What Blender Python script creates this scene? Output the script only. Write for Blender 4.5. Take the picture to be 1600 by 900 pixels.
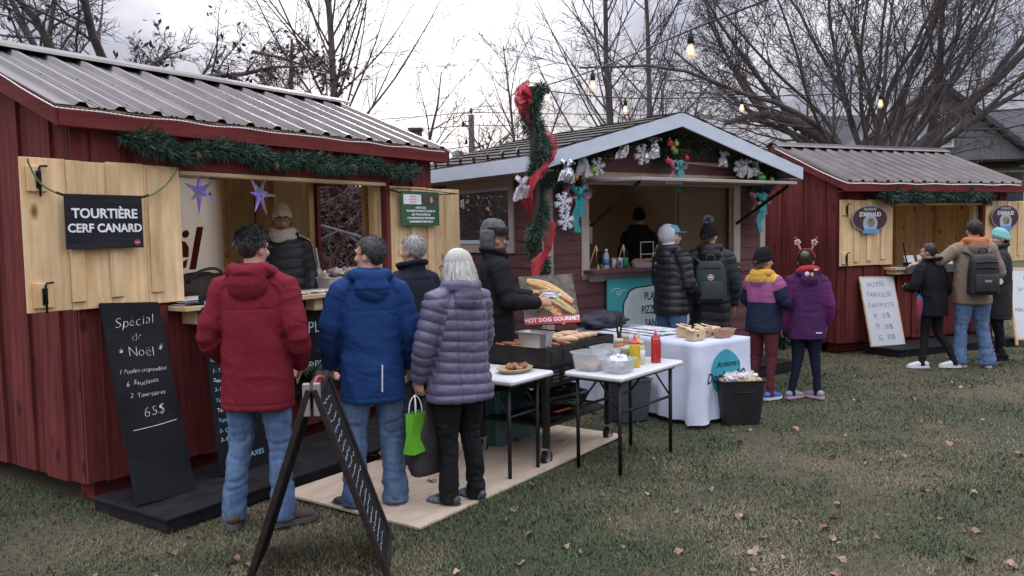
import bpy, bmesh, math, random
import numpy as np
from mathutils import Vector, Matrix
random.seed(7); rng = np.random.default_rng(11)
R = math.radians; pi = math.pi
for o in list(bpy.data.objects): bpy.data.objects.remove(o)
scn = bpy.context.scene
col = scn.collection
# ------------------------------------------------------------------ camera
CAM_H = 1.7
cd = bpy.data.cameras.new('camera'); cam = bpy.data.objects.new('camera', cd); col.objects.link(cam)
cd.sensor_width = 36.0; cd.lens = 28.8; cd.clip_start = 0.05; cd.clip_end = 2000
cam.matrix_world = Matrix.Translation((0, 0, CAM_H)) @ Matrix.Rotation(R(90 - 3.93), 4, 'X') @ Matrix.Rotation(R(-1.0), 4, 'Z')
scn.camera = cam
# ------------------------------------------------------------------ world: overcast late-afternoon sky, low sun behind cloud
SUN_AZ, SUN_EL = -7.0, 11.0      # degrees from +Y towards +X, elevation
sd = Vector((math.sin(R(SUN_AZ)) * math.cos(R(SUN_EL)), math.cos(R(SUN_AZ)) * math.cos(R(SUN_EL)), math.sin(R(SUN_EL))))
wd = bpy.data.worlds.new('World'); scn.world = wd; wd.use_nodes = True
nt = wd.node_tree; nt.nodes.clear()
def wn(t, **k):
    n = nt.nodes.new(t)
    for a, b in k.items(): setattr(n, a, b)
    return n
def wmath(op, a, b=None, clamp=False):
    n = wn('ShaderNodeMath', operation=op, use_clamp=clamp)
    for i, s in enumerate((a, b)):
        if s is None: continue
        if isinstance(s, (int, float)): n.inputs[i].default_value = s
        else: nt.links.new(s, n.inputs[i])
    return n.outputs[0]
tc = wn('ShaderNodeTexCoord')
sky = wn('ShaderNodeTexSky', sky_type='NISHITA', sun_disc=False, sun_elevation=R(SUN_EL), sun_rotation=R(SUN_AZ))
mp = wn('ShaderNodeMapping'); mp.inputs['Scale'].default_value = (1.0, 1.0, 2.0); mp.inputs['Location'].default_value = (3.1, 2.2, 1.4)
nt.links.new(tc.outputs['Generated'], mp.inputs['Vector'])
n1 = wn('ShaderNodeTexNoise'); n1.inputs['Scale'].default_value = 3.2; n1.inputs['Detail'].default_value = 6; n1.inputs['Roughness'].default_value = .52
n1.inputs['Distortion'].default_value = .2
nt.links.new(mp.outputs[0], n1.inputs['Vector'])
dp = wn('ShaderNodeVectorMath', operation='DOT_PRODUCT'); dp.inputs[1].default_value = sd
nt.links.new(tc.outputs['Generated'], dp.inputs[0])
dot = wmath('MAXIMUM', dp.outputs['Value'], 0.0)
glow = wmath('ADD', wmath('MULTIPLY', wmath('POWER', dot, 44.0), 2.3), wmath('MULTIPLY', wmath('POWER', dot, 8.0), .7))
# heavy overcast dome: dim at the horizon, brighter overhead
sepd = wn('ShaderNodeSeparateXYZ'); nt.links.new(tc.outputs['Generated'], sepd.inputs[0])
dome = wmath('ADD', wmath('MULTIPLY', wmath('MAXIMUM', sepd.outputs['Z'], 0.0), 12.0), 1.0)
ramp = wn('ShaderNodeValToRGB')
ramp.color_ramp.elements[0].position = .37; ramp.color_ramp.elements[0].color = (.36, .38, .52, 1)
ramp.color_ramp.elements[1].position = .60; ramp.color_ramp.elements[1].color = (1.02, 1.02, 1.09, 1)
nt.links.new(n1.outputs['Fac'], ramp.inputs['Fac'])
def wmix(blend, fac, a, b):
    n = wn('ShaderNodeMix', data_type='RGBA', blend_type=blend)
    for s, key in ((fac, 0), (a, 6), (b, 7)):
        if isinstance(s, (int, float)): n.inputs[key].default_value = s
        elif isinstance(s, tuple): n.inputs[key].default_value = s
        else: nt.links.new(s, n.inputs[key])
    return n.outputs[2]
cl = wn('ShaderNodeVectorMath', operation='SCALE'); nt.links.new(wmath('MULTIPLY', dome, 1.11), cl.inputs['Scale'])
nt.links.new(ramp.outputs['Color'], cl.inputs[0])
gl = wn('ShaderNodeVectorMath', operation='SCALE'); gl.inputs[0].default_value = (1.0, .97, .93); nt.links.new(glow, gl.inputs['Scale'])
both = wn('ShaderNodeVectorMath', operation='ADD'); nt.links.new(cl.outputs[0], both.inputs[0]); nt.links.new(gl.outputs[0], both.inputs[1])
skyc = wmix('MIX', .98, sky.outputs['Color'], both.outputs[0])
bg = wn('ShaderNodeBackground'); bg.inputs['Strength'].default_value = 0.12; nt.links.new(skyc, bg.inputs['Color'])
wo = wn('ShaderNodeOutputWorld'); nt.links.new(bg.outputs[0], wo.inputs['Surface'])
ld = bpy.data.lights.new('sun', 'SUN'); ld.energy = 1.3; ld.angle = R(25); ld.color = (1, .95, .88)
lo = bpy.data.objects.new('sun', ld); col.objects.link(lo); lo.rotation_euler = sd.to_track_quat('Z', 'Y').to_euler()
vs = scn.view_settings
vs.view_transform = 'Standard'; vs.look = 'None'; vs.exposure = 1.0; vs.gamma = 1.0; vs.use_curve_mapping = False
scn.render.engine = 'CYCLES'; scn.render.resolution_x = 1024; scn.render.resolution_y = 576
# ------------------------------------------------------------------ helpers: tagging and building
def tag(o, label=None, cat=None, group=None, kind=None):
    if label: o['label'] = label
    if cat: o['category'] = cat
    if group: o['group'] = group
    if kind: o['kind'] = kind
    return o
def empty(name, loc=(0, 0, 0), rz=0.0, parent=None):
    o = bpy.data.objects.new(name, None); col.objects.link(o); o.location = loc; o.rotation_euler = (0, 0, rz)
    o.empty_display_size = .1; o.parent = parent
    return o
def thing(name, label, cat, loc=(0, 0, 0), rz=0.0, group=None):
    return tag(empty(name, loc, rz), label, cat, group)
def add(name, me, parent=None, loc=(0, 0, 0), rot=(0, 0, 0)):
    o = bpy.data.objects.new(name, me); col.objects.link(o); o.location = loc; o.rotation_euler = rot; o.parent = parent
    return o
def fast_mesh(name, V, Fc, mats=(), mi=None, smooth=False):
    me = bpy.data.meshes.new(name)
    me.from_pydata([tuple(map(float, v)) for v in V] if not isinstance(V, list) else V, [], Fc)
    for m in mats: me.materials.append(m)
    if mi is not None and len(mats) > 1: me.polygons.foreach_set('material_index', mi)
    if smooth: me.polygons.foreach_set('use_smooth', [True] * len(me.polygons))
    me.update()
    return me
def catmull(pts, n):
    """pts: list of tuples (any dimension) -> n samples per span, smooth"""
    P = np.array(pts, float); out = []
    if len(P) < 3:
        for i in range(len(P) - 1):
            for k in range(n): out.append(P[i] + (P[i + 1] - P[i]) * k / n)
        out.append(P[-1]); return np.array(out)
    E_ = np.vstack([2 * P[0] - P[1], P, 2 * P[-1] - P[-2]])
    for i in range(1, len(E_) - 2):
        p0, p1, p2, p3 = E_[i - 1], E_[i], E_[i + 1], E_[i + 2]
        for k in range(n):
            t = k / n
            out.append(.5 * ((2 * p1) + (-p0 + p2) * t + (2 * p0 - 5 * p1 + 4 * p2 - p3) * t * t + (-p0 + 3 * p1 - 3 * p2 + p3) * t ** 3))
    out.append(P[-1]); return np.array(out)
class MB:
    """collects shapes of ONE part"""
    def __init__(s): s.v = []; s.f = []; s.m = []; s.cur = 0; s.X = None
    def _add(s, V, Fc):
        b = len(s.v)
        if s.X is not None: V = [tuple(s.X @ Vector(v)) for v in V]
        s.v.extend([tuple(map(float, v)) for v in V]); s.f.extend([tuple(i + b for i in f) for f in Fc]); s.m.extend([s.cur] * len(Fc)); return s
    def box(s, x0, x1, y0, y1, z0, z1, c=0.0):
        if c <= 0:
            V = [(x0, y0, z0), (x1, y0, z0), (x1, y1, z0), (x0, y1, z0), (x0, y0, z1), (x1, y0, z1), (x1, y1, z1), (x0, y1, z1)]
            return s._add(V, [(3, 2, 1, 0), (4, 5, 6, 7), (0, 1, 5, 4), (1, 2, 6, 5), (2, 3, 7, 6), (3, 0, 4, 7)])
        lo = np.array([x0, y0, z0]); hi = np.array([x1, y1, z1]); V = []; idx = {}
        c = min(c, *(0.45 * (hi - lo)))
        for sx in (0, 1):
            for sy in (0, 1):
                for sz in (0, 1):
                    sg = (sx, sy, sz)
                    for a in range(3):
                        p = np.where(np.array(sg) == 1, hi - c, lo + c); p[a] = hi[a] if sg[a] else lo[a]
                        idx[(sg, a)] = len(V); V.append(tuple(p))
        Fc = []
        for a in range(3):
            b, d = (a + 1) % 3, (a + 2) % 3
            for sa in (0, 1):
                q = []
                for (sb, sd_) in ((0, 0), (1, 0), (1, 1), (0, 1)):
                    sg = [0, 0, 0]; sg[a] = sa; sg[b] = sb; sg[d] = sd_; q.append(idx[(tuple(sg), a)])
                Fc.append(tuple(q) if sa else tuple(q[::-1]))
            for sb in (0, 1):
                for sd_ in (0, 1):
                    s0 = [0, 0, 0]; s1 = [0, 0, 0]; s0[b] = s1[b] = sb; s0[d] = s1[d] = sd_; s1[a] = 1
                    s0, s1 = tuple(s0), tuple(s1)
                    q = (idx[(s0, b)], idx[(s1, b)], idx[(s1, d)], idx[(s0, d)])
                    Fc.append(q if sb == sd_ else q[::-1])
        for sx in (0, 1):
            for sy in (0, 1):
                for sz in (0, 1):
                    q = tuple(idx[((sx, sy, sz), a)] for a in range(3)); Fc.append(q if (sx + sy + sz) % 2 else q[::-1])
        return s._add(V, Fc)
    def bar(s, p, q, w, h, up=(0, 0, 1), c=0.0):
        """box from p to q with section w x h"""
        p = Vector(p); q = Vector(q); d = (q - p); L = d.length; d.normalize()
        u = Vector(up); x = d.cross(u)
        if x.length < 1e-4: x = d.cross(Vector((1, 0, 0)))
        x.normalize(); z = x.cross(d)
        M_ = Matrix(((x.x, d.x, z.x, p.x), (x.y, d.y, z.y, p.y), (x.z, d.z, z.z, p.z), (0, 0, 0, 1)))
        old = s.X; s.X = M_ if old is None else old @ M_
        s.box(-w / 2, w / 2, 0, L, -h / 2, h / 2, c); s.X = old; return s
    def prism(s, poly, d, axis='y', t0=0.0):
        """extrude closed 2-D polygon (a,b) by t0..t0+d along axis"""
        n = len(poly); V = []
        for t in (t0, t0 + d):
            for a, b in poly: V.append({'y': (a, t, b), 'x': (t, a, b), 'z': (a, b, t)}[axis])
        Fc = [tuple(range(n)), tuple(range(2 * n - 1, n - 1, -1))] + [(i, i + n, (i + 1) % n + n, (i + 1) % n) for i in range(n)]
        return s._add(V, Fc)
    def tube(s, pts, r, n=8, cap=True, sub=0, ry=None, up=None):
        P = np.array(pts, float); rr = np.array(r if hasattr(r, '__len__') else [r] * len(P), float)
        if rr.ndim == 1: rr = np.stack([rr, rr if ry is None else np.array(ry if hasattr(ry, '__len__') else [ry] * len(P), float)], 1)
        if sub:
            Q = catmull(np.hstack([P, rr]), sub); P = Q[:, :3]; rr = np.maximum(Q[:, 3:], 1e-4)
        T = np.gradient(P, axis=0); T /= (np.linalg.norm(T, axis=1, keepdims=True) + 1e-9)
        a = np.array(up, float) if up is not None else (np.array([0, 0, 1.]) if abs(T[0][2]) < .9 else np.array([1., 0, 0]))
        V = []; ang = np.arange(n) * 2 * pi / n
        for i in range(len(P)):
            x = a - T[i] * np.dot(a, T[i]); x /= (np.linalg.norm(x) + 1e-9); a = x; y = np.cross(T[i], x)
            V.extend(list(P[i] + np.outer(np.cos(ang) * rr[i, 0], x) + np.outer(np.sin(ang) * rr[i, 1], y)))
        Fc = []
        for i in range(len(P) - 1):
            for k in range(n):
                k2 = (k + 1) % n; Fc.append((i * n + k, i * n + k2, (i + 1) * n + k2, (i + 1) * n + k))
        if cap: Fc.append(tuple(range(n - 1, -1, -1))); Fc.append(tuple(range((len(P) - 1) * n, len(P) * n)))
        return s._add(V, Fc)
    def rings(s, rs, n=20, sub=0, e=1.0):
        """rs: (z, rx, ry, cx, cy): horizontal elliptic rings, closed"""
        Q = np.array([tuple(r) + (0,) * (5 - len(r)) for r in rs], float)
        if sub: Q = catmull(Q, sub); Q[:, 1:3] = np.maximum(Q[:, 1:3], 1e-3)
        ang = np.arange(n) * 2 * pi / n; V = []; cx = np.sign(np.cos(ang)) * abs(np.cos(ang)) ** e; sy = np.sign(np.sin(ang)) * abs(np.sin(ang)) ** e
        for z, rx, ry, x, y in Q: V.extend([(x + a * rx, y + b * ry, z) for a, b in zip(cx, sy)])
        Fc = []
        for i in range(len(Q) - 1):
            for k in range(n):
                k2 = (k + 1) % n; Fc.append((i * n + k, i * n + k2, (i + 1) * n + k2, (i + 1) * n + k))
        Fc.append(tuple(range(n - 1, -1, -1))); Fc.append(tuple(range((len(Q) - 1) * n, len(Q) * n)))
        return s._add(V, Fc)
    def ball(s, c, r, n=14, m=9):
        if not hasattr(r, '__len__'): r = (r, r, r)
        V = []; Fc = []
        for i in range(m + 1):
            th = pi * i / m
            for k in range(n):
                ph = 2 * pi * k / n; V.append((c[0] + r[0] * math.sin(th) * math.cos(ph), c[1] + r[1] * math.sin(th) * math.sin(ph), c[2] + r[2] * math.cos(th)))
        for i in range(m):
            for k in range(n):
                k2 = (k + 1) % n
                if i == 0: Fc.append((k, n + k, n + k2))
                elif i == m - 1: Fc.append((i * n + k, (i + 1) * n + k, i * n + k2))
                else: Fc.append((i * n + k, (i + 1) * n + k, (i + 1) * n + k2, i * n + k2))
        return s._add(V, Fc)
    def grid(s, fn, nu, nv):
        V = [fn(i / nu, j / nv) for j in range(nv + 1) for i in range(nu + 1)]
        Fc = [(j * (nu + 1) + i, j * (nu + 1) + i + 1, (j + 1) * (nu + 1) + i + 1, (j + 1) * (nu + 1) + i) for j in range(nv) for i in range(nu)]
        return s._add(V, Fc)
    def mesh(s, name, mats, smooth=False):
        if not isinstance(mats, (list, tuple)): mats = [mats]
        return fast_mesh(name, s.v, s.f, mats, s.m, smooth)
    def build(s, name, mats, parent=None, smooth=False, loc=(0, 0, 0), rot=(0, 0, 0)):
        return add(name, s.mesh(name, mats, smooth), parent, loc, rot)
# a scratch scene in which modifiers and text are evaluated, removed at the end
TS = bpy.data.scenes.new('scratch')
def baked(o):
    TS.collection.objects.link(o)
    vl = TS.view_layers[0]; vl.update(); dg = vl.depsgraph
    me = bpy.data.meshes.new_from_object(o.evaluated_get(dg))
    return me
# ------------------------------------------------------------------ procedural materials
MATS = {}
def mat(name, c, rough=.7, c2=None, sc=6.0, stretch=(1, 1, 1), bump=0.0, bsc=None, metal=0.0, vary=0.0, spec=.5, amt=1.0, emit=None, alpha=1.0, trans=0.0, sheen=0.0, coat=0.0, detail=5, lo=.35, hi=.65, island=0.0):
    """Principled with noise between c and c2, optional bump and a per-object brightness change"""
    if name in MATS: return MATS[name]
    m = bpy.data.materials.new(name); m.use_nodes = True; t = m.node_tree; N = t.nodes; L = t.links
    b = N['Principled BSDF']; MATS[name] = m
    b.inputs['Roughness'].default_value = rough; b.inputs['Metallic'].default_value = metal; b.inputs['Specular IOR Level'].default_value = spec
    if sheen: b.inputs['Sheen Weight'].default_value = sheen
    if coat: b.inputs['Coat Weight'].default_value = coat; b.inputs['Coat Roughness'].default_value = .15
    if trans: b.inputs['Transmission Weight'].default_value = trans
    if alpha < 1: b.inputs['Alpha'].default_value = alpha
    tcn = N.new('ShaderNodeTexCoord'); mpn = N.new('ShaderNodeMapping'); L.new(tcn.outputs['Object'], mpn.inputs['Vector'])
    mpn.inputs['Scale'].default_value = stretch
    oi = N.new('ShaderNodeObjectInfo'); cmb = N.new('ShaderNodeCombineXYZ'); mul = N.new('ShaderNodeMath'); mul.operation = 'MULTIPLY'; mul.inputs[1].default_value = 37.0
    L.new(oi.outputs['Random'], mul.inputs[0])
    for i in range(3): L.new(mul.outputs[0], cmb.inputs[i])
    L.new(cmb.outputs[0], mpn.inputs['Location'])
    ns = N.new('ShaderNodeTexNoise'); ns.inputs['Scale'].default_value = sc; ns.inputs['Detail'].default_value = detail; ns.inputs['Roughness'].default_value = .6
    L.new(mpn.outputs[0], ns.inputs['Vector'])
    rp = N.new('ShaderNodeValToRGB'); L.new(ns.outputs['Fac'], rp.inputs['Fac'])
    c2 = c2 or tuple(min(1, x * 1.25) for x in c)
    rp.color_ramp.elements[0].position = lo; rp.color_ramp.elements[0].color = (*c, 1); rp.color_ramp.elements[1].position = hi; rp.color_ramp.elements[1].color = (*c2, 1)
    out = rp.outputs['Color']
    if vary:
        mr = N.new('ShaderNodeMapRange'); L.new(oi.outputs['Random'], mr.inputs['Value']); mr.inputs['To Min'].default_value = 1 - vary; mr.inputs['To Max'].default_value = 1 + vary
        vm = N.new('ShaderNodeVectorMath'); vm.operation = 'SCALE'; L.new(out, vm.inputs[0]); L.new(mr.outputs[0], vm.inputs['Scale']); out = vm.outputs[0]
    if island:
        ge = N.new('ShaderNodeNewGeometry'); mr = N.new('ShaderNodeMapRange'); L.new(ge.outputs['Random Per Island'], mr.inputs['Value']); mr.inputs['To Min'].default_value = 1 - island; mr.inputs['To Max'].default_value = 1 + island
        vm = N.new('ShaderNodeVectorMath'); vm.operation = 'SCALE'; L.new(out, vm.inputs[0]); L.new(mr.outputs[0], vm.inputs['Scale']); out = vm.outputs[0]
    L.new(out, b.inputs['Base Color'])
    if bump:
        bn = N.new('ShaderNodeTexNoise'); bn.inputs['Scale'].default_value = bsc or sc; bn.inputs['Detail'].default_value = 4; L.new(mpn.outputs[0], bn.inputs['Vector'])
        bp = N.new('ShaderNodeBump'); bp.inputs['Strength'].default_value = bump; bp.inputs['Distance'].default_value = .01
        L.new(bn.outputs['Fac'], bp.inputs['Height']); L.new(bp.outputs[0], b.inputs['Normal'])
    if emit: b.inputs['Emission Color'].default_value = (*emit[:3], 1); b.inputs['Emission Strength'].default_value = emit[3]
    return m
def wood(name, c, c2, knot, axis=2, vary=.08, knots=True, rough=.65):
    """planed boards: long grain along one local axis, knots, per-plank tint"""
    if name in MATS: return MATS[name]
    st = [9., 9., 9.]; st[axis] = .55
    m = mat(name, c, max(rough, .75), c2, 2.6, tuple(st), bump=.18, bsc=5.0, vary=vary, detail=8, spec=.18)
    t = m.node_tree; N = t.nodes; L = t.links; b = N['Principled BSDF']
    src = b.inputs['Base Color'].links[0].from_socket
    # weathering: broad uneven stain over the boards
    tc0 = [n for n in N if n.type == 'TEX_COORD'][0]; mp0 = [n for n in N if n.type == 'MAPPING'][0]; w1 = N.new('ShaderNodeTexNoise'); w1.inputs['Scale'].default_value = 3.4; w1.inputs['Detail'].default_value = 7; w1.inputs['Roughness'].default_value = .65
    wm = N.new('ShaderNodeMapping'); L.new(tc0.outputs['Object'], wm.inputs['Vector']); L.new(mp0.inputs['Location'].links[0].from_socket, wm.inputs['Location']); sx = [1.6, 1.6, 1.6]; sx[axis] = .7; wm.inputs['Scale'].default_value = sx; L.new(wm.outputs[0], w1.inputs['Vector'])
    wr_ = N.new('ShaderNodeMapRange'); wr_.inputs['From Min'].default_value = .35; wr_.inputs['From Max'].default_value = .68; wr_.inputs['To Min'].default_value = 1.1; wr_.inputs['To Max'].default_value = .8; L.new(w1.outputs['Fac'], wr_.inputs['Value'])
    wv = N.new('ShaderNodeVectorMath'); wv.operation = 'SCALE'; L.new(src, wv.inputs[0]); L.new(wr_.outputs[0], wv.inputs['Scale']); src = wv.outputs[0]; L.new(src, b.inputs['Base Color'])
    if knots:
        mpn = [n for n in N if n.type == 'MAPPING'][0]; tcn = [n for n in N if n.type == 'TEX_COORD'][0]
        m2 = N.new('ShaderNodeMapping'); s2 = [1.6, 1.6, 1.6]; s2[axis] = .8; m2.inputs['Scale'].default_value = [x * 2.3 for x in s2]
        L.new(tcn.outputs['Object'], m2.inputs['Vector'])
        L.new(mpn.inputs['Location'].links[0].from_socket, m2.inputs['Location'])
        vo = N.new('ShaderNodeTexVoronoi'); vo.inputs['Scale'].default_value = 1.25; L.new(m2.outputs[0], vo.inputs['Vector'])
        rp = N.new('ShaderNodeValToRGB'); L.new(vo.outputs['Distance'], rp.inputs['Fac'])
        rp.color_ramp.elements[0].position = .06; rp.color_ramp.elements[0].color = (1, 1, 1, 1); rp.color_ramp.elements[1].position = .15; rp.color_ramp.elements[1].color = (0, 0, 0, 1)
        mx = N.new('ShaderNodeMix'); mx.data_type = 'RGBA'; L.new(rp.outputs['Color'], mx.inputs[0]); L.new(src, mx.inputs[6]); mx.inputs[7].default_value = (*knot, 1)
        L.new(mx.outputs[2], b.inputs['Base Color'])
    return m
RED = wood('red_stain', (.100, .021, .021), (.188, .042, .038), (.055, .013, .013), 2, vary=.18, rough=.6)
REDH = wood('red_stain_horizontal', (.15, .028, .028), (.215, .042, .04), (.08, .015, .015), 0, vary=.1, rough=.6)
REDY = wood('red_stain_side', (.13, .026, .026), (.20, .04, .037), (.07, .013, .013), 1, vary=.1, rough=.6)
PINE = wood('pine', (.73, .48, .235), (.85, .65, .385), (.26, .12, .05), 2, vary=.1)
PINEH = wood('pine_horizontal', (.62, .44, .235), (.74, .57, .35), (.26, .12, .05), 0, vary=.08)
PINEI = wood('pine_interior', (.60, .40, .20), (.72, .52, .30), (.2, .1, .045), 2, vary=.14)
BOARDI = wood('pale_lining', (.60, .49, .34), (.68, .57, .42), (.4, .3, .2), 2, vary=.05, knots=False)
METAL = mat('roof_metal', (.110, .096, .090), .28, (.155, .137, .130), 3, (1, 1, 1), bump=.04, bsc=5, metal=.92, spec=.5)
DARKTRIM = mat('roof_underlay', (.035, .025, .03), .8)
BLACKM = mat('black_metal', (.009, .009, .010), .5, (.02, .02, .021), 20, bump=.05, metal=.3)
BLACKP = mat('black_paint', (.010, .010, .012), .75, (.022, .022, .025), 5, (1, 1, 1), bump=.25, bsc=18, spec=.2)
CHALK = mat('chalkboard', (.009, .010, .012), .85, (.018, .019, .022), 3, bump=.05, bsc=40, spec=.15)
WHITEB = mat('whiteboard', (.66, .70, .74), .35, (.72, .75, .78), 3)
CHALKW = mat('chalk_white', (.72, .74, .76), .9, (.55, .57, .6), 60)
CHALKB = mat('chalk_blue', (.22, .48, .66), .9)
MARK = mat('marker_grey', (.22, .24, .27), .7)
PWHITE = mat('white_plastic', (.72, .74, .76), .38, (.66, .68, .70), 4)
STEEL = mat('steel', (.55, .55, .55), .3, (.62, .62, .62), 14, metal=.95)
ROPE = mat('green_rope', (.13, .19, .07), .9, (.2, .26, .11), 80, bump=.4, bsc=150)
LED = mat('rope_light_tube', (.78, .77, .82), .3, (.8, .8, .86), 60, emit=(.9, .92, 1, .03))
TRIM = mat('beige_trim', (.42, .355, .315), .6, (.5, .43, .385), 4, (2, 2, .6), bump=.08, bsc=30, vary=.05)
SIDING = wood('maroon_lap', (.125, .056, .060), (.175, .083, .086), (.1, .04, .04), 0, vary=.1, knots=False, rough=.55)
SIDINGY = wood('maroon_lap_side', (.118, .054, .057), (.165, .079, .081), (.1, .04, .04), 1, vary=.1, knots=False, rough=.55)
FASCIA = mat('pale_blue_fascia', (.56, .64, .74), .5, (.63, .70, .79), 4, (1, 1, 3), bump=.05, vary=.03)
SHINGLE = mat('asphalt_shingle', (.075, .07, .065), .95, (.14, .13, .12), 40, bump=.6, bsc=90)
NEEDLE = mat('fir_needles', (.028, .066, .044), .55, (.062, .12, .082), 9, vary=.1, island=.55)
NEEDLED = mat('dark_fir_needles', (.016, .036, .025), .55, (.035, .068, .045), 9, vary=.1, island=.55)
def vnoise(P, seed=0):
    """vectorised value noise, P (n,3) -> [-1,1]"""
    I = np.floor(P).astype(np.int64); Fq = P - I; Fq = Fq * Fq * (3 - 2 * Fq)
    def h(i, j, k):
        n = (i * 374761393 + j * 668265263 + k * 2147483647 + seed * 1274126177) & 0xffffffff
        n = ((n ^ (n >> 13)) * 1274126177) & 0xffffffff
        return ((n ^ (n >> 16)) & 0xffff) / 32767.5 - 1.0
    r = 0
    for a in (0, 1):
        for b in (0, 1):
            for c in (0, 1):
                w = (Fq[:, 0] if a else 1 - Fq[:, 0]) * (Fq[:, 1] if b else 1 - Fq[:, 1]) * (Fq[:, 2] if c else 1 - Fq[:, 2])
                r = r + w * h(I[:, 0] + a, I[:, 1] + b, I[:, 2] + c)
    return r
def text(body, size, m, parent, loc, rot, name='lettering', align='CENTER', extrude=.0012, offset=0.0, shear=0.0, sx=1.0, spacing=1.0, line=1.0, wob=0.0):
    cu = bpy.data.curves.new(name, 'FONT'); cu.body = body; cu.size = size; cu.align_x = align; cu.align_y = 'CENTER'
    cu.extrude = extrude; cu.offset = offset; cu.shear = shear; cu.space_character = spacing; cu.space_line = line; cu.resolution_u = 3
    t_ = bpy.data.objects.new(name, cu); me = baked(t_)
    bpy.data.objects.remove(t_); bpy.data.curves.remove(cu)
    me.materials.clear(); me.materials.append(m); me.name = name
    if wob:      # unsteady hand: letters wander a little
        P = np.zeros(len(me.vertices) * 3); me.vertices.foreach_get('co', P); P = P.reshape(-1, 3); Q = P / size; sd0 = len(body) * 7 + ord(body[0])
        P[:, 0] += wob * size * (.10 * vnoise(Q * np.array([1.3, 1.3, 0]), sd0) + .03 * vnoise(Q * np.array([4, 4, 0]), sd0 + 1)); P[:, 1] += wob * size * (.16 * vnoise(Q * np.array([.9, .4, 0]) + 5, sd0 + 2) + .04 * vnoise(Q * np.array([4, 4, 0]), sd0 + 3)); me.vertices.foreach_set('co', P.ravel()); me.update()
    o = add(name, me, parent, loc, rot); o.scale = (sx, 1, 1)
    return o
class Frame:
    """a stall's own axes: x along the front, y into the stall"""
    def __init__(s, o, ang): s.o = Vector((o[0], o[1], 0)); s.rz = R(90 - ang); s.m = Matrix.Rotation(s.rz, 3, 'Z')
    def w(s, x, y, z=0.0): return s.o + s.m @ Vector((x, y, z))
F1 = Frame((-2.704, 5.094), 33.6); F2 = Frame((.383, 8.6), 55.5); F3 = Frame((4.328, 10.859), 66.0)
# ------------------------------------------------------------------ ground
def ground_material():
    m = bpy.data.materials.new('lawn_soil'); m.use_nodes = True; t = m.node_tree; N = t.nodes; L = t.links; b = N['Principled BSDF']
    tcn = N.new('ShaderNodeTexCoord')
    def nz(sc, det=6, ro=.6):
        n = N.new('ShaderNodeTexNoise'); n.inputs['Scale'].default_value = sc; n.inputs['Detail'].default_value = det; n.inputs['Roughness'].default_value = ro
        L.new(tcn.outputs['Object'], n.inputs['Vector']); return n.outputs['Fac']
    def rp(fac, stops):
        r = N.new('ShaderNodeValToRGB'); L.new(fac, r.inputs['Fac'])
        while len(r.color_ramp.elements) < len(stops): r.color_ramp.elements.new(.5)
        for e, (p, c) in zip(r.color_ramp.elements, stops): e.position = p; e.color = (*c, 1)
        return r.outputs['Color']
    big = rp(nz(.55, 5), [(.36, (.058, .066, .034)), (.5, (.095, .084, .050)), (.64, (.145, .118, .074))])
    fine = rp(nz(38, 8, .75), [(.3, (.45, .45, .45)), (.7, (1.45, 1.42, 1.35))])
    mx = N.new('ShaderNodeMix'); mx.data_type = 'RGBA'; mx.blend_type = 'MULTIPLY'; mx.inputs[0].default_value = 1
    L.new(big, mx.inputs[6]); L.new(fine, mx.inputs[7]); L.new(mx.outputs[2], b.inputs['Base Color']); b.inputs['Roughness'].default_value = .95
    bp = N.new('ShaderNodeBump'); bp.inputs['Strength'].default_value = .9; bp.inputs['Distance'].default_value = .03; L.new(nz(55, 6, .7), bp.inputs['Height']); L.new(bp.outputs[0], b.inputs['Normal'])
    return m
GROUND = ground_material()
g = MB()
xs = np.concatenate([[-900, -300, -90, -40], np.linspace(-16, 22, 77), [45, 100, 300, 900]]); ys = np.concatenate([[-300, -60, -15], np.linspace(-4, 26, 61), [45, 90, 250, 900]])
GX, GY = np.meshgrid(xs, ys); GP = np.stack([GX.ravel(), GY.ravel(), np.zeros(GX.size)], 1)
def lawn_z(P):
    P = np.atleast_2d(P); return .012 * vnoise(P * .9, 3) + .008 * vnoise(P * 2.3, 4) - .012
GP[:, 2] = np.where((abs(GP[:, 0] - 3) < 19.1) & (abs(GP[:, 1] - 11) < 15.1), lawn_z(GP), -.03)
nx = len(xs); Fc = [(j * nx + i, j * nx + i + 1, (j + 1) * nx + i + 1, (j + 1) * nx + i) for j in range(len(ys) - 1) for i in range(nx - 1)]
tag(add('ground', fast_mesh('ground', GP, Fc, [GROUND], None, True)), kind='structure')
# ------------------------------------------------------------------ boards
BCACHE = {}
def boxmesh(name, dx, dy, dz, m, c=.003):
    k = (name, round(dx, 3), round(dy, 3), round(dz, 3), m.name)
    if k not in BCACHE: BCACHE[k] = MB().box(0, dx, 0, dy, 0, dz, c).mesh(name, m)
    return BCACHE[k]
def board(parent, name, x0, x1, y0, y1, z0, z1, m, rot=(0, 0, 0), c=.003):
    return add(name, boxmesh(name, x1 - x0, y1 - y0, z1 - z0, m, c), parent, (x0, y0, z0), rot)
def gable_board(parent, name, x0, x1, y0, y1, z0, top, m):
    """board standing in a side wall; its head follows top(y)"""
    ymid = [y0, y1] if not (y0 < top.ridge < y1) else [y0, top.ridge, y1]
    poly = [(y0, z0), (y1, z0)] + [(y, top(y)) for y in reversed(ymid)]
    b = MB().prism([(a - y0, b_ - z0) for a, b_ in poly], x1 - x0, 'x')
    return add(name, b.mesh(name, m), parent, (x0, y0, z0))
class Slope:
    def __init__(s, y0, z0, yr, zr): s.ridge = yr; s.k = (zr - z0) / (yr - y0); s.zr = zr
    def __call__(s, y): return s.zr - abs(y - s.ridge) * s.k
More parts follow.
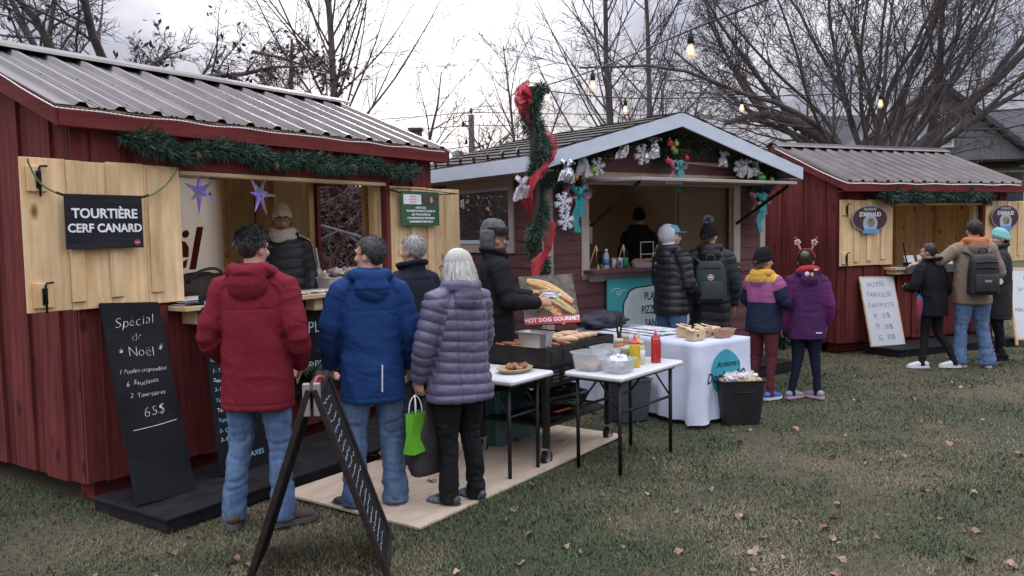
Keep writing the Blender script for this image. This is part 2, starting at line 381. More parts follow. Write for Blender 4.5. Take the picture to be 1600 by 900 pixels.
def stepped_wall_front(wall, x0, x1, z0, z1, pitch=.15, w=.185, phase=0.0):
    """board-on-board: every second board stands proud of its neighbours"""
    n = max(1, int(round((x1 - x0) / pitch))); p = (x1 - x0) / n
    for i in range(n):
        a, b = x0 + i * p, x0 + (i + 1) * p
        dz = random.uniform(-.006, .006)
        if i % 2 == 0: board(wall, 'board', a, b, .001, .021, z0 + dz, z1, RED)
        else: board(wall, 'board', max(x0, a - .025), min(x1, b + .025), -.022, 0, z0 + dz - .004, z1, RED)
def stepped_wall_side(wall, xf, sgn, y0, y1, z0, top, pitch=.15, drop=.09):
    n = max(1, int(round((y1 - y0) / pitch))); p = (y1 - y0) / n
    for i in range(n):
        a, b = y0 + i * p, y0 + (i + 1) * p
        tp = Slope(0, top.zr - top.ridge * top.k - drop, top.ridge, top.zr - drop)
        t = lambda q: tp(q)
        dz = random.uniform(-.008, .008)
        if i % 2 == 0: xs_ = (xf, xf + .02) if sgn < 0 else (xf - .02, xf)
        else:
            xs_ = (xf - .023, xf - .001) if sgn < 0 else (xf + .001, xf + .023); a, b = max(y0, a - .025), min(y1, b + .025)
        if callable(top): gable_board(wall, 'board', xs_[0], xs_[1], a, b, z0 + dz, tp, RED)
def pine_shutter(stall, name, x0, x1, z0, z1, label, latch_side, tilt=0.0, hinge_x=None, hooks=True):
    """four wide planks with three narrower ones over the joints"""
    hx = x0 if hinge_x is None else hinge_x
    o = empty(name, (hx, -.052, z0), tilt, stall); o['label'] = label
    W_, H_ = x1 - x0, z1 - z0; ox = x0 - hx
    MB().box(ox + .05, ox + W_ - .05, .018, .03, .08, .15).box(ox + .05, ox + W_ - .05, .018, .03, H_ - .15, H_ - .08).build('ledger', PINEH, o)
    cuts = [0, .255, .50, .745, 1.0]
    for i in range(4):
        a, b = ox + W_ * cuts[i], ox + W_ * cuts[i + 1]
        add('plank', boxmesh('plank', b - a - .003, .018, H_ + random.uniform(-.008, .008), PINE), o, (a + .0015, 0, random.uniform(-.004, .004)))
    for i, f in enumerate((.29, .53, .80)):
        add('batten', boxmesh('batten', .085 * W_, .016, H_ - .055 - .02 * i, PINE), o, (ox + W_ * f - .04 * W_, -.0175, .05 + .012 * i))
    for zc in (.09, H_ - .14):
        bx = ox + .03 if latch_side < 0 else ox + W_ - .15
        if hooks:
            add('latch_block', boxmesh('latch_block', .115, .02, .15, PINE), o, (bx, -.021, zc - .06))
            k = MB().box(bx + .045, bx + .075, -.035, -.022, zc - .04, zc + .06, .003)
            k.tube([(bx + .06, -.04, zc - .09), (bx + .06, -.04, zc + .075), (bx + .065, -.042, zc + .088), (bx + .105, -.044, zc + .09)], .007, 7)
            k.build('latch_bolt', BLACKM, o, True)
        else:
            k = MB().box(ox + W_ - .012, ox + W_ + .05, -.03, -.02, zc - .035, zc + .035, .003); k.tube([(ox + W_ + .02, -.035, zc - .05), (ox + W_ + .02, -.035, zc + .05)], .009, 8)
            k.build('hinge', BLACKM if zc < .3 else STEEL, o)
    return o
def ribbed_roof(stall, x0, x1, ye, ze, yr, zr, pitch, first, name='roof_sheet'):
    """ribbed metal sheets on one slope, one sheet every four ribs"""
    prof = [(-.5 * pitch, 0)]
    out = []
    ribs = np.arange(first, x1 + 1e-6, pitch)
    while ribs[0] - pitch > x0: ribs = np.insert(ribs, 0, ribs[0] - pitch)
    L_ = math.hypot(yr - ye, zr - ze); ny = np.array([0, -(zr - ze) / L_, (yr - ye) / L_])
    if yr < ye: ny = np.array([0, -(zr - ze) / L_, (yr - ye) / L_]) * -1; ny[2] = abs(ny[2])
    per = 4
    for g0 in range(0, len(ribs), per):
        rb = ribs[g0:g0 + per]; P = []
        xa = x0 if g0 == 0 else rb[0] - .5 * pitch; xb = x1 if g0 + per >= len(ribs) else rb[-1] + .5 * pitch
        P.append((xa, 0))
        for r_ in rb:
            P += [(r_ - .046, 0), (r_ - .018, .027), (r_ + .018, .027), (r_ + .046, 0)]
            for q in (pitch * .42, pitch * .58):
                if r_ + q + .014 < xb: P += [(r_ + q - .012, 0), (r_ + q - .005, .008), (r_ + q + .005, .008), (r_ + q + .012, 0)]
        P.append((xb, 0)); P = [p for p in P if xa <= p[0] <= xb]
        b = MB(); V = []
        for (yy, zz) in ((ye, ze), (yr, zr)):
            for thick in (.0, -.0015):
                for (x, h_) in P: V.append((x, yy + ny[1] * (h_ + thick), zz + ny[2] * (h_ + thick)))
        n = len(P); Fc = []
        for i in range(n - 1):
            Fc += [(i, i + 1, 2 * n + i + 1, 2 * n + i), (n + i + 1, n + i, 3 * n + i, 3 * n + i + 1), (n + i, n + i + 1, i + 1, i)]
        b._add(V, Fc); out.append(b.build(name, METAL, stall))
    return ribs, ny
def stall_red(Fm, label, W, D, z0, ze, zr, ox0, ox1, sill, head, door=None, inner='pale', shl=1.0, pitch=.245, first=-.07, ov=.27, ovx=.21, yr=None, name='market_stall', rz_top=None):
    S = thing(name, label, 'stall', Fm.o, Fm.rz)
    yr = yr or D / 2
    top = Slope(-ov, ze, yr, zr)                      # underside of the roof sheets
    under = ze - .02
    for y in (.12, D - .3): board(S, 'skid', -.02 + .12, W - .06, y, y + .16, 0, z0 + .02, REDH)
    MB().box(.05, W - .05, .05, D - .05, z0, z0 + .12).build('floor', PINEH, S)
    wt = top(0) - .03
    # front wall
    fw = MB().box(.03, ox0, .03, .05, z0, wt).box(ox1, W - .03, .03, .05, z0, wt).box(ox0, ox1, .03, .05, z0, sill - .03).box(ox0, ox1, .03, .05, head + .01, wt).build('front_wall', BOARDI, S)
    stepped_wall_front(fw, 0, ox0, z0, wt); stepped_wall_front(fw, ox1, W, z0, wt); stepped_wall_front(fw, ox0, ox1, z0, sill - .02)
    board(fw, 'header_board', ox0 - .32, ox1 + .12, -.046, -.024, head, wt - .02, REDH)
    board(fw, 'head_trim', ox0, ox1, -.05, .05, head - .03, head - .002, PINEH)
    for x in (ox0 - .001, ox1 - .049): board(fw, 'jamb', x, x + .05, .0525, .13, sill, head + .2, PINEI)
    for x in (ox1 + .001,): board(fw, 'jamb', x, x + .04, -.05, -.001, sill, head, RED)
    # side walls: planks outside, lining or bare planks inside
    for sgn, xf in ((-1, 0.0), (1, W)):
        xi = (xf + .024, xf + .03) if sgn < 0 else (xf - .03, xf - .024)
        sw = empty('side_wall', (0, 0, 0), 0, S)
        spans = [(0.03, D)] if not (door and sgn > 0) else [(0.03, door[0]), (door[1], D)]
        for a, b in spans:
            stepped_wall_side(sw, xf, sgn, a, b, z0, top, .2 if sgn < 0 else .15)
            n = max(1, int(round((b - a) / .19))); p = (b - a) / n
            for i in range(n):
                gable_board(sw, 'lining_plank', xi[0], xi[1], a + i * p + .002, a + (i + 1) * p - .002, z0 + .13, Slope(0, top(0) - .1, yr, top(yr) - .1), PINEI if inner == 'pine' else BOARDI)
        if door and sgn > 0:
            a, b = door
            gable_board(sw, 'board', xf - .022, xf, a, b, 2.22, Slope(0, top(0) - .09, yr, top(yr) - .09), RED)
            for y in (a - .05, b): board(sw, 'door_post', xf - .1, xf - .025, y, y + .05, z0 + .12, 2.3, PINEI)
            board(sw, 'door_stop', xf - .02, xf + .03, b - .035, b + .03, z0, 2.22, RED)
            board(sw, 'door_stop', xf - .02, xf + .03, a - .03, a + .01, z0, 2.22, RED)
        ys_ = np.linspace(.35, D - .35, 3)
        for y in ys_:
            if door and sgn > 0 and door[0] - .06 < y < door[1] + .06: continue
            xx = xi[1] if sgn < 0 else xi[0] - .07
            board(sw, 'stud', xx, xx + .07, y, y + .04, z0 + .13, top(y) - .12, PINEI)
        xx = xi[1] if sgn < 0 else xi[0] - .07
    HX = 2.95; zt_ = top(D) - .1      # unseen rear opening, added to let daylight into the stall
    bw = MB().box(HX, W - .06, D - .06, D - .05, z0 + .13, zt_).box(.06, HX - .001, D - .06, D - .05, z0 + .13, .95).box(.06, HX - .001, D - .06, D - .05, zt_ - .12, zt_).build('back_wall', BOARDI, S)
    n = int(W / .2)
    for i in range(n):
        xa, xb = i * W / n, (i + 1) * W / n - .003
        if xb > HX - .05: board(bw, 'board', xa, xb, D - .045, D - .02, z0, top(D) - .06, RED)
        else: board(bw, 'board', xa, xb, D - .045, D - .02, z0, .95, RED); board(bw, 'board', xa, xb, D - .045, D - .02, zt_ - .1, top(D) - .06, RED)
    for x in (HX + .01, .1): board(bw, 'stud', x, x + .04, D - .13, D - .0605, z0 + .13, top(D) - .12, PINEI)
    # roof
    ribs, ny = ribbed_roof(S, -ovx, W + ovx, -ov, ze, yr, zr, pitch, first)
    ribbed_roof(S, -ovx, W + ovx, 2 * yr + ov, ze, yr, zr, pitch, first)
    sh = MB()
    for s_ in (-1, 1):
        a = np.array([0, yr + s_ * (yr + ov - .02), ze + .02 * top.k * 0]); b = np.array([0, yr, zr])
        dn = np.array([0, s_ * .25, -1.]); dn /= np.linalg.norm(dn)
        q = []
        for x in (-ovx + .015, W + ovx - .015):
            for p in (a, b):
                for t in (.004, .022): q.append((x, p[1], p[2] - t))
        sh._add(q, [(0, 2, 6, 4), (1, 5, 7, 3), (0, 4, 5, 1), (0, 1, 3, 2), (4, 6, 7, 5)])
    sh.build('roof_deck', PINEH, S)
    rc = MB().prism([(yr - .13, zr - .13 * top.k + .042), (yr - .1, zr - .1 * top.k + .058), (yr, zr + .06), (yr + .1, zr - .1 * top.k + .058), (yr + .13, zr - .13 * top.k + .042), (yr, zr + .048)], W + 2 * ovx + .02, 'x', -ovx - .01)
    rc.build('ridge_cap', METAL, S)
    sc = MB()
    for r_ in np.concatenate([ribs + pitch * .5]):
        if r_ > W + ovx: continue
        for t in (.1, .5, .88):
            y = -ov + (yr + ov) * t; z = ze + (zr - ze) * t; sc.ball((r_, y + ny[1] * .003, z + ny[2] * .003), (.009, .009, .008), 6, 4)
    tag(sc.build('roof_screws', BLACKM, S), kind='stuff')
    board(S, 'fascia', -ovx + .01, W + ovx - .01, -ov + .012, -ov + .034, ze - .125, ze - .012, REDH)
    for x in (-ovx, W + ovx - .022):
        for s_ in (-1, 1):
            ya, yb = yr + s_ * (yr + ov - .012), yr + s_ * .001
            za, zb = ze - .012, zr - .014
            MB().prism([(ya, za - .113), (yb, zb - .113), (yb, zb), (ya, za)], .022, 'x', x).build('rake_board', REDY, S)
    MB().box(-ovx + .03, W + ovx - .03, -ov + .036, -.03, ze - .124, ze - .112).build('soffit', REDH, S)
    return S, top
S1, top1 = stall_red(F1, 'large dark red board stall at the left with pine shutters and ribbed metal roof', 3.5, 2.6, .15, 2.505, 3.085, .72, 2.80, 1.2, 2.16, door=(.84, 1.6), yr=1.3, ov=.13, ovx=.145, first=.014, pitch=.25)
pine_shutter(S1, 'shutter', -.33, .712, 1.265, 2.185, 'pine shutter folded back, carrying the black menu sign', -1, 0.0, .712)
pine_shutter(S1, 'shutter', 2.85, 3.92, 1.23, 2.13, 'pine shutter folded back, carrying the green sign', 1, 0.03, 2.85, hooks=False)
ct = MB().box(.60, 2.84, -.22, .28, 1.20, 1.235, .004).build('counter', PINEH, S1)
for x in (.72, 1.8, 2.7): MB().box(x, x + .09, -.16, .02, 1.10, 1.198, .004).build('counter_bracket', PINEH, ct)
S3, top3 = stall_red(F3, 'smaller dark red board stall at the right with two oval signs', 3.3, 2.3, .13, 2.27, 2.86, .95, 2.74, 1.10, 2.0, inner='pine', yr=1.15, ov=.25, ovx=.1, pitch=.225)
pine_shutter(S3, 'shutter', -.02, .94, 1.165, 2.04, 'pine shutter folded back with oval sign, nearer the middle stall', -1, 0.0, .94)
pine_shutter(S3, 'shutter', 2.80, 3.72, 1.14, 2.03, 'pine shutter folded back with oval sign at the right end', 1, 0.0, 2.80, hooks=False)
ct = MB().box(.82, 2.78, -.22, .25, 1.09, 1.125, .004).build('counter', PINEH, S3)
for x in (.86, 2.6): MB().box(x, x + .36 * (x < 1) + .09, -.18, .02, 1.03, 1.088, .004).build('counter_bracket', PINEH, ct)
# ------------------------------------------------------------------ middle stall: lap siding, low gable, hinged awning
S2 = thing('market_stall', 'maroon lap sided stall with pale blue gable boards and open awning, in the middle', 'stall', F2.o, F2.rz)
W2, D2 = 3.42, 2.5; EX = .148
PK, XL, XR = 1.55, -.42, 3.66; ZP, ZEV = 2.975, 2.44      # peak and eaves of the gable roof (top of fascia)
def roof2(x): return ZP - (PK - x) * (ZP - ZEV) / (PK - XL) if x < PK else ZP - (x - PK) * (ZP - ZEV) / (XR - PK)
O0, O1, SILL2, HEAD2 = .54, 2.87, 1.26, 2.2
def lap_front(parent, x0, x1, z):
    b = MB(); q = [(0, 0), (.012, 0), (.004, EX + .012), (-.0, EX + .012)]
    V = []
    za, zb = z, z + EX + .012
    zta = [min(zb, roof2(x) - .12) for x in (x0, x1)]
    if max(zta) < za + .02: return
    xa, xb = x0, x1
    if zta[0] < za + .01: xa = x0 + (x1 - x0) * .5
    V = [(xa, -.014, za), (xb, -.014, za), (xb, -.003, max(za + .004, zta[1])), (xa, -.003, max(za + .004, zta[0])),
         (xa, .0, za), (xb, .0, za), (xb, .0, max(za + .004, zta[1])), (xa, .0, max(za + .004, zta[0]))]
    b._add([(v[0] - xa, v[1], v[2] - za) for v in V], [(0, 1, 2, 3), (5, 4, 7, 6), (4, 5, 1, 0), (1, 5, 6, 2), (4, 0, 3, 7), (3, 2, 6, 7)])
    add('lap_board', b.mesh('lap_board', SIDING), parent, (xa, random.uniform(-.002, .002), za))
fw2 = MB().box(.02, O0, .001, .04, .2, 2.42).box(O1, W2 - .02, .001, .04, .2, 2.42).box(O0, O1, .001, .04, .2, SILL2 - .04).box(O0, O1, .001, .04, HEAD2, 2.42)
fw2.prism([(.0, 2.421), (W2 - .02, 2.421), (W2 - .02, roof2(W2) - .1), (PK, ZP - .12), (0.0, roof2(0) - .1)], .039, 'y', .001)
fw2 = fw2.build('front_wall', BOARDI, S2)
z = .12
while z < 2.85:
    if z + EX < SILL2 - .03: lap_front(fw2, .05, W2 - .05, z)
    elif z < HEAD2: lap_front(fw2, .05, O0 - .09, z); lap_front(fw2, O1 + .12, W2 - .05, z)
    else:
        # above the opening: shorten to the gable
        lo_, hi_ = .05, W2 - .05
        while roof2(lo_) - .12 < z + .06 and lo_ < PK: lo_ += .02
        while roof2(hi_) - .12 < z + .06 and hi_ > PK: hi_ -= .02
        if hi_ - lo_ > .15:
            lap_front(fw2, lo_, PK, z) if hi_ < PK else (lap_front(fw2, lo_, PK - .001, z), lap_front(fw2, PK + .001, hi_, z))
    z += EX
def lap_side(parent, xf, sgn, y0, y1, z):
    b = MB(); t = .012 * sgn
    V = [(t, 0, 0), (t, y1 - y0, 0), (t * .2, y1 - y0, EX + .012), (t * .2, 0, EX + .012), (0, 0, 0), (0, y1 - y0, 0), (0, y1 - y0, EX + .012), (0, 0, EX + .012)]
    Fq = [(0, 1, 2, 3), (5, 4, 7, 6), (4, 5, 1, 0), (1, 5, 6, 2), (4, 0, 3, 7), (3, 2, 6, 7)]
    b._add(V, [f[::-1] for f in Fq] if sgn < 0 else Fq)
    add('lap_board', b.mesh('lap_board', SIDINGY), parent, (xf, y0, z))
WY0, WY1, WZ0, WZ1 = .68, 1.95, 1.56, 2.2
for sgn, xf in ((-1, 0.0), (1, W2)):
    xa, xb = (xf + .001, xf + .03) if sgn < 0 else (xf - .03, xf - .001)
    sw = MB()
    if sgn < 0: sw.box(xa, xb, .041, WY0, .2, 2.4).box(xa, xb, WY1, D2, .2, 2.4).box(xa, xb, WY0, WY1, .2, WZ0).box(xa, xb, WY0, WY1, WZ1, 2.4)
    else: sw.box(xa, xb, .041, D2, .2, 2.4)
    sw = sw.build('side_wall', mat('stall_lining_tan', (.40, .30, .215), .8, (.46, .35, .255), 3), S2)
    z = .12
    while z < 2.3:
        if sgn < 0 and WZ0 - .09 < z + EX * .5 < WZ1 + .12:
            lap_side(sw, xf, sgn, .05, WY0 - .09, z); lap_side(sw, xf, sgn, WY1 + .09, D2 - .01, z)
        else: lap_side(sw, xf, sgn, .05, D2 - .01, z)
        z += EX
    if sgn < 0:
        wn_ = MB().box(-.03, .0, WY0 - .09, WY0, WZ0 - .1, WZ1 + .1).box(-.03, 0, WY1, WY1 + .09, WZ0 - .1, WZ1 + .1).box(-.03, 0, WY0, WY1, WZ1, WZ1 + .1).box(-.03, 0, WY0, WY1, WZ0 - .1, WZ0).build('window', TRIM, S2)
        MB().box(-.04, .03, WY0 + .002, WY1 - .002, WZ0 - .0, WZ0 + .045, .004).build('sill', FASCIA, wn_)
        MB().box(-.022, .01, WY0 + .002, WY1 - .002, WZ1 - .035, WZ1 - .002).build('head_bar', FASCIA, wn_)
        MB().box(.012, .018, WY0, WY1, WZ0, WZ1).build('pane', mat('dull_window_glass', (.05, .045, .045), .12, (.07, .065, .06), 2, alpha=.55), wn_)
    else:
        dr = MB().box(xa - .045, xa - .003, .56, 1.36, .32, 2.2, .004).build('door', mat('pale_door', (.58, .49, .37), .6, (.62, .53, .41), 3), S2)
        MB().box(xa - .06, xa - .046, .50, .559, .32, 2.26).box(xa - .06, xa - .046, 1.361, 1.42, .32, 2.26).box(xa - .06, xa - .046, .56, 1.36, 2.201, 2.26).build('door_frame', TRIM, dr)
        MB().tube([(xa - .045, 1.28, 1.25), (xa - .1, 1.28, 1.25)], .012).ball((xa - .11, 1.28, 1.25), .028).build('door_knob', STEEL, dr, True)
MB().box(2.3, W2 - .03, D2 - .04, D2, .2, 2.4).box(.03, 2.299, D2 - .04, D2, .2, 1.0).box(.03, 2.299, D2 - .04, D2, 2.2, 2.4).build('back_wall', MATS['stall_lining_tan'], S2)  # gap in the unseen part of this wall, added to brighten the interior
MB().box(.03, W2 - .03, .042, D2 - .041, .1, .3).build('floor', PINEH, S2)
MB().box(.1, W2 - .1, .1, .25, 0, .12).box(.1, W2 - .1, D2 - .3, D2 - .15, 0, .12).build('skid', BLACKP, S2)
for x in (-.05, W2 - .045): board(S2, 'corner_trim', x, x + .1, -.034, -.012, .14, roof2(x + .05) - .2, TRIM)
for y in (.001,): board(S2, 'corner_trim', -.034, -.013, -.011, .09, .14, 2.3, TRIM)
tr = MB().box(O0 - .105, O0 - .002, -.034, -.0155, SILL2 - .06, HEAD2 + .1).build('opening_trim', TRIM, S2)
MB().box(O1 + .002, O1 + .12, -.034, -.0155, SILL2 - .06, HEAD2 + .1).build('opening_trim', TRIM, S2)
MB().box(O0 - .001, O1 + .001, -.034, -.0155, HEAD2 + .002, HEAD2 + .1).build('opening_trim', TRIM, S2)
MB().box(O0 - .001, O1 + .001, -.034, -.0155, SILL2 - .12, SILL2 - .03).build('opening_trim', TRIM, S2)
MB().box(O0 - .09, O1 + .09, -.2, .25, SILL2 - .028, SILL2 + .012, .004).build('counter', SIDING, S2)
# roof of the middle stall
YF, YB = -.42, 2.85
for s_, (xa, xb) in enumerate(((XL, PK), (PK, XR))):
    za, zb = roof2(xa), roof2(xb)
    rf = MB().prism([(xa, za - .03), (xb, zb - .03), (xb, zb + .012), (xa, za + .012)], YB - YF, 'y', YF).build('roof_deck', mat('roof_plywood', (.12, .09, .08), .9, (.16, .125, .11), 5), S2)
    n = 14; dx = (xb - xa) / n
    for i in range(n):
        # shingle courses overlap downhill, slightly wavy at the front edge
        a = xa + i * dx if s_ == 0 else xb - (i + 1) * dx
        b_ = a + dx * 1.12 if s_ == 0 else a + dx
        a_ = a - .0 if s_ == 0 else a - dx * .12
        lift = lambda x: roof2(x) + .014 + (.010 if (s_ == 0 and x < a + dx * .5) or (s_ == 1 and x > a + dx * .5) else .003)
        m_ = MB(); nn = 20
        def fn(u, v, a_=a_, b_=b_, lift=lift):
            x = a_ + (b_ - a_) * u; y = YF - .03 + (YB - YF + .05) * v
            return (x, y + .012 * math.sin(x * 23 + v * 5) * (v < .02), lift(min(max(x, XL), XR)) + .005 * math.sin(y * 7 + i * 2.1))
        m_.grid(fn, 2, nn)
        add('shingle_course', m_.mesh('shingle_course', SHINGLE), rf)
    fb = MB().prism([(xa, za - .15), (xb, zb - .15), (xb, zb - .0), (xa, za - .0)], .025, 'y', YF - .026).build('gable_board', FASCIA, S2)
MB().box(XL - .02, XL + .0, YF - .024, YB, roof2(XL) - .15, roof2(XL) - .002).build('eave_board', FASCIA, S2)
MB().box(XR, XR + .02, YF - .024, YB, roof2(XR) - .15, roof2(XR) - .002).build('eave_board', FASCIA, S2)
MB().box(XL + .001, -.035, YF + .001, YB, 2.29, 2.3).build('soffit', TRIM, S2)
MB().box(W2 + .035, XR - .001, YF + .001, YB, 2.29, 2.3).build('soffit', TRIM, S2)
# awning panel hinged at the top of the opening, held out by two struts
aw = MB(); AWX0, AWX1 = .5, 2.95; aw.X = Matrix.Translation((0, -.035, HEAD2 + .03)) @ Matrix.Rotation(R(2.0), 4, 'X')
aw.box(AWX0, AWX1, -.86, -.004, -.012, .02, .003)
awn = aw.build('awning_panel', mat('awning_board', (.40, .35, .31), .7, (.46, .41, .37), 4, (1, 3, 1)), S2)
for x in (AWX0 + .06, AWX1 - .03):
    MB().bar((x, -.80, HEAD2 - .02), (x, -.03, 1.75), .028, .028).build('strut', BLACKM, awn)
MB().box(AWX0 + .5, AWX0 + .75, -.72, -.69, HEAD2 - .03, HEAD2 + .002).build('bracket', STEEL, awn)
# ------------------------------------------------------------------ platforms and plywood
def platform(Fm, x0, x1, y0, y1, h, label):
    t = thing('step_platform', label, 'platform', Fm.w(x0, y0), Fm.rz, 'black wooden steps before the stalls')
    MB().box(.01, x1 - x0 - .01, .01, y1 - y0 - .01, 0, h - .026).build('base', BLACKP, t)
    n = max(2, int((y1 - y0) / .2)); p = (y1 - y0) / n
    for i in range(n): board(t, 'plank', 0, x1 - x0, i * p + .002, (i + 1) * p - .002, h - .024, h + random.uniform(-.002, .002), BLACKP, c=.005)
platform(F1, -.02, 3.35, -.85, -.07, .085, 'long black wooden step in front of the left stall')
platform(F2, .9, 2.98, -.85, -.12, .13, 'black wooden step behind the burgundy leggings')
platform(F3, .38, 2.72, -.66, -.07, .10, 'black wooden step in front of the right stall')
PLY = mat('weathered_plywood', (.47, .36, .265), .85, (.60, .485, .375), 4, (1, 3, 1), bump=.25, bsc=40, detail=9)
pl = tag(MB().box(0, 2.52, 0, 1.2, .004, .02, .002).build('plywood_sheet', PLY, None, False, (-.55, 4.57, .004), (0, 0, R(90 - 34.9))), 'weathered plywood sheet lying flat on the grass before the left stall', 'plywood')
# ------------------------------------------------------------------ leaning panels
def panel(name, label, cat, B, T, xdir, group=None):
    """empty at the foot B, local y runs up to T, local x along xdir, local z outwards"""
    B, T = Vector(B), Vector(T); y = (T - B).normalized(); x = Vector(xdir); x = (x - y * x.dot(y)).normalized(); z = x.cross(y)
    o = thing(name, label, cat, (0, 0, 0), 0, group)
    o.matrix_world = Matrix(((x.x, y.x, z.x, B.x), (x.y, y.y, z.y, B.y), (x.z, y.z, z.z, B.z), (0, 0, 0, 1)))
    return o, (T - B).length
u1 = F1.m @ Vector((1, 0, 0)); u2 = F2.m @ Vector((1, 0, 0)); u3 = F3.m @ Vector((1, 0, 0))
pb, L_ = panel('chalkboard', 'tall narrow chalkboard reading Spécial de Noël, leaning on the left stall', 'chalkboard', F1.w(.205, -.52, .087), F1.w(.29, -.075, 1.285), u1)
MB().box(-.2, .2, 0, L_, -.012, .006, .003).build('panel', CHALK, pb)
for body, sz, x, y, sh, sp in (('Spécial', .092, .0, .875, .22, 1.05), ('de', .075, .0, .80, .2, 1), ('* Noël *', .092, .01, .72, .12, 1.0), ('1 Poulet crapaudine', .040, .0, .62, .3, 1.0), ('6  Saucisses', .044, -.02, .56, .25, 1.05), ('2  Tourtières', .042, .0, .50, .25, 1.05), ('65$', .088, .02, .41, .15, 1.1)):
    text(body, sz, CHALKW, pb, (x, y * L_ + .03, .0075), (0, 0, R(1.5)), shear=sh, spacing=sp, offset=-.0026 if sz > .07 else -.0008, wob=1.0)
MB().tube([(-.14, .35 * L_, .008), (.02, .36 * L_, .008), (.16, .375 * L_, .008)], .0025, 5).build('chalk_line', CHALKW, pb)
pb, L_ = panel('chalkboard', 'menu chalkboard with blue writing, behind the person in red', 'chalkboard', F1.w(.87, -.44, .087), F1.w(.93, -.20, 1.29), u1)
MB().box(-.21, .21, 0, L_, -.012, .006, .003).build('panel', CHALK, pb)
text('BOEUF', .075, CHALKB, pb, (-.185, L_ - .07, .0075), (0, 0, 0), align='LEFT')
for i in range(13):
    text(random.choice(['1- Tourte', '2- Cretons', 'Rillettes', '3- Pâté', 'Saucisson', 'Terrine', 'Cerf 12$', 'Canard 15$']), .038, CHALKB if i % 3 else CHALKW, pb, (-.185, L_ - .18 - i * .068, .0075), (0, 0, R(random.uniform(-2, 2))), align='LEFT', shear=.15, wob=1.0)
text('+ TAXES', .05, CHALKB, pb, (.06, .1, .0075), (0, 0, R(4)), shear=.1)
sg = thing('sign_board', 'black sign with white capital letters under the counter of the left stall', 'sign', F1.w(1.32, -.034, .42), F1.rz)
MB().box(0, 1.05, -.02, 0, 0, .76, .003).build('panel', CHALK, sg)
for body, sz, x, z in (('PLUS', .135, .64, .53), ('MOI', .135, .72, .37), ('EUROPLUS', .10, .53, .22)):
    text(body, sz, CHALKW, sg, (x, -.0215, z), (R(90), 0, 0), offset=-.001)
hs = thing('hanging_sign', 'black sign reading TOURTIÈRE CERF CANARD hung by green cord on the pine shutter', 'sign', F1.w(-.112, -.105, 1.64), F1.rz)
SLATE = mat('slate_print', (.016, .018, .023), .75, (.032, .034, .041), 3, (1, 1, 14), bump=.03, spec=.15)
MB().box(0, .5, -.006, .006, 0, .335, .002).build('panel', SLATE, hs)
SIGNW = mat('print_white', (.78, .79, .80), .7)
text('TOURTIÈRE', .082, SIGNW, hs, (.25, -.0075, .215), (R(90), 0, 0), offset=.0022, sx=1.0)
text('CERF CANARD', .073, SIGNW, hs, (.25, -.0075, .125), (R(90), 0, 0), offset=.002, sx=.98)
MB().tube([(.455, -.0068, .035), (.455, -.0078, .035)], .022, 14).build('emblem', mat('emblem_red', (.30, .03, .03), .6), hs)
text('Maître', .014, SIGNW, hs, (.455, -.0082, .035), (R(90), 0, 0), extrude=.0003)
MB().tube([(-.2, -.01, .53), (-.19, 0, .50), (-.14, 0, .40), (-.06, 0, .345), (.0, 0, .325)], .0055, 7, sub=4).build('cord', ROPE, hs, True)
MB().tube([(.5, 0, .325), (.58, 0, .345), (.68, 0, .41), (.76, .0, .50), (.80, .03, .535)], .0055, 7, sub=4).build('cord', ROPE, hs, True)
MB().tube([(.0, -.004, .325), (-.03, -.004, .335), (-.045, -.003, .34)], .008, 6).tube([(.5, -.004, .325), (.53, -.004, .332), (.55, -.003, .34)], .008, 6).build('hook', BLACKM, hs)
gs = thing('notice_sign', 'green printed notice tied to the pine shutter by dark elastic cord', 'sign', F1.w(2.935, -.10, 1.77), F1.rz)
GREEN = mat('notice_green', (.035, .115, .055), .5, (.04, .125, .06), 3)
MB().box(0, .55, -.005, .005, 0, .32, .002).build('panel', GREEN, gs)
MB().box(.03, .28, -.0075, -.0055, .2, .29).build('white_inset', SIGNW, gs)
ph = MB().box(.29, .52, -.0075, -.0055, .2, .29).build('photo_inset', mat('notice_photo', (.03, .03, .032), .5, (.15, .1, .08), 22), gs)
MB().ball((.43, -.0076, .245), (.022, .001, .03), 10, 6).build('portrait', mat('portrait_tone', (.55, .33, .22), .6), ph)
text('LINEA ROUL', .027, SIGNW, gs, (.275, -.0065, .168), (R(90), 0, 0), offset=.0006)
for i, b_ in enumerate(("HONORÉE D'AVOIR ÉTÉ ADMISE EN", "2021 POUR LES PRIX DE", "L'ENTREPRENEURIAT DES FEMMES", "CANADIENNES D'INFLUENCE")):
    text(b_, .026, SIGNW, gs, (.275, -.0065, .137 - i * .033), (R(90), 0, 0), offset=.0006)
REDP = mat('print_red', (.55, .06, .07), .6)
for i in range(3): text(('Prix femmes', 'entrepreneures', 'canadiennes')[i], .017, REDP, gs, (.155, -.0085, .27 - .024 * i), (R(90), 0, 0), extrude=.0004)
MB().tube([(-.13, .03, .33), (-.05, 0, .31), (0, 0, .30)], .009, 6).tube([(-.1, .02, .335), (.2, -.02, .34), (.6, -.01, .325), (.85, 0, .315)], .004, 6, sub=3).tube([(.55, 0, .30), (.62, 0, .305), (.85, 0, .315)], .006, 6).build('cord', BLACKM, gs, True)
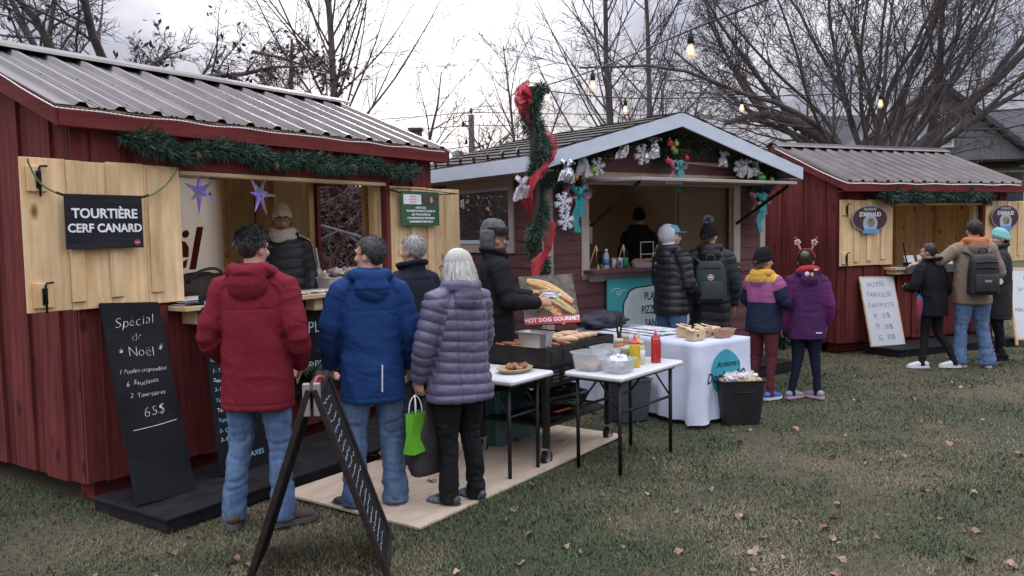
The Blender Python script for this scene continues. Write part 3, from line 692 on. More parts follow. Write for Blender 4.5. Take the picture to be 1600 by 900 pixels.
# A-frame board in the foreground, seen along its ridge
af = thing('a_frame_board', 'dark wooden A-frame chalkboard standing in the foreground grass', 'sign board', (-.965, 3.86, 0), R(7))
ABROWN = mat('dark_brown_wood', (.016, .010, .010), .6, (.03, .020, .018), 5, (1, 1, 6), bump=.1, spec=.3)
AHT, AHW, ALN = .965, .33, .56
for s_ in (-1, 1):
    A = lambda t, y, off=0.0: (s_ * (AHW * (1 - t) + .012 + off), y, AHT * t)
    n_out = Vector((AHT * s_, 0, AHW)).normalized()
    pn = MB(); q = [A(.06, .03), A(.97, .03), A(.97, ALN - .03), A(.06, ALN - .03)]
    V = [Vector(p) for p in q] + [Vector(p) - n_out * .01 for p in q]
    pn._add([tuple(v) for v in V], [(0, 1, 2, 3), (7, 6, 5, 4), (0, 4, 5, 1), (1, 5, 6, 2), (2, 6, 7, 3), (3, 7, 4, 0)])
    P = pn.build('panel', CHALK, af)
    for y in (.015, ALN - .015): MB().bar(A(0, y), A(1, y), .036, .03, up=tuple(n_out), c=.004).build('stile', ABROWN, P)
    for t in (.05, .98): MB().bar(A(t, .03), A(t, ALN - .03), .03, .035, up=tuple(n_out), c=.004).build('rail', ABROWN, P)
    lines = MB(); rr = random.Random(5)
    for i in range(17):
        t = .9 - i * .048; pts = []
        y0 = .07; y1 = ALN - .07 - rr.random() * .15; k = int((y1 - y0) / .018)
        for j in range(k):
            p = Vector(A(t + rr.uniform(-.009, .009), y0 + j * .018)) + n_out * .003; pts.append(tuple(p))
        lines.tube(pts, .0017, 4)
    lines.build('chalk_writing', mat('faded_chalk', (.20, .22, .25), .9, (.4, .42, .45), 25), P)
MB().box(-.042, -.008, .0, .03, AHT - .13, AHT + .03, .004).box(.008, .042, .0, .03, AHT - .13, AHT + .03, .004).build('hinge_plate', mat('worn_tin', (.30, .27, .26), .5, (.4, .37, .36), 9, metal=.5), af)
MB().tube([(.0, .12, AHT + .0), (.01, .16, AHT + .03), (.03, .2, AHT + .025), (.035, .22, AHT + .0)], .009, 7, sub=3).build('handle', mat('red_handle', (.33, .04, .04), .6), af, True)
# whiteboards by the right stall
wb, L_ = panel('whiteboard', 'white menu board listing tartiflette prices, leaning on the right stall', 'whiteboard', F3.w(.60, -.30, .102), F3.w(.63, -.06, 1.0), u3)
MB().box(-.3, .3, 0, L_, -.01, .004, .002).build('panel', WHITEB, wb)
for a, b_ in ((-.31, -.295), (.295, .31)): MB().box(a, b_, -.006, L_ + .006, -.012, .008).build('frame', PINE, wb)
for a, b_ in ((-.01, .006), (L_ - .006, L_ + .01)): MB().box(-.294, .294, a, b_, -.012, .008).build('frame', PINEH, wb)
for i, (b_, s_) in enumerate((('NOTRE', .1), ('FABULEUSE', .092), ('TARTIFLETTE', .082), ('P.  15$', .1), ('M.  20$', .1), ('G.  30$', .1))):
    text(b_, s_, MARK, wb, ((-.04, .0, .0, -.02, -.02, .0)[i], L_ - .1 - i * .142, .0055), (0, 0, R((1, -1, 0, 3, 1, 2)[i])), offset=-.0012, sx=.95, spacing=1.05, wob=1.0)
wb, L_ = panel('whiteboard', 'white board on a pine easel frame at the right edge of the picture', 'whiteboard', (7.30, 11.30, .02), (7.28, 11.55, 1.06), (.95, .3, 0))
MB().box(-.36, .36, .08, L_ - .03, -.01, .004, .002).build('panel', WHITEB, wb)
for a in (-.40, .362): MB().box(a, a + .036, -.02, L_ + .02, -.015, .012, .003).build('frame', PINE, wb)
for a in (.05, L_ - .03): MB().box(-.36, .36, a, a + .028, -.0155, .0115, .003).build('frame', PINEH, wb)
for s_ in (-.36, .36): MB().bar((s_, L_ - .1, -.02), (s_, .02, -.42), .03, .03).build('rear_leg', PINE, wb)
for i, b_ in enumerate(('Notre', 'Le CARIBOU', 'QUICHE', 'MAC & FROMAGE', '12$')): text(b_, .085, MARK, wb, (0, L_ - .14 - i * .15, .0055), (0, 0, R(2)), offset=-.001, shear=.1)
# turquoise sign of the middle stall
ts = thing('printed_sign', 'turquoise sign with white cloud panel reading PLATS PIZZA SANDWICH', 'sign', F2.w(.75, -.06, .52), F2.rz)
TURQ = mat('turquoise_print', (.045, .38, .40), .5, (.07, .43, .45), 2)
MB().box(0, 1.4, -.02, 0, 0, .64, .003).build('panel', TURQ, ts)
pts = []
for k in range(80):
    a = 2 * pi * k / 80; r_ = 1 + .05 * abs(math.sin(3.5 * a)); ca, sa = math.cos(a), math.sin(a)
    pts.append((.78 + .52 * r_ * math.copysign(abs(ca) ** .6, ca), .26 + .27 * r_ * math.copysign(abs(sa) ** .6, sa)))
MB().prism([(.78 + (x - .78) * 1.03, .26 + (z_ - .26) * 1.05) for x, z_ in pts], .002, 'y', -.0235).build('cloud_outline', BLACKM, ts)
cp = MB().prism(pts, .002, 'y', -.0265).build('cloud_panel', mat('print_pale', (.62, .72, .74), .6), ts)
PK_ = mat('print_black', (.012, .014, .016), .6)
for i, b_ in enumerate(('PLATS POUR', 'PIZZA & PÂTES', 'SANDWICH')): text(b_, .13, PK_, ts, (.80, -.0275, .42 - i * .155), (R(90), 0, 0), sx=.7, offset=.0015)
sw = MB().tube([(.06, -.0225, .50), (.1, -.0225, .53), (.17, -.0225, .53), (.2, -.0225, .49), (.16, -.0225, .46), (.13, -.0225, .485), (.16, -.0225, .5)], .005, 5, sub=4)
sw.tube([(.19, -.0225, .50), (.25, -.0225, .51), (.3, -.0225, .49)], .004, 5, sub=3).build('swirl', cp.data.materials[0], ts)
# oval signs on the right stall
def oval_sign(x, label, sx=1.0):
    o = thing('oval_sign', label, 'sign', F3.w(x, -.098, 1.60), F3.rz, 'oval signs of the right stall')
    W_ = .31 * sx; ell = [(W_ * math.cos(2 * pi * k / 40), .19 + .165 * math.sin(2 * pi * k / 40)) for k in range(40)]
    MB().prism([(a * 1.05, .19 + (b - .19) * 1.07) for a, b in ell], .004, 'y', -.002).build('rim', mat('print_greyblue', (.33, .38, .46), .6), o)
    MB().prism(ell, .003, 'y', -.006).build('face', mat('print_plum', (.065, .022, .03), .6), o)
    MB().prism([(.13 * math.cos(2 * pi * k / 24), .125 + .115 * math.sin(2 * pi * k / 24)) for k in range(24)], .003, 'y', -.0095).build('medallion', mat('print_sky', (.30, .45, .60), .6, (.45, .55, .62), 9), o)
    MB().prism([(.07 * math.cos(2 * pi * k / 24) + .01, .14 + .06 * math.sin(2 * pi * k / 24)) for k in range(24)], .003, 'y', -.0125).build('cheese', mat('print_brown', (.12, .07, .04), .6, (.45, .33, .2), 14), o)
    MB().prism([(-.15, -.005), (.15, -.005), (.12, .055), (-.12, .055)], .003, 'y', -.016).build('ribbon', mat('print_blue', (.12, .28, .55), .6), o)
    text('LES DÉLICES', .047, SIGNW, o, (0, -.0075, .315), (R(90), 0, 0), sx=.9 * sx)
    text("D'ARNAUD", .082, SIGNW, o, (0, -.0075, .245), (R(90), 0, 0), offset=.0022, sx=.93 * sx)
oval_sign(.46, "plum oval sign reading D'ARNAUD on the left shutter of the right stall")
oval_sign(3.16, "plum oval sign reading D'ARNAUD on the rightmost shutter", .93)
# ------------------------------------------------------------------ garlands, rope lights and ornaments
def needles(mb, P, Dm, n, rad, ln, wd, rs, up=.0, droop=0.0, flat=1.0):
    """n needle triangles scattered round the polyline P (m,3)"""
    seg = rs.integers(0, len(P) - 1, n); t = rs.random(n)[:, None]
    C_ = P[seg] * (1 - t) + P[seg + 1] * t; ax = P[seg + 1] - P[seg]; ax /= np.linalg.norm(ax, axis=1, keepdims=True)
    rv = rs.normal(size=(n, 3)); rv -= ax * np.sum(rv * ax, 1, keepdims=True); rv /= np.linalg.norm(rv, axis=1, keepdims=True)
    lump = .7 + .6 * vnoise(C_ * 8.0, 5)[:, None] + .25 * vnoise(C_ * 19.0, 6)[:, None]
    base = C_ + rv * rad * lump * np.sqrt(rs.random((n, 1)))
    d = rv + ax * rs.normal(size=(n, 1)) * .8 + np.array([0, 0, -droop]) + rs.normal(size=(n, 3)) * .35; d /= np.linalg.norm(d, axis=1, keepdims=True)
    s = np.cross(d, rs.normal(size=(n, 3))); s /= np.linalg.norm(s, axis=1, keepdims=True)
    l = ln * (.6 + .7 * rs.random((n, 1)))
    V = np.stack([base - s * wd / 2, base + s * wd / 2, base + d * l], 1).reshape(-1, 3)
    b0 = len(mb.v); mb.v.extend(map(tuple, V.tolist())); mb.f.extend([(b0 + 3 * i, b0 + 3 * i + 1, b0 + 3 * i + 2) for i in range(n)]); mb.m.extend([0] * n)
def garland(pts, n, rad, ln, wd, label, m, group=None, seed=1, name='garland', cones=0):
    rs = np.random.default_rng(seed); P = catmull(pts, 8); o0 = P[0].copy(); mb = MB(); needles(mb, P - o0, None, n, rad, ln, wd, rs, droop=.25)
    t = thing(name, label, 'garland', tuple(o0), 0, group)
    mb.build('foliage', m, t); MB().tube(P - o0, rad * .3, 6).build('stem', mat('garland_core', (.01, .018, .01), .9), t)
    for k in range(cones):
        q = P[int(len(P) * (k + 1) / (cones + 1))] - o0
        MB().ball((q[0] + .02, q[1] - rad * .8, q[2] - .03), (.022, .022, .032), 8, 6).build('pine_cone', mat('pine_cone', (.10, .055, .03), .8, (.2, .12, .07), 50, bump=.8, bsc=60), t, True)
    return t
def fp(Fm, pts): return [tuple(Fm.w(*p)) for p in pts]
garland(fp(F1, [(.28, -.10, 2.35), (.55, -.11, 2.31), (.72, -.12, 2.25), (.95, -.11, 2.325), (1.3, -.11, 2.30), (1.5, -.11, 2.255), (1.8, -.11, 2.30), (2.15, -.11, 2.26), (2.5, -.11, 2.31), (2.85, -.11, 2.25), (3.16, -.11, 2.28)]), 11000, .072, .055, .009, 'green fir garland with pine cones hung under the eaves of the left stall', NEEDLE, 'fir garlands on the stalls', 3, cones=3)
garland(fp(F3, [(.50, -.19, 2.14), (.8, -.2, 2.08), (1.1, -.2, 2.12), (1.4, -.2, 2.07), (1.75, -.2, 2.12), (2.05, -.2, 2.08), (2.4, -.2, 2.11), (2.7, -.2, 2.04)]), 5200, .085, .07, .014, 'green fir garland hung under the eaves of the right stall', NEEDLE, 'fir garlands on the stalls', 4)
def rope_light(pts, label, r=.008, bead=.03):
    P = catmull(pts, 10); t = thing('rope_light', label, 'string lights', tuple(P[0]), 0, 'white string lights along the eaves'); Q = P - P[0]
    MB().tube(Q, r * .55, 6).build('cable', LED, t, True)
    d = np.concatenate([[0], np.cumsum(np.linalg.norm(np.diff(Q, axis=0), axis=1))]); b = MB()
    for s_ in np.arange(0, d[-1], bead):
        q = [np.interp(s_, d, Q[:, i]) for i in range(3)]; b.ball(q, r, 6, 4)
    tag(b.build('bulbs', LED, t, True), kind='stuff')
ye, ze1 = -.145, 2.478
w_ = lambda k: .006 * math.sin(k * 2.7)
rope_light(fp(F1, [(-.17, 1.2, 3.03), (-.17, .8, 2.865), (-.17, .45, 2.735), (-.17, .19, 2.62), (-.165, -.1, 2.50)] + [(-.13 + .262 * k, ye, ze1 + w_(k)) for k in range(15)]), 'white string of tiny lights along the rake and eaves of the left stall', .006)
rope_light(fp(F3, [(-.125, 1.05, 2.81), (-.125, .6, 2.61), (-.125, .2, 2.43), (-.12, -.2, 2.27)] + [(-.05 + .3 * k, -.265, 2.245 + w_(k)) for k in range(12)]), 'white string of tiny lights along the eaves of the right stall', .010, .05)
# gable garland on the middle stall
gp = [(-.9 + .45, -.44, 2.10), (-.25, -.43, 2.22), (.02, -.3, 2.33), (.12, -.16, 2.40), (.42, -.15, 2.47), (.78, -.15, 2.58), (1.2, -.15, 2.69), (1.55, -.15, 2.76), (1.95, -.15, 2.68), (2.4, -.15, 2.58), (2.85, -.15, 2.45), (3.2, -.15, 2.35), (3.45, -.16, 2.27)]
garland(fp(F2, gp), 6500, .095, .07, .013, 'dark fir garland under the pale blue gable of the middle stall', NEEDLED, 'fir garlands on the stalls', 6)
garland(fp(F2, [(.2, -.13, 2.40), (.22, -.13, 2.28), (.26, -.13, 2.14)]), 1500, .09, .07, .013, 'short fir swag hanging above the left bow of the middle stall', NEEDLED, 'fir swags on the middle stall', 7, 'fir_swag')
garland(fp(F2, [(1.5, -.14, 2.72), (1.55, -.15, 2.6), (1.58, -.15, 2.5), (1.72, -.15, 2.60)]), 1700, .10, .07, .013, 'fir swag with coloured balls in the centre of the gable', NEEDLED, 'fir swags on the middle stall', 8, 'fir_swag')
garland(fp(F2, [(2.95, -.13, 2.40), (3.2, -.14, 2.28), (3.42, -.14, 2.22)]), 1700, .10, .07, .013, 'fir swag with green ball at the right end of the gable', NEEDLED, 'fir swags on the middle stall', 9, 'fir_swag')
FLAKE = mat('glitter_white', (.55, .58, .63), .35, (.72, .75, .8), 60)
TULLE = mat('white_tulle', (.70, .70, .74), .6, (.8, .8, .84), 30, alpha=.62)
TEALT = mat('teal_tulle', (.03, .32, .34), .55, (.06, .42, .43), 9, (1, 1, 3), alpha=.9)
PINKT = mat('pink_tulle', (.50, .20, .26), .55, (.6, .3, .36), 9, alpha=.75)
REDT = mat('red_tulle', (.42, .012, .03), .5, (.6, .05, .07), 11, (3, 3, .5), alpha=.78)
SILV = mat('silver_foil', (.6, .62, .68), .22, (.75, .77, .82), 40, metal=.8, bump=.4, bsc=60)
def snowflake(p, r, label):
    o = thing('snowflake', label, 'ornament', tuple(F2.w(*p)), F2.rz, 'white snowflakes on the middle stall'); b = MB()
    for k in range(6):
        a = pi * k / 3 + .26; d = Vector((math.cos(a), 0, math.sin(a)))
        b.bar((0, 0, 0), tuple(d * r), .014, .035 * r / .1, up=(0, 1, 0))
        for t in (.45, .75):
            for s_ in (-1, 1):
                e = Vector((math.cos(a + s_ * .9), 0, math.sin(a + s_ * .9))); b.bar(tuple(d * r * t), tuple(d * r * t + e * r * .3), .012, .026 * r / .1, up=(0, 1, 0))
    b.build('arms', FLAKE, o)
for p, r_, lb in (((-.16, -.47, 1.98), .105, 'upper white snowflake beside the garland wrapped pole'), ((-.12, -.46, 1.80), .095, 'lower white snowflake beside the garland wrapped pole'), ((.52, -.2, 2.37), .10, 'white snowflake left of the silver bells under the gable'), ((1.13, -.24, 2.52), .115, 'white snowflake next to the silver gift bundle under the gable'), ((2.73, -.24, 2.42), .10, 'white snowflake on the right slope of the gable')): snowflake(p, r_, lb)
def strip(b, P, W_, ruffle=.0, seed=0, n=5):
    """cloth strip along P (m,3); W_ (m,3) half-width vectors"""
    P = np.array(P, float); W_ = np.array(W_, float); V = []; m_ = len(P)
    for i in range(m_):
        nrm = np.cross(W_[i], P[min(i + 1, m_ - 1)] - P[max(i - 1, 0)]); nrm /= np.linalg.norm(nrm) + 1e-9
        for k in range(n + 1):
            t = 2 * k / n - 1; V.append(P[i] + W_[i] * t + nrm * ruffle * math.sin(k * 2.4 + i * .55 + seed))
    b._add(V, [(i * (n + 1) + k, i * (n + 1) + k + 1, (i + 1) * (n + 1) + k + 1, (i + 1) * (n + 1) + k) for i in range(m_ - 1) for k in range(n)])
def bell(p, h, label, m=TULLE):
    """crumpled tulle or foil gathered at the top, flaring in irregular folds"""
    o = thing('tulle_bell', label, 'ornament', tuple(F2.w(*p)), F2.rz, 'tulle bells and bundles on the middle stall'); rr = random.Random(label); b = MB(); k_ = h / .25
    for q in range(5):
        dx = rr.uniform(-.09, .09); dz = rr.uniform(.0, .08); P_ = catmull([(0, 0, h * .9), (dx * .5, -.03, h * .65), (dx, -.04 + rr.uniform(-.03, .03), h * .3 + dz), (dx * 1.3, -.02, dz * .5)], 5)
        P_ = P_ * np.array([k_, k_, 1]); strip(b, P_, [((.02 + .035 * i / len(P_)) * k_, .02 * math.sin(q), .01) for i in range(len(P_))], .016 * k_, rr.random() * 6, 6)
    for sg_ in (-1, 1):
        lp = catmull([(0, 0, h * .9), (sg_ * .05 * k_, -.03, h * 1.08), (sg_ * .09 * k_, -.03, h * .95), (0, -.01, h * .88)], 5); strip(b, lp, [(0, .03 * k_, .015)] * len(lp), .01, sg_)
    b.build('tulle', m, o, True)
    if m is SILV or h < .19: MB().ball((rr.uniform(-.03, .03), -.03, h * .35), (.05 * k_, .04 * k_, .055 * k_), 12, 9).build('bell', SILV, o, True)
    return o
b0 = bell((.25, -.25, 2.25), .25, 'white tulle bell over a red heart above the left bow')
MB().ball((-.012, -.02, .06), (.032, .02, .03), 10, 7).ball((.016, -.02, .06), (.03, .02, .03), 10, 7).build('heart', mat('heart_red', (.5, .02, .04), .4), b0, True)
bell((.80, -.24, 2.46), .2, 'silver foil bell on the left slope of the gable', SILV)
bell((1.27, -.26, 2.47), .22, 'silver gift bundle left of the central bow', SILV)
bell((-.14, -.5, 2.17), .2, 'silver bell at the left end of the gable garland', SILV)
bell((2.42, -.24, 2.42), .16, 'white tulle bundle on the right slope of the gable')
bell((2.78, -.26, 2.30), .2, 'white tulle bell right of the awning middle')
bell((2.98, -.25, 2.32), .18, 'silver bell beside the green ball', SILV)
bell((-.62, -.42, 1.98), .22, 'tulle bow left of the wrapped pole, before the side window')
def ornament(p, r, c, label):
    o = thing('ball_ornament', label, 'ornament', tuple(F2.w(*p)), F2.rz, 'coloured balls in the gable garland')
    MB().ball((0, 0, 0), r, 14, 10).build('ball', mat('ball_%s' % c, dict(green=(.05, .32, .07), red=(.5, .03, .04), lime=(.3, .45, .04), orange=(.5, .2, .05))[c], .25, metal=.3), o, True)
    MB().tube([(0, 0, r * .9), (0, 0, r * 1.25)], r * .25, 8).build('cap', STEEL, o)
for i, (p, r_, c, lb) in enumerate((((3.08, -.28, 2.30), .06, 'green', 'large glossy green ball at the right end of the gable'), ((3.3, -.26, 2.29), .035, 'lime', 'small lime ball right of the green ball'), ((1.52, -.27, 2.66), .04, 'red', 'upper red ball in the central swag'), ((1.60, -.27, 2.57), .04, 'green', 'green ball low in the central swag'), ((1.62, -.27, 2.66), .035, 'lime', 'lime ball high in the central swag'), ((1.48, -.28, 2.46), .035, 'red', 'red ball left above the central bow'), ((1.78, -.28, 2.50), .03, 'red', 'red ball right of the central bow'), ((.12, -.26, 2.20), .035, 'red', 'red ball low on the left swag'), ((.17, -.27, 2.24), .03, 'orange', 'orange ball on the left swag'), ((.42, -.25, 2.33), .035, 'lime', 'lime ball right of the tulle bell'), ((1.56, -.28, 2.60), .03, 'orange', 'orange ball in the central swag'))): ornament(p, r_, c, lb)
def bow(p, s, label, two=True):
    o = thing('ribbon_bow', label, 'bow', tuple(F2.w(*p)), F2.rz, 'teal and pink bows on the middle stall')
    b = MB()
    for sg_, m_ in ((-1, 0), (1, 0)):
        loop = catmull([(0, 0, 0), (sg_ * .09, -.03, .06), (sg_ * .16, -.04, .02), (sg_ * .12, -.05, -.05), (0, -.03, 0)], 5) * s; strip(b, loop, [(0, .05 * s, .02 * s)] * len(loop), .008, sg_)
        tail = catmull([(0, 0, 0), (sg_ * .08, -.03, -.06), (sg_ * .13, -.02, -.2)], 6) * s; strip(b, tail, [(.05 * s, .01, 0)] * len(tail), .01, sg_ + 2)
    b.build('pink_loops', PINKT, o, True)
    b = MB(); b.ball((0, -.06 * s, 0), (.05 * s, .04 * s, .05 * s))
    for sg_ in (-1, 1):
        loop = catmull([(0, -.04, 0), (sg_ * .05, -.08, .05), (sg_ * .09, -.08, .0), (0, -.05, -.01)], 5) * s; strip(b, loop, [(0, .04 * s, .02 * s)] * len(loop), .008, sg_)
    tail = catmull([(0, -.06, 0), (-.02, -.07, -.12), (-.04, -.06, -.25), (-.02, -.05, -.42)], 6) * s; strip(b, tail, [(.055 * s, .012, 0)] * len(tail), .014, 1)
    tail = catmull([(0.02, -.06, 0), (.04, -.07, -.1), (.04, -.06, -.26)], 6) * s; strip(b, tail, [(.045 * s, .012, 0)] * len(tail), .012, 3)
    b.build('teal_ribbon', TEALT, o, True)
bow((.24, -.17, 2.10), 1.0, 'teal and pink ribbon bow on the left of the stall opening')
bow((1.63, -.27, 2.42), .72, 'small teal and pink bow in the middle of the gable')
bow((3.17, -.16, 2.06), 1.0, 'teal and pink ribbon bow right of the awning strut')
# string of dark bulbs on the left eave of the middle stall
for k in range(9):
    y = -.1 + k * .28; o = thing('eave_bulb', 'small dark bulb clipped on the left roof edge of the middle stall', 'light bulb', tuple(F2.w(XL - .01, y, roof2(XL) + .015)), F2.rz + .1 * k, 'dark bulbs on the roof edge')
    MB().tube([(0, 0, 0), (0, 0, .03)], .015, 7).build('socket', BLACKM, o); MB().rings([(.03, .012, .012), (.05, .02, .02), (.075, .012, .012), (.085, .003, .003)], 8).build('glass', mat('dark_bulb', (.03, .03, .035), .2), o, True)
# pole wrapped with garland and red tulle
PX, PY = .24, 7.95
pole = thing('wrapped_pole', 'tall pole wound with fir garland and a red tulle ribbon', 'pole', (PX, PY, 0))
MB().tube([(0, 0, 0), (0.015, 0, 1.6), (-.02, 0, 3.08)], [.045, .042, .035], 10).build('post', mat('dark_post', (.05, .035, .03), .8), pole)
hel = np.array([(.02 + .055 * math.cos(t * 5.2), .055 * math.sin(t * 5.2), z_) for t, z_ in ((k / 60 * 3.6, 1.28 + 1.82 * k / 60) for k in range(61))])
fol = MB(); needles(fol, hel, None, 6500, .085, .065, .011, np.random.default_rng(21), droop=.3); fol.build('foliage', NEEDLE, pole)
rib = MB(); Pz = []; Wv = []
for k in range(90):
    t = k / 89; a = -2.1 - t * 2 * pi * 2.0; z_ = 3.0 - t * 1.72; r_ = .12 + .02 * math.sin(t * 20)
    Pz.append((.02 + r_ * math.cos(a), r_ * math.sin(a), z_)); Wv.append((.085 * math.cos(a + .5), .02, .135 + .035 * math.sin(t * 9)))
strip(rib, Pz, Wv, .02, 2, 7); rib.build('ribbon', REDT, pole, True)
bw_ = MB()
for i, (dx, dz) in enumerate(((-.09, .04), (-.11, -.02), (-.06, .06))):
    loop = catmull([(-.03, -.07, 2.98), (-.03 + dx, -.13, 3.0 + dz), (-.03 + dx * 1.25, -.10, 2.94 + dz), (-.03 + dx * .6, -.12, 2.9 + dz), (-.03, -.07, 2.97)], 6); strip(bw_, loop, [(.0, .06, .035)] * len(loop), .02, i)
bw_.build('ribbon_bow', REDT, pole, True)
# two iridescent star lanterns in the left stall
def star(p, r, label, rot):
    o = thing('star_lantern', label, 'star lantern', tuple(F1.w(*p)), F1.rz, 'iridescent stars in the left stall')
    IR = mat('iridescent_foil', (.30, .10, .62), .18, (.06, .50, .62), 26, metal=.55, lo=.42, hi=.58, emit=(.42, .16, .8, .1)); IR2 = mat('iridescent_pale', (.62, .30, .62), .18, (.15, .55, .62), 34, metal=.55, lo=.42, hi=.58, emit=(.4, .35, .7, .05))
    MB().ball((0, 0, 0), r * .26, 12, 8).build('core', IR, o, True)
    rs = random.Random(rot)
    dirs = [(math.cos(rot + k * pi / 3 + pi / 6), rs.uniform(-.35, .35), math.sin(rot + k * pi / 3 + pi / 6)) for k in range(6)] + [(.2, -1, .2), (-.3, -1, -.3), (.1, 1, 0)]
    for d in dirs:
        d = np.array(d); d /= np.linalg.norm(d); L_ = r * (1.15 if d[2] < -.7 else rs.uniform(.85, 1.0)) * (.5 if abs(d[1]) > .7 else 1)
        MB().tube([d * r * .1, d * r * .3, d * L_], [.22 * r, .13 * r, .003], 5).build('spike', IR if rs.random() < .5 else IR2, o)
    MB().tube([(0, 0, r * .2), (0, 0, 2.13 - p[2])], .002, 4).build('string', BLACKM, o)
star((.99, .12, 2.03), .145, 'iridescent violet star lantern hanging left in the stall opening', .05)
star((1.53, .12, 2.025), .15, 'iridescent violet star lantern hanging above the red jacket', .45)
# ------------------------------------------------------------------ inside and on the counter of the left stall
def translucent(name, c):
    m = bpy.data.materials.new(name); m.use_nodes = True; t = m.node_tree; N = t.nodes; b = N['Principled BSDF']; b.inputs['Base Color'].default_value = (*c, 1); b.inputs['Roughness'].default_value = .8
    tr = N.new('ShaderNodeBsdfTranslucent'); tr.inputs['Color'].default_value = (*c, 1); nz = N.new('ShaderNodeTexNoise'); nz.inputs['Scale'].default_value = 3; mr = N.new('ShaderNodeMapRange'); mr.inputs['To Min'].default_value = .4; mr.inputs['To Max'].default_value = .6; t.links.new(nz.outputs['Fac'], mr.inputs['Value'])
    mx = N.new('ShaderNodeMixShader'); t.links.new(mr.outputs[0], mx.inputs[0]); t.links.new(b.outputs[0], mx.inputs[1]); t.links.new(tr.outputs[0], mx.inputs[2]); t.links.new(mx.outputs[0], N['Material Output'].inputs['Surface']); MATS[name] = m; return m
bn = thing('banner', 'cream banner with red script letters on the back wall of the left stall', 'banner', F1.w(1.35, 2.5, .9), F1.rz)
MB().grid(lambda u, v: (1.62 * u, -.006 + .006 * math.sin(u * 9 + v * 3), 1.42 * v), 16, 12).build('sheet', translucent('cream_print', (.82, .73, .60)), bn)
REDS = mat('script_red', (.26, .03, .03), .7)
text('Noël', .62, REDS, bn, (.66, -.0135, .66), (R(90), 0, 0), shear=.25, offset=.012)
text('marché de', .17, mat('script_brown', (.14, .09, .06), .7), bn, (.5, -.0135, 1.08), (R(90), 0, 0), shear=.25)
text('de Sherbrooke', .15, MATS['script_brown'], bn, (.72, -.0135, .34), (R(90), 0, 0), shear=.25)
for (x, z_, r_) in ((1.36, 1.27, .045), (1.47, 1.26, .022), (.5, 1.27, .04)):
    MB().prism([((r_ if k % 2 == 0 else r_ * .42) * math.sin(pi * k / 5) + x, (r_ if k % 2 == 0 else r_ * .42) * math.cos(pi * k / 5) + z_) for k in range(10)], .002, 'y', -.0145).build('star_print', MATS['script_brown'], bn)
MB().box(1.625, 1.67, -.02, .02, -.3, 1.42).build('frame', PINEI, bn)
def paper_pile(Fm, x, y, z, w, d, h, label, n=4, m=None, seed=0):
    o = thing('paper_stack', label, 'papers', Fm.w(x, y, z), Fm.rz); rr = random.Random(seed)
    for i in range(n):
        def fn(u, v, i=i):
            return (w * (u - .5) + rr.uniform(-.004, .004), d * (v - .5), h * (i + 1) / n + .004 * math.sin(u * 6 + i) + .003 * math.sin(v * 7 + i * 2) - .004)
        s_ = MB().grid(fn, 6, 4); s_.build('sheet', m or PWHITE, o, False, (rr.uniform(-.02, .02), rr.uniform(-.02, .02), 0), (0, 0, rr.uniform(-.12, .12)))
paper_pile(F1, .80, -.05, 1.237, .34, .3, .04, 'crumpled white paper stack at the left end of the pine counter', 5, mat('wax_paper', (.62, .60, .58), .5, (.7, .68, .66), 9), 1)
for k in range(6): paper_pile(F1, 1.66 + k * .19, -.10, 1.237, .17, .15, .012, '%s printed card from the left on the pine counter' % ('first', 'second', 'third', 'fourth', 'fifth', 'sixth')[k], 2, mat('card_pale', (.58, .62, .68), .5, (.66, .69, .74), 5), k)
# dark bag at the back of the counter
def crumple(name, c, r, m, parent, seed=0, n=11, mm=8):
    b = MB(); b.ball((0, 0, 0), 1.0, n, mm); P = np.array(b.v); g = np.random.default_rng(seed); j = 1 + .55 * (g.random((len(P), 1)) - .5); P = P * j + g.normal(size=P.shape) * .08; P = P * np.array(r) + np.array(c); b.v = [tuple(p) for p in P]; return b.build(name, m, parent)
def blob(name, c, r, m, parent, noise=.15, sc=6, n=26, mm=18, seed=0, sq=1.0):
    b = MB(); b.ball((0, 0, 0), 1.0, n, mm); P = np.array(b.v); P = np.sign(P) * abs(P) ** sq
    P = P * (1 + noise * vnoise(P * sc * .35, seed)[:, None] + noise * .5 * vnoise(P * sc, seed + 1)[:, None]) * np.array(r) + np.array(c)
    b.v = [tuple(p) for p in P]; return b.build(name, m, parent, True)
dk = thing('duffel_bag', 'dark brown bag slumped on the counter behind the paper stack', 'bag', F1.w(1.22, .55, 1.16), F1.rz)
BAGD = mat('dark_canvas', (.03, .026, .022), .85, (.055, .048, .04), 8, bump=.4, bsc=25)
blob('body', (0, 0, .13), (.27, .14, .13), BAGD, dk, .18, 7, seed=3, sq=.7)
MB().tube([(-.15, -.12, .2), (-.05, -.15, .28), (.1, -.15, .29), (.2, -.12, .2)], .012, 6, sub=4).build('strap', BAGD, dk, True)
MB().box(-.35, 1.9, -.3, .3, -.03, 0, .003).build('shelf', PINEH, S1, False, (1.22, .58, 1.158))
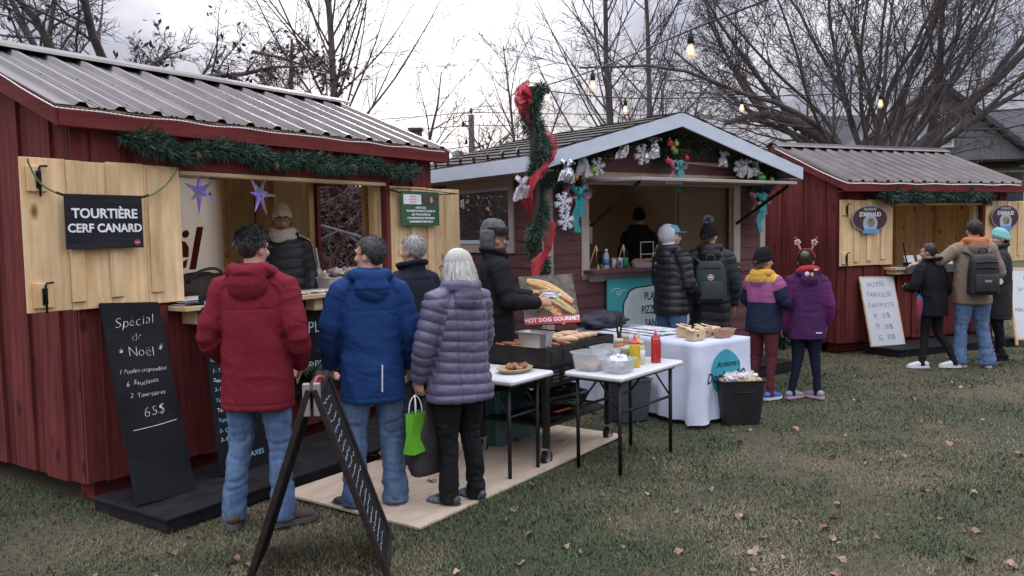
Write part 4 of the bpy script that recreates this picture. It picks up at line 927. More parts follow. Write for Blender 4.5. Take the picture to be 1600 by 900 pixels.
# white tub with packaged bread
tb = thing('plastic_tub', 'white tub filled with bagged bread on the counter of the left stall', 'tub', F1.w(2.62, .40, 1.165), F1.rz)
GREYP = mat('pale_grey_plastic', (.52, .54, .57), .4, (.58, .60, .63), 4)
def tapered_tub(parent, w, d, h, tp=.85, m=None, wall=.008, name='tub', rim=.012):
    b = MB(); q = []
    for (z_, f, o_) in ((0, tp, 0), (h, 1, 0), (h, 1, rim), (h + .008, 1, rim), (h + .008, 1, -wall), (.012, tp, -wall)):
        a, c_ = w / 2 * f + o_, d / 2 * f + o_
        ch = .03
        q += [(-a + ch, -c_, z_), (a - ch, -c_, z_), (a, -c_ + ch, z_), (a, c_ - ch, z_), (a - ch, c_, z_), (-a + ch, c_, z_), (-a, c_ - ch, z_), (-a, -c_ + ch, z_)]
    Fq = [tuple(range(7, -1, -1)), tuple(range(40, 48))]
    for i in range(5):
        for k in range(8): Fq.append((i * 8 + k, i * 8 + (k + 1) % 8, (i + 1) * 8 + (k + 1) % 8, (i + 1) * 8 + k))
    b._add(q, Fq); return b.build(name, m, parent)
tapered_tub(tb, .52, .36, .15, .9, GREYP)
BREADB = mat('bagged_bread', (.55, .38, .26), .35, (.78, .74, .72), 11, lo=.42, hi=.56)
for k in range(9): tb_ = blob('bread_bag', (-.2 + .05 * k, .08 * math.sin(k * 2.3), .15 + .025 * (k % 3)), (.05, .085, .035), BREADB, tb, .45, 9, 16, 11, seed=k)
blob('white_bag', (-.2, .1, .17), (.05, .07, .07), mat('white_bag', (.5, .52, .5), .5), tb, .4, 9, 16, 11, 5)
MB().tube([(-.1, .12, .1), (-.13, .15, .42)], .016, 8).build('ladle_handle', STEEL, tb)
gw = thing('holly_sprig', 'sprig of green holly below the lettered sign of the left stall', 'holly', F1.w(1.85, -.08, .62), F1.rz)
hb = MB(); needles(hb, np.array([(-.35, 0, 0), (-.2, -.03, .05), (0, -.03, -.02), (.2, -.02, .05)]), None, 200, .09, .06, .04, np.random.default_rng(4)); hb.build('leaves', mat('holly_green', (.03, .09, .03), .4, (.06, .14, .05), 12), gw)
# ------------------------------------------------------------------ folding tables
def folding_table(origin, ang, x0, x1, y0, y1, h, legs, label):
    Fm = Frame(origin, ang); t = thing('folding_table', label, 'table', Fm.o, Fm.rz, 'white folding tables')
    MB().box(x0, x1, y0, y1, h - .038, h, .012).build('table_top', PWHITE, t)
    MB().box(x0 + .05, x1 - .05, y0 + .05, y1 - .05, h - .06, h - .039).build('apron', BLACKM, t)
    for (lx, ly) in legs: MB().tube([(lx, ly, 0), (lx, ly, h - .06)], .0145, 10).build('leg', BLACKM, t, True)
    ax = sorted(set(l[0] for l in legs)); ay = sorted(set(l[1] for l in legs))
    for y in ay:
        MB().tube([(ax[0], y, h * .62), (ax[-1], y, h * .62)], .011, 8).build('cross_bar', BLACKM, t, True)
    for x in ax:
        for y, s_ in ((ay[0], 1), (ay[-1], -1)): MB().tube([(x, y, h * .62), (x, y + s_ * .16, h - .06)], .008, 6).build('brace', BLACKM, t, True)
    return t, Fm
TL, FL = folding_table((-.10, 5.27), 37, .12, .62, -.02, .98, .715, [(.2, .07), (.53, .07), (.2, .86), (.53, .86)], 'small white folding table beside the lilac coat')
TR, FR = folding_table((.73, 5.59), 39, -.07, .83, -.06, .42, .70, [(0.0, 0.0), (0.0, .35), (.73, 0.0), (.73, .35)], 'white folding table with black legs, loaded with sauces')
# ------------------------------------------------------------------ barbecue cart
FG = Frame((.23, 5.86), 37); gr = thing('barbecue_cart', 'black steel barbecue cart on casters with sausages on top', 'barbecue', FG.o, FG.rz)
CAST = mat('sooty_steel', (.014, .013, .013), .5, (.035, .03, .027), 7, metal=.4, bump=.2, bsc=30)
GX0, GX1, GY0, GY1 = -.03, .93, -.03, .66
for (x, y) in ((0.0, 0.0), (.88, 0.0), (0.0, .60), (.88, .60)):
    MB().box(x - .022, x + .022, y - .022, y + .022, .13, .72, .003).build('leg', CAST, gr)
    c = MB().box(x - .03, x + .03, y - .025, y + .025, .115, .13).box(x - .018, x + .018, y - .026, y - .020, .05, .115).box(x - .018, x + .018, y + .020, y + .026, .05, .115).build('caster', STEEL, gr)
    MB().tube([(x, y - .016, .055), (x, y + .016, .055)], .055, 20).build('wheel', BLACKM, c, False)
    MB().tube([(x, y - .019, .055), (x, y + .019, .055)], .028, 14).build('hub', STEEL, c)
tr_ = MB().box(GX0, GX1, GY0, GY0 + .012, .72, .86).box(GX0, GX1, GY1 - .012, GY1, .72, .86).box(GX0, GX0 + .012, GY0 + .0121, GY1 - .0121, .72, .86).box(GX1 - .012, GX1, GY0 + .0121, GY1 - .0121, .72, .86).box(GX0 + .0121, GX1 - .0121, GY0 + .0121, GY1 - .0121, .80, .822).build('fire_tray', CAST, gr)
MB().box(GX0 + .03, GX1 - .03, GY0 + .03, GY1 - .03, .56, .719).build('burner_box', CAST, gr)
for cx in (.12, .26, .52, .66):
    for k in range(4): MB().bar((cx - .04, GY0 + .03 - .006, .60 + k * .026), (cx + .04, GY0 + .03 - .006, .60 + k * .026), .016, .006, up=(0, -1, 1)).build('louvre', CAST, gr)
for cy in (.15, .40):
    for k in range(4): MB().bar((GX0 + .024, cy - .05, .60 + k * .026), (GX0 + .024, cy + .05, .60 + k * .026), .016, .006, up=(-1, 0, 1)).build('louvre', CAST, gr)
for k in range(6): MB().box(GX0 + .06 + .155 * k, GX0 + .15 + .155 * k, GY0 - .006, GY0 - .001, .745, .83, .002).build('side_plate', BLACKM, gr)
MB().box(0, .88, .0, .60, .27, .285).build('shelf', CAST, gr)
SAUS = mat('sausage', (.22, .07, .04), .4, (.36, .14, .08), 18); BUN = mat('bread_crust', (.50, .30, .15), .7, (.66, .46, .28), 12)
rr = random.Random(3)
for i in range(15):
    x = .05 + .42 * (i % 5) / 5 + rr.uniform(-.02, .02); y = .10 + .17 * (i // 5) + rr.uniform(-.02, .02); a = rr.uniform(-.5, .5) + 1.2
    o = tag(MB().tube([(-.07, 0, 0), (-.055, 0, .002), (0, .012, .004), (.055, 0, .002), (.07, 0, 0)], [.006, .016, .018, .016, .006], 8, sub=2).build('sausage', SAUS, None, True, tuple(FG.w(x, y, .84)), (0, 0, FG.rz + a)), 'grilled sausage lying on the barbecue left of the steel pan', 'sausage', 'sausages on the barbecue')
for i in range(11):
    x = .47 + .1 * (i % 4) + rr.uniform(-.02, .02); y = .12 + .17 * (i // 4) + rr.uniform(-.02, .02)
    o = tag(MB().tube([(-.085, 0, 0), (-.07, 0, .01), (0, 0, .014), (.07, 0, .01), (.085, 0, 0)], [.006, .019, .022, .019, .006], 10, sub=2).build('bun', BUN, None, True, tuple(FG.w(x, y, .85)), (rr.uniform(-.3, .3), 0, FG.rz - .9 + rr.uniform(-.35, .35))), 'hot dog bun warming on the barbecue right of the steel pan', 'bun', 'buns on the barbecue')
sp = thing('steel_pan', 'deep steel pan standing on the near edge of the barbecue', 'pan', FG.w(.02, .10, .862), FG.rz + R(90)); tapered_tub(sp, .26, .15, .10, .86, STEEL, .004, 'pan')
# things on the lower shelf
bagk = thing('trash_bag', 'crumpled black plastic bag on the lower shelf of the barbecue', 'bag', FG.w(.52, .25, .287), FG.rz); blob('bag', (0, 0, .11), (.26, .2, .11), mat('bin_liner', (.012, .012, .014), .25, (.03, .03, .034), 9, bump=1.0, bsc=16), bagk, .25, 9, 30, 20, 2)
bx = thing('storage_box', 'teal storage box at the back under the barbecue', 'box', FG.w(.42, .68, 0), FG.rz); tapered_tub(bx, .62, .30, .46, .95, mat('teal_box', (.05, .115, .12), .5), .008, 'box')
tr2 = thing('grey_bin', 'grey plastic bin behind the barbecue wheels', 'bin', (1.02, 7.30, 0), R(25)); tapered_tub(tr2, .36, .3, .36, .86, mat('slate_plastic', (.055, .068, .08), .5), .008, 'bin')
pnn = thing('frying_pan', 'dark frying pan on the lower shelf of the barbecue', 'pan', FG.w(.16, .12, .287), FG.rz); MB().rings([(0, .09, .09), (.04, .12, .12), (.042, .115, .115), (.008, .085, .085)], 20).build('pan', CAST, pnn); MB().bar((.11, 0, .035), (.30, -.05, .05), .02, .012).build('handle', mat('orange_handle', (.45, .09, .03), .5), pnn)
# hot dog poster
hp, L_ = panel('hot_dog_poster', 'square photo poster reading HOT DOG GOURMET on the barbecue', 'poster', (.335, 6.75, .93), (.285, 6.97, 1.325), Vector((.45, .10, .05)))
PW = .235
MB().box(-PW, PW, 0, L_, -.012, 0, .002).build('board', mat('poster_dark', (.03, .028, .022), .5, (.16, .13, .08), 14), hp)
def stripe(y0, w, m, nm, off=.0, x0=-.17, x1=.2, bend=.03):
    P = catmull([(x0, y0 + .10, 0), (0, y0 + bend, 0), (x1, y0 - .12, 0)], 8); b = MB()
    b.tube([(p[0], p[1], off) for p in P], [w * (.5 + .5 * math.sin(pi * (i + .6) / len(P))) for i in range(len(P))], 10, ry=.0035, up=(0, 1, 0)); b.build(nm, m, hp, True)
PB = mat('poster_bun', (.50, .30, .12), .5, (.66, .47, .24), 14); PSA = mat('poster_sausage', (.32, .08, .03), .4, (.5, .2, .08), 25); PL = mat('poster_lettuce', (.10, .22, .04), .5, (.3, .42, .12), 20)
stripe(.31, .05, PB, 'bun_print', .001); stripe(.295, .026, PSA, 'sausage_print', .004); stripe(.30, .006, mat('poster_mustard', (.75, .6, .2), .5), 'mustard_print', .0075)
stripe(.205, .052, PB, 'bun_print', .002); stripe(.195, .036, PL, 'lettuce_print', .005); stripe(.187, .02, PSA, 'sausage_print', .008); stripe(.19, .005, mat('poster_cream', (.72, .66, .5), .5), 'sauce_print', .0125)
stripe(.115, .035, PB, 'bun_print', .0025, -.22, .1)
for k in range(5): MB().ball((-.06 + .03 * k, .16 - .012 * k + .02 * (k % 2), .003), (.026, .024, .003), 10, 6).build('tomato_print', mat('poster_tomato', (.55, .05, .03), .4), hp, True)
MB().box(-PW + .01, PW - .002, .005, .075, .001, .006).build('red_band', mat('poster_red', (.5, .03, .05), .5), hp)
text('HOT DOG GOURMET', .0495, SIGNW, hp, (.0, .04, .0075), (0, 0, 0), offset=.0016, sx=.97)
# plate of pulled meat, box and bag on the small table
pt = thing('paper_tray', 'shallow brown tray heaped with grilled meat on the small table', 'tray', FL.w(.42, .18, .717), FL.rz)
MB().rings([(0, .11, .08), (.03, .155, .115), (.033, .15, .11), (.008, .105, .076)], 24).build('tray', mat('kraft', (.40, .28, .17), .8, (.48, .35, .22), 9), pt)
for k in range(14): crumple('meat', (.07 * math.cos(k * 2.2) * (k % 3) * .6, .05 * math.sin(k * 2.2) * (k % 3) * .6, .035 + .008 * (k % 2)), (.032, .024, .02), mat('grilled_meat', (.22, .10, .05), .5, (.40, .21, .11), 14), pt, k)
cx_ = thing('cardboard_box', 'small open cardboard box beside the tray of meat', 'box', FL.w(.36, .52, .717), FL.rz + .3); tapered_tub(cx_, .2, .16, .1, 1.0, MATS['kraft'], .004, 'box', 0.0)
lt = thing('lettuce_bag', 'clear bag of green lettuce behind the barbecue', 'bag', FG.w(.22, .72, .80), FG.rz); blob('lettuce', (0, 0, .08), (.16, .11, .09), mat('lettuce', (.10, .16, .07), .4, (.45, .5, .42), 8, lo=.4, hi=.62), lt, .25, 8, 24, 16, 7)
MB().box(-.25, .3, -.1, .14, -.03, 0).build('shelf', CAST, gr, False, (.22, .72, .80))
# tubs and bottles on the sauce table
CLEARP = mat('clear_tub', (.62, .66, .68), .25, (.68, .71, .73), 3, alpha=.38)
def tub(x, y, w, d, h, label, rz=0.0, fill=None):
    t = thing('food_tub', label, 'tub', FR.w(x, y, .702), FR.rz + rz, 'clear tubs on the sauce table'); tapered_tub(t, w, d, h, .84, CLEARP, .004, 'tub', .01)
    if fill: crumple('contents', (0, 0, h * fill[2]), (w * .38, d * .38, h * fill[1]), fill[0], t, 5, 18, 12)
    return t
ONION = mat('fried_onion', (.42, .25, .13), .7, (.55, .36, .2), 40); PAPERW = mat('napkin', (.66, .69, .74), .7, (.74, .76, .8), 7)
tub(.07, .29, .20, .22, .125, 'clear tub of fried onions at the corner of the sauce table', 0, (ONION, .25, .22))
tub(.34, .30, .24, .2, .13, 'clear tub behind the napkins on the sauce table')
tub(.10, .07, .22, .19, .09, 'low clear tub stuffed with white napkins', 0, (PAPERW, .7, .6))
tub(.58, .31, .26, .2, .10, 'flat tub with tongs at the back of the sauce table')
def bottle(x, y, c, label, h=.2, r=.034, kind='squeeze', z0=.702, Fm=None, grp='squeeze bottles on the sauce table'):
    Fm = Fm or FR; t = thing('sauce_bottle', label, 'bottle', Fm.w(x, y, z0), 0, grp); m = mat('bottle_%s' % c[0], c[1], .3, c[1] if len(c) < 3 else c[2], 8)
    if kind == 'squeeze':
        MB().rings([(0, r * .95, r * .95), (.01, r, r), (h * .66, r, r), (h * .72, r * .92, r * .92)], 18).build('body', m, t, True)
        MB().rings([(h * .72, r * .96, r * .96), (h * .77, r * .9, r * .9), (h * .80, r * .5, r * .5), (h * .9, r * .28, r * .28), (h, r * .12, r * .12)], 16).build('nozzle', m if c[0] != 'mustard' else mat('nozzle_red', (.5, .05, .03), .3), t, True)
    else:
        MB().rings([(0, r * .95, r * .95), (.01, r, r), (h * .75, r, r), (h * .85, r * .8, r * .8)], 18).build('jar', m, t, True)
        MB().rings([(h * .85, r * .85, r * .85), (h, r * .85, r * .85)], 16).build('lid', mat('jar_lid_%s' % c[0], (.45, .42, .3), .4), t, True)
        MB().rings([(h * .2, r * 1.02, r * 1.02), (h * .62, r * 1.02, r * 1.02)], 16).build('paper_label', PWHITE if c[0] != 'relish' else mat('label_green', (.1, .2, .08), .5), t, True)
    return t
RED_ = ('ketchup', (.42, .02, .02)); YEL = ('mustard', (.62, .44, .03))
bottle(.36, .09, YEL, 'yellow mustard squeeze bottle with red tip', .235, .041)
bottle(.62, .06, RED_, 'red ketchup bottle nearest the table edge', .225, .038)
bottle(.74, .13, RED_, 'red ketchup bottle behind its twin, nearer the white cloth', .225, .036)
bottle(.50, .13, ('mayo', (.60, .50, .26)), 'mayonnaise jar between mustard and ketchup', .17, .04, 'jar')
bottle(.24, .10, ('relish', (.12, .13, .03)), 'jar of green relish next to the napkins', .16, .034, 'jar')
bottle(.40, .25, ('salsa', (.45, .16, .06)), 'orange sauce jar behind the mustard', .19, .04, 'jar')
bottle(.52, .27, ('brownsauce', (.30, .18, .09)), 'brown sauce jar behind the mayonnaise', .21, .036, 'jar')
bottle(.64, .22, ('mustard2', (.55, .32, .04)), 'orange yellow bottle with red cap behind the ketchup', .2, .034)
tg = thing('tongs', 'black handled tongs standing in a jar on the sauce table', 'tongs', FR.w(.47, .29, .86), FR.rz)
for s_ in (-1, 1): MB().tube([(0, 0, 0), (s_ * .03 + .02, .01, .12), (s_ * .022 + .04, .02, .22)], .009, 8, sub=3).build('arm', BLACKM, tg, True)
sn = thing('serving_spoon', 'pale plastic spoon leaning out of the flat tub', 'spoon', FR.w(.46, .33, .80), FR.rz); MB().tube([(0, 0, 0), (.06, .02, .08), (.13, .03, .15)], .006, 6).ball((0, 0, -.01), (.02, .015, .02), 8, 6).build('spoon', PWHITE, sn, True)
# ------------------------------------------------------------------ cloth covered table
FC = Frame((1.57, 6.93), 53); TW, TD, TH = .72, 1.55, .715
ctb = thing('trestle_table', 'trestle table under the white cloth with turquoise logo', 'table', FC.o, FC.rz)
MB().box(.03, TW - .03, .03, TD - .03, TH - .05, TH - .012).build('table_top', PWHITE, ctb)
for (x, y) in ((.08, .1), (TW - .08, .1), (.08, TD - .1), (TW - .08, TD - .1)): MB().tube([(x, y, 0), (x, y, TH - .05)], .016, 8).build('leg', BLACKM, ctb, True)
def cloth_off(s_, t):
    cor = min(abs(s_ - c_) for c_ in (0, TW, TW + TD, 2 * TW + TD, 2 * (TW + TD)))
    nz = float(vnoise(np.array([[s_ * 7 + t * 1.5, t * 3.2, .5]]), 61)[0]) * .011 + float(vnoise(np.array([[s_ * 17 - t * 3, t * 8, 2.5]]), 62)[0]) * .005
    return (.028 * math.sin(s_ * 17 + 1.3 * math.sin(s_ * 7)) + .012 * math.sin(s_ * 39 + 2 + t * 2)) * t ** .8 * (.5 if s_ < TW else 1) + nz * min(1, t * 4) + .06 * math.exp(-(cor / .09) ** 2) * t ** 1.2 + .012 * t + .006
CLOTH = mat('white_cloth', (.60, .65, .80), .85, (.66, .71, .85), 3, bump=.25, bsc=7, sheen=.2)
cloth = MB(); N_ = 170; per = 2 * (TW + TD); ring = []
for i in range(N_):
    s_ = per * i / N_
    if s_ < TW: p = (s_, 0, 0, -1)
    elif s_ < TW + TD: p = (TW, s_ - TW, 1, 0)
    elif s_ < 2 * TW + TD: p = (TW - (s_ - TW - TD), TD, 0, 1)
    else: p = (0, TD - (s_ - 2 * TW - TD), -1, 0)
    ring.append((p, s_))
V = []; rows = 20
for j in range(rows + 1):
    t = j / rows; z_ = TH - (TH - .012) * t
    for (p, s_) in ring:
        fold = cloth_off(s_, t)
        V.append((p[0] + p[2] * fold, p[1] + p[3] * fold, z_ + (.012 * math.sin(s_ * 5) * (t == 1) + .014 * (t == 1))))
Fq = [(j * N_ + k, (j + 1) * N_ + k, (j + 1) * N_ + (k + 1) % N_, j * N_ + (k + 1) % N_) for j in range(rows) for k in range(N_)] + [tuple(range(N_))]
cloth._add(V, Fq)
co = thing('tablecloth', 'white floor length tablecloth with turquoise round logo', 'tablecloth', FC.o, FC.rz)
cloth.build('cloth', CLOTH, co, True)
def on_front(x, z_, off=.003):      # a point just outside the logo side of the cloth
    return -cloth_off(min(max(x, 0), TW), max(0.0, (TH - z_) / (TH - .012))) - off
lg = MB(); cx0, cz0, cr = .36, .44, .195; V = []; Fq = []
NR_, NA = 10, 40
for i in range(NR_ + 1):
    for k in range(NA):
        a = 2 * pi * k / NA; r_ = cr * i / NR_ * (1 + .02 * math.sin(5 * a)); x = cx0 + r_ * math.cos(a); z_ = cz0 + r_ * math.sin(a); V.append((x, on_front(x, z_), z_))
for i in range(NR_):
    for k in range(NA): Fq.append((i * NA + k, i * NA + (k + 1) % NA, (i + 1) * NA + (k + 1) % NA, (i + 1) * NA + k))
lg._add(V, Fq); lg.build('logo_disc', mat('logo_turquoise', (.03, .30, .40), .8, (.05, .36, .46), 3), co, True)
def bend_text(o):
    me = o.data; M_ = Matrix.Translation(o.location) @ o.rotation_euler.to_matrix().to_4x4() @ Matrix.Diagonal((o.scale[0], 1, 1, 1))
    for v in me.vertices:
        w_ = M_ @ v.co; w_.y = on_front(w_.x, w_.z, .008); v.co = w_
    o.location = (0, 0, 0); o.rotation_euler = (0, 0, 0); o.scale = (1, 1, 1)
bend_text(text('Artisane à', .075, PK_, co, (cx0 + .03, 0, cz0 + .07), (R(90), 0, 0), shear=.3)); bend_text(text('Denko-19', .125, PK_, co, (cx0 - .02, 0, cz0 - .04), (R(90), 0, 0), shear=.3, offset=.001))
# papers, boxes, baskets on the cloth
for k in range(7):
    paper_pile(FC, .20 + .13 * (k % 3), .72 + .14 * (k // 2) % .7, TH + .004 + .004 * (k % 3), .22, .3, .01, '%s white paper sheet spread on the cloth covered table' % ('first', 'second', 'third', 'fourth', 'fifth', 'sixth', 'seventh')[k], 2, PAPERW, 20 + k)
KR = mat('kraft_box', (.52, .38, .22), .8, (.6, .46, .29), 5, bump=.1)
for k, (x, y, w_) in enumerate(((.10, .12, .15), (.33, .22, .14), (.22, .35, .14))):
    o = thing('kraft_box', ('kraft paper box nearest the table corner', 'kraft paper box in the middle of the cloth table', 'kraft paper box behind the other two on the cloth')[k], 'box', FC.w(x + .07, y + .05, TH + .006), FC.rz + .2 * k)
    MB().box(-w_ / 2, w_ / 2, -.05, .05, 0, .085, .003).build('box', KR, o); MB().bar((-w_ / 2, -.05, .087), (-w_ / 2 + .02, .05, .115), .05, .003).bar((w_ / 2, -.05, .087), (w_ / 2 - .02, .05, .11), .05, .003).build('flap', KR, o)
    MB().tube([(-.02, -.0505, .045), (-.02, -.0525, .045)], .014, 12).build('stamp', mat('stamp_brown', (.1, .06, .04), .8), o)
for k, (x, y) in enumerate(((.50, .13), (.62, .20))):
    o = thing('paper_basket', ('shallow brown paper basket near the logo side of the cloth table', 'shallow brown paper basket at the right end of the cloth table')[k], 'basket', FC.w(x, y, TH + .006), FC.rz); tapered_tub(o, .2, .13, .05, .8, mat('basket_brown', (.36, .2, .13), .7, (.43, .26, .17), 12), .004, 'basket', .004)
bd = thing('bread_loaf', 'pale bread lying behind the paper baskets', 'bread', FC.w(.58, .33, TH + .01), FC.rz); blob('loaf', (0, 0, .035), (.14, .05, .04), BUN, bd, .1, 4)
for k in range(3): bottle(.40 + .05 * k, .42, ('dip%d' % k, (.5, .5, .52)), 'small white sauce cup behind the kraft boxes', .06, .024, 'squeeze', TH + .006, FC, 'sauce cups on the cloth table')
bgk = thing('dark_jacket', 'dark jacket heaped on the far end of the cloth table', 'jacket', FC.w(.22, 1.40, TH + .006), FC.rz); blob('cloth', (0, 0, .07), (.3, .16, .09), mat('dark_cloth', (.014, .016, .026), .7, (.06, .055, .08), 8), bgk, .3, 8, 30, 20, 9)
# waste bin
bi = thing('waste_bin', 'black plastic waste bin full of crumpled paper beside the white cloth', 'bin', (1.97, 7.12, 0), R(4)); tapered_tub(bi, .40, .30, .375, .82, mat('bin_black', (.012, .012, .014), .45, (.02, .02, .022), 5), .006, 'bin', .012)
for k in range(13): crumple('crumpled_paper', (-.14 + .023 * k, .08 * math.sin(k * 2), .355 + .022 * (k % 3)), (.05, .05, .042), mat('waste_paper', (.55, .52, .48), .8, (.7, .7, .72), 5) if k % 3 else KR, bi, k)
MB().tube([(-.08, -.152, .30), (-.06, -.16, .285), (.06, -.16, .285), (.08, -.152, .30)], .006, 6).build('handle', BLACKM, bi)
# ------------------------------------------------------------------ counter of the middle stall
def can(x, c, label):
    o = thing('drink_can', label, 'can', F2.w(x, -.1, SILL2 + .013), 0, 'drink cans on the middle counter')
    MB().rings([(0, .024, .024), (.006, .031, .031), (.11, .031, .031), (.12, .026, .026)], 16).build('can', mat('can_' + c[0], c[1], .3, c[2], 30, (1, 1, .4), metal=.3, lo=.45, hi=.55), o, True); MB().rings([(.12, .026, .026), (.122, .02, .02)], 14).build('lid', STEEL, o)
can(.83, ('silverred', (.6, .6, .62), (.45, .05, .06)), 'silver and red drink can on the counter'); can(.92, ('blue', (.05, .08, .32), (.6, .6, .65)), 'blue drink can on the counter'); can(1.0, ('green', (.03, .2, .08), (.05, .3, .12)), 'green drink can next to the bread basket')
o = thing('water_bottle', 'clear plastic water bottle with blue label on the middle counter', 'bottle', F2.w(.72, -.1, SILL2 + .013)); MB().rings([(0, .03, .03), (.03, .033, .033), (.15, .032, .032), (.185, .014, .014), (.2, .013, .013)], 16, sub=2).build('bottle', mat('clear_bottle', (.5, .58, .66), .1, (.6, .66, .72), 9, alpha=.6), o, True)
MB().rings([(.05, .0345, .0345), (.11, .0345, .0345)], 16).build('paper_label', mat('water_label', (.05, .12, .42), .4), o, True); MB().rings([(.2, .016, .016), (.222, .016, .016)], 12).build('cap', PWHITE, o)
for k, x in enumerate((.66, 1.06)):
    o = thing('table_easel', ('small wooden easel sign left of the water bottle', 'small wooden easel sign behind the green can')[k], 'sign', F2.w(x, .0, SILL2 + .013), F2.rz + .5)
    for s_ in (-1, 1): MB().bar((s_ * .06, -.05, 0), (0, 0, .26), .014, .01).build('leg', PINE, o)
    MB().bar((0, .09, 0), (0, 0, .26), .012, .01).build('rear_leg', PINE, o); MB().box(-.06, .06, -.045, -.035, .05, .2).build('slate', CHALK, o)
o = thing('bread_basket', 'white basket of bread rolls on the counter of the middle stall', 'basket', F2.w(1.30, -.08, SILL2 + .013), F2.rz); MB().rings([(0, .15, .08), (.055, .18, .1), (.058, .172, .094), (.01, .14, .07)], 24).build('basket', mat('wicker_white', (.45, .44, .44), .8, (.6, .6, .6), 60, (1, 1, 3), bump=.8, bsc=70), o)
for k in range(9): blob('roll', (-.13 + .032 * k, .03 * math.sin(k * 2.4), .065 + .012 * (k % 2)), (.055, .03, .026), mat('roll_crust', (.32, .17, .1), .6, (.45, .27, .16), 9), o, .12, 4, 12, 8, k)
o = thing('paper_notice', 'beige paper notice pinned inside the middle stall opening', 'notice', F2.w(.62, .30, 1.55), F2.rz); MB().box(0, .24, -.003, 0, 0, .24).build('sheet', mat('beige_paper', (.42, .34, .26), .8), o)
for k in range(5): MB().box(.04, .2 - .02 * (k % 2), -.0045, -.0035, .19 - .035 * k, .197 - .035 * k).build('print_line', MARK, o)
MB().bar((.74, .31, 1.55), (.74, .31, 2.25), .02, .02).build('hanger', PINEI, S2)
o = thing('wire_rack', 'white wire rack inside the middle stall', 'rack', F2.w(1.42, .1, SILL2 + .013), F2.rz)
for (a, b_) in (((0, 0, 0), (0, 0, .28)), ((.2, 0, 0), (.2, 0, .28)), ((0, 0, .28), (.2, 0, .28)), ((0, 0, .14), (.2, 0, .14))): MB().tube([a, b_], .005, 6).build('wire', PWHITE, o)
# counter of the right stall
CL3 = mat('dark_runner', (.06, .065, .075), .8, (.09, .095, .105), 14)
o = thing('counter_runner', 'dark cloth runner on the counter of the right stall', 'cloth', F3.w(1.0, -.225, 1.126), F3.rz); MB().box(0, 1.7, -.012, .4, 0, .006).box(0, 1.7, -.012, -.004, -.09, .0).build('cloth', CL3, o)
for k in range(4):
    o = thing('card_holder', ('first', 'second', 'third', 'fourth')[k] + ' white card propped on the right stall counter, counted from the pine shutter', 'card', F3.w(1.36 + .25 * k, .0, 1.133), F3.rz); MB().bar((0, 0, 0), (0, .05, .14), .18, .004, up=(0, -1, .3)).build('card', PWHITE, o); MB().bar((0, .12, 0), (0, .05, .138), .05, .004, up=(0, 1, .3)).build('stand', PWHITE, o)
o = thing('torch_stick', 'thin dark stick standing on the counter of the right stall', 'stick', F3.w(1.18, -.05, 1.13), F3.rz); MB().tube([(0.05, 0, 0), (0, 0, .17), (-.04, 0, .32)], .011, 7).build('stick', BLACKM, o); MB().rings([(0, .06, .06), (.05, .07, .07)], 14).build('base', BLACKM, o, False, (.05, 0, 0))
# scrap of greenery beside the purple coat
gn = garland([(2.98, 9.0, .35), (3.0, 9.02, .7), (3.02, 9.05, 1.08)], 1600, .10, .06, .012, 'small fir bundle standing behind the plum coat', NEEDLED, None, 31, 'fir_bundle')
# ------------------------------------------------------------------ bare trees
BARK = mat('bark', (.08, .068, .068), .95, (.135, .118, .117), 9, (1, 1, .25), bump=.8, bsc=14)
BARKD = mat('bark_dark', (.032, .026, .026), .95, (.06, .05, .048), 9, (1, 1, .25), bump=.8, bsc=14)
TWIG = mat('twig', (.085, .07, .073), .9, (.115, .096, .098), 3)
def batch_twigs(T):
    """T: list of (p0,p1,p2,r) -> thin three sided tubes in one go"""
    A = np.array([t[0] for t in T]); B = np.array([t[1] for t in T]); C_ = np.array([t[2] for t in T]); r = np.array([t[3] for t in T])[:, None]
    d = C_ - A; d /= np.linalg.norm(d, axis=1, keepdims=True) + 1e-9; ref = np.where(abs(d[:, 2:3]) < .9, np.array([[0, 0, 1.]]), np.array([[1., 0, 0]]))
    x = np.cross(d, ref); x /= np.linalg.norm(x, axis=1, keepdims=True) + 1e-9; y = np.cross(d, x); n = len(T); V = np.zeros((n, 9, 3))
    for j, (P, f) in enumerate(((A, 1.0), (B, .75), (C_, .25))):
        for k in range(3):
            a = 2 * pi * k / 3; V[:, j * 3 + k] = P + (x * math.cos(a) + y * math.sin(a)) * r * f
    f0 = []
    for j in (0, 1):
        for k in range(3): k2 = (k + 1) % 3; f0.append((j * 3 + k, j * 3 + k2, (j + 1) * 3 + k2, (j + 1) * 3 + k))
    Fq = (np.array(f0)[None] + (np.arange(n) * 9)[:, None, None]).reshape(-1, 4)
    return V.reshape(-1, 3), Fq
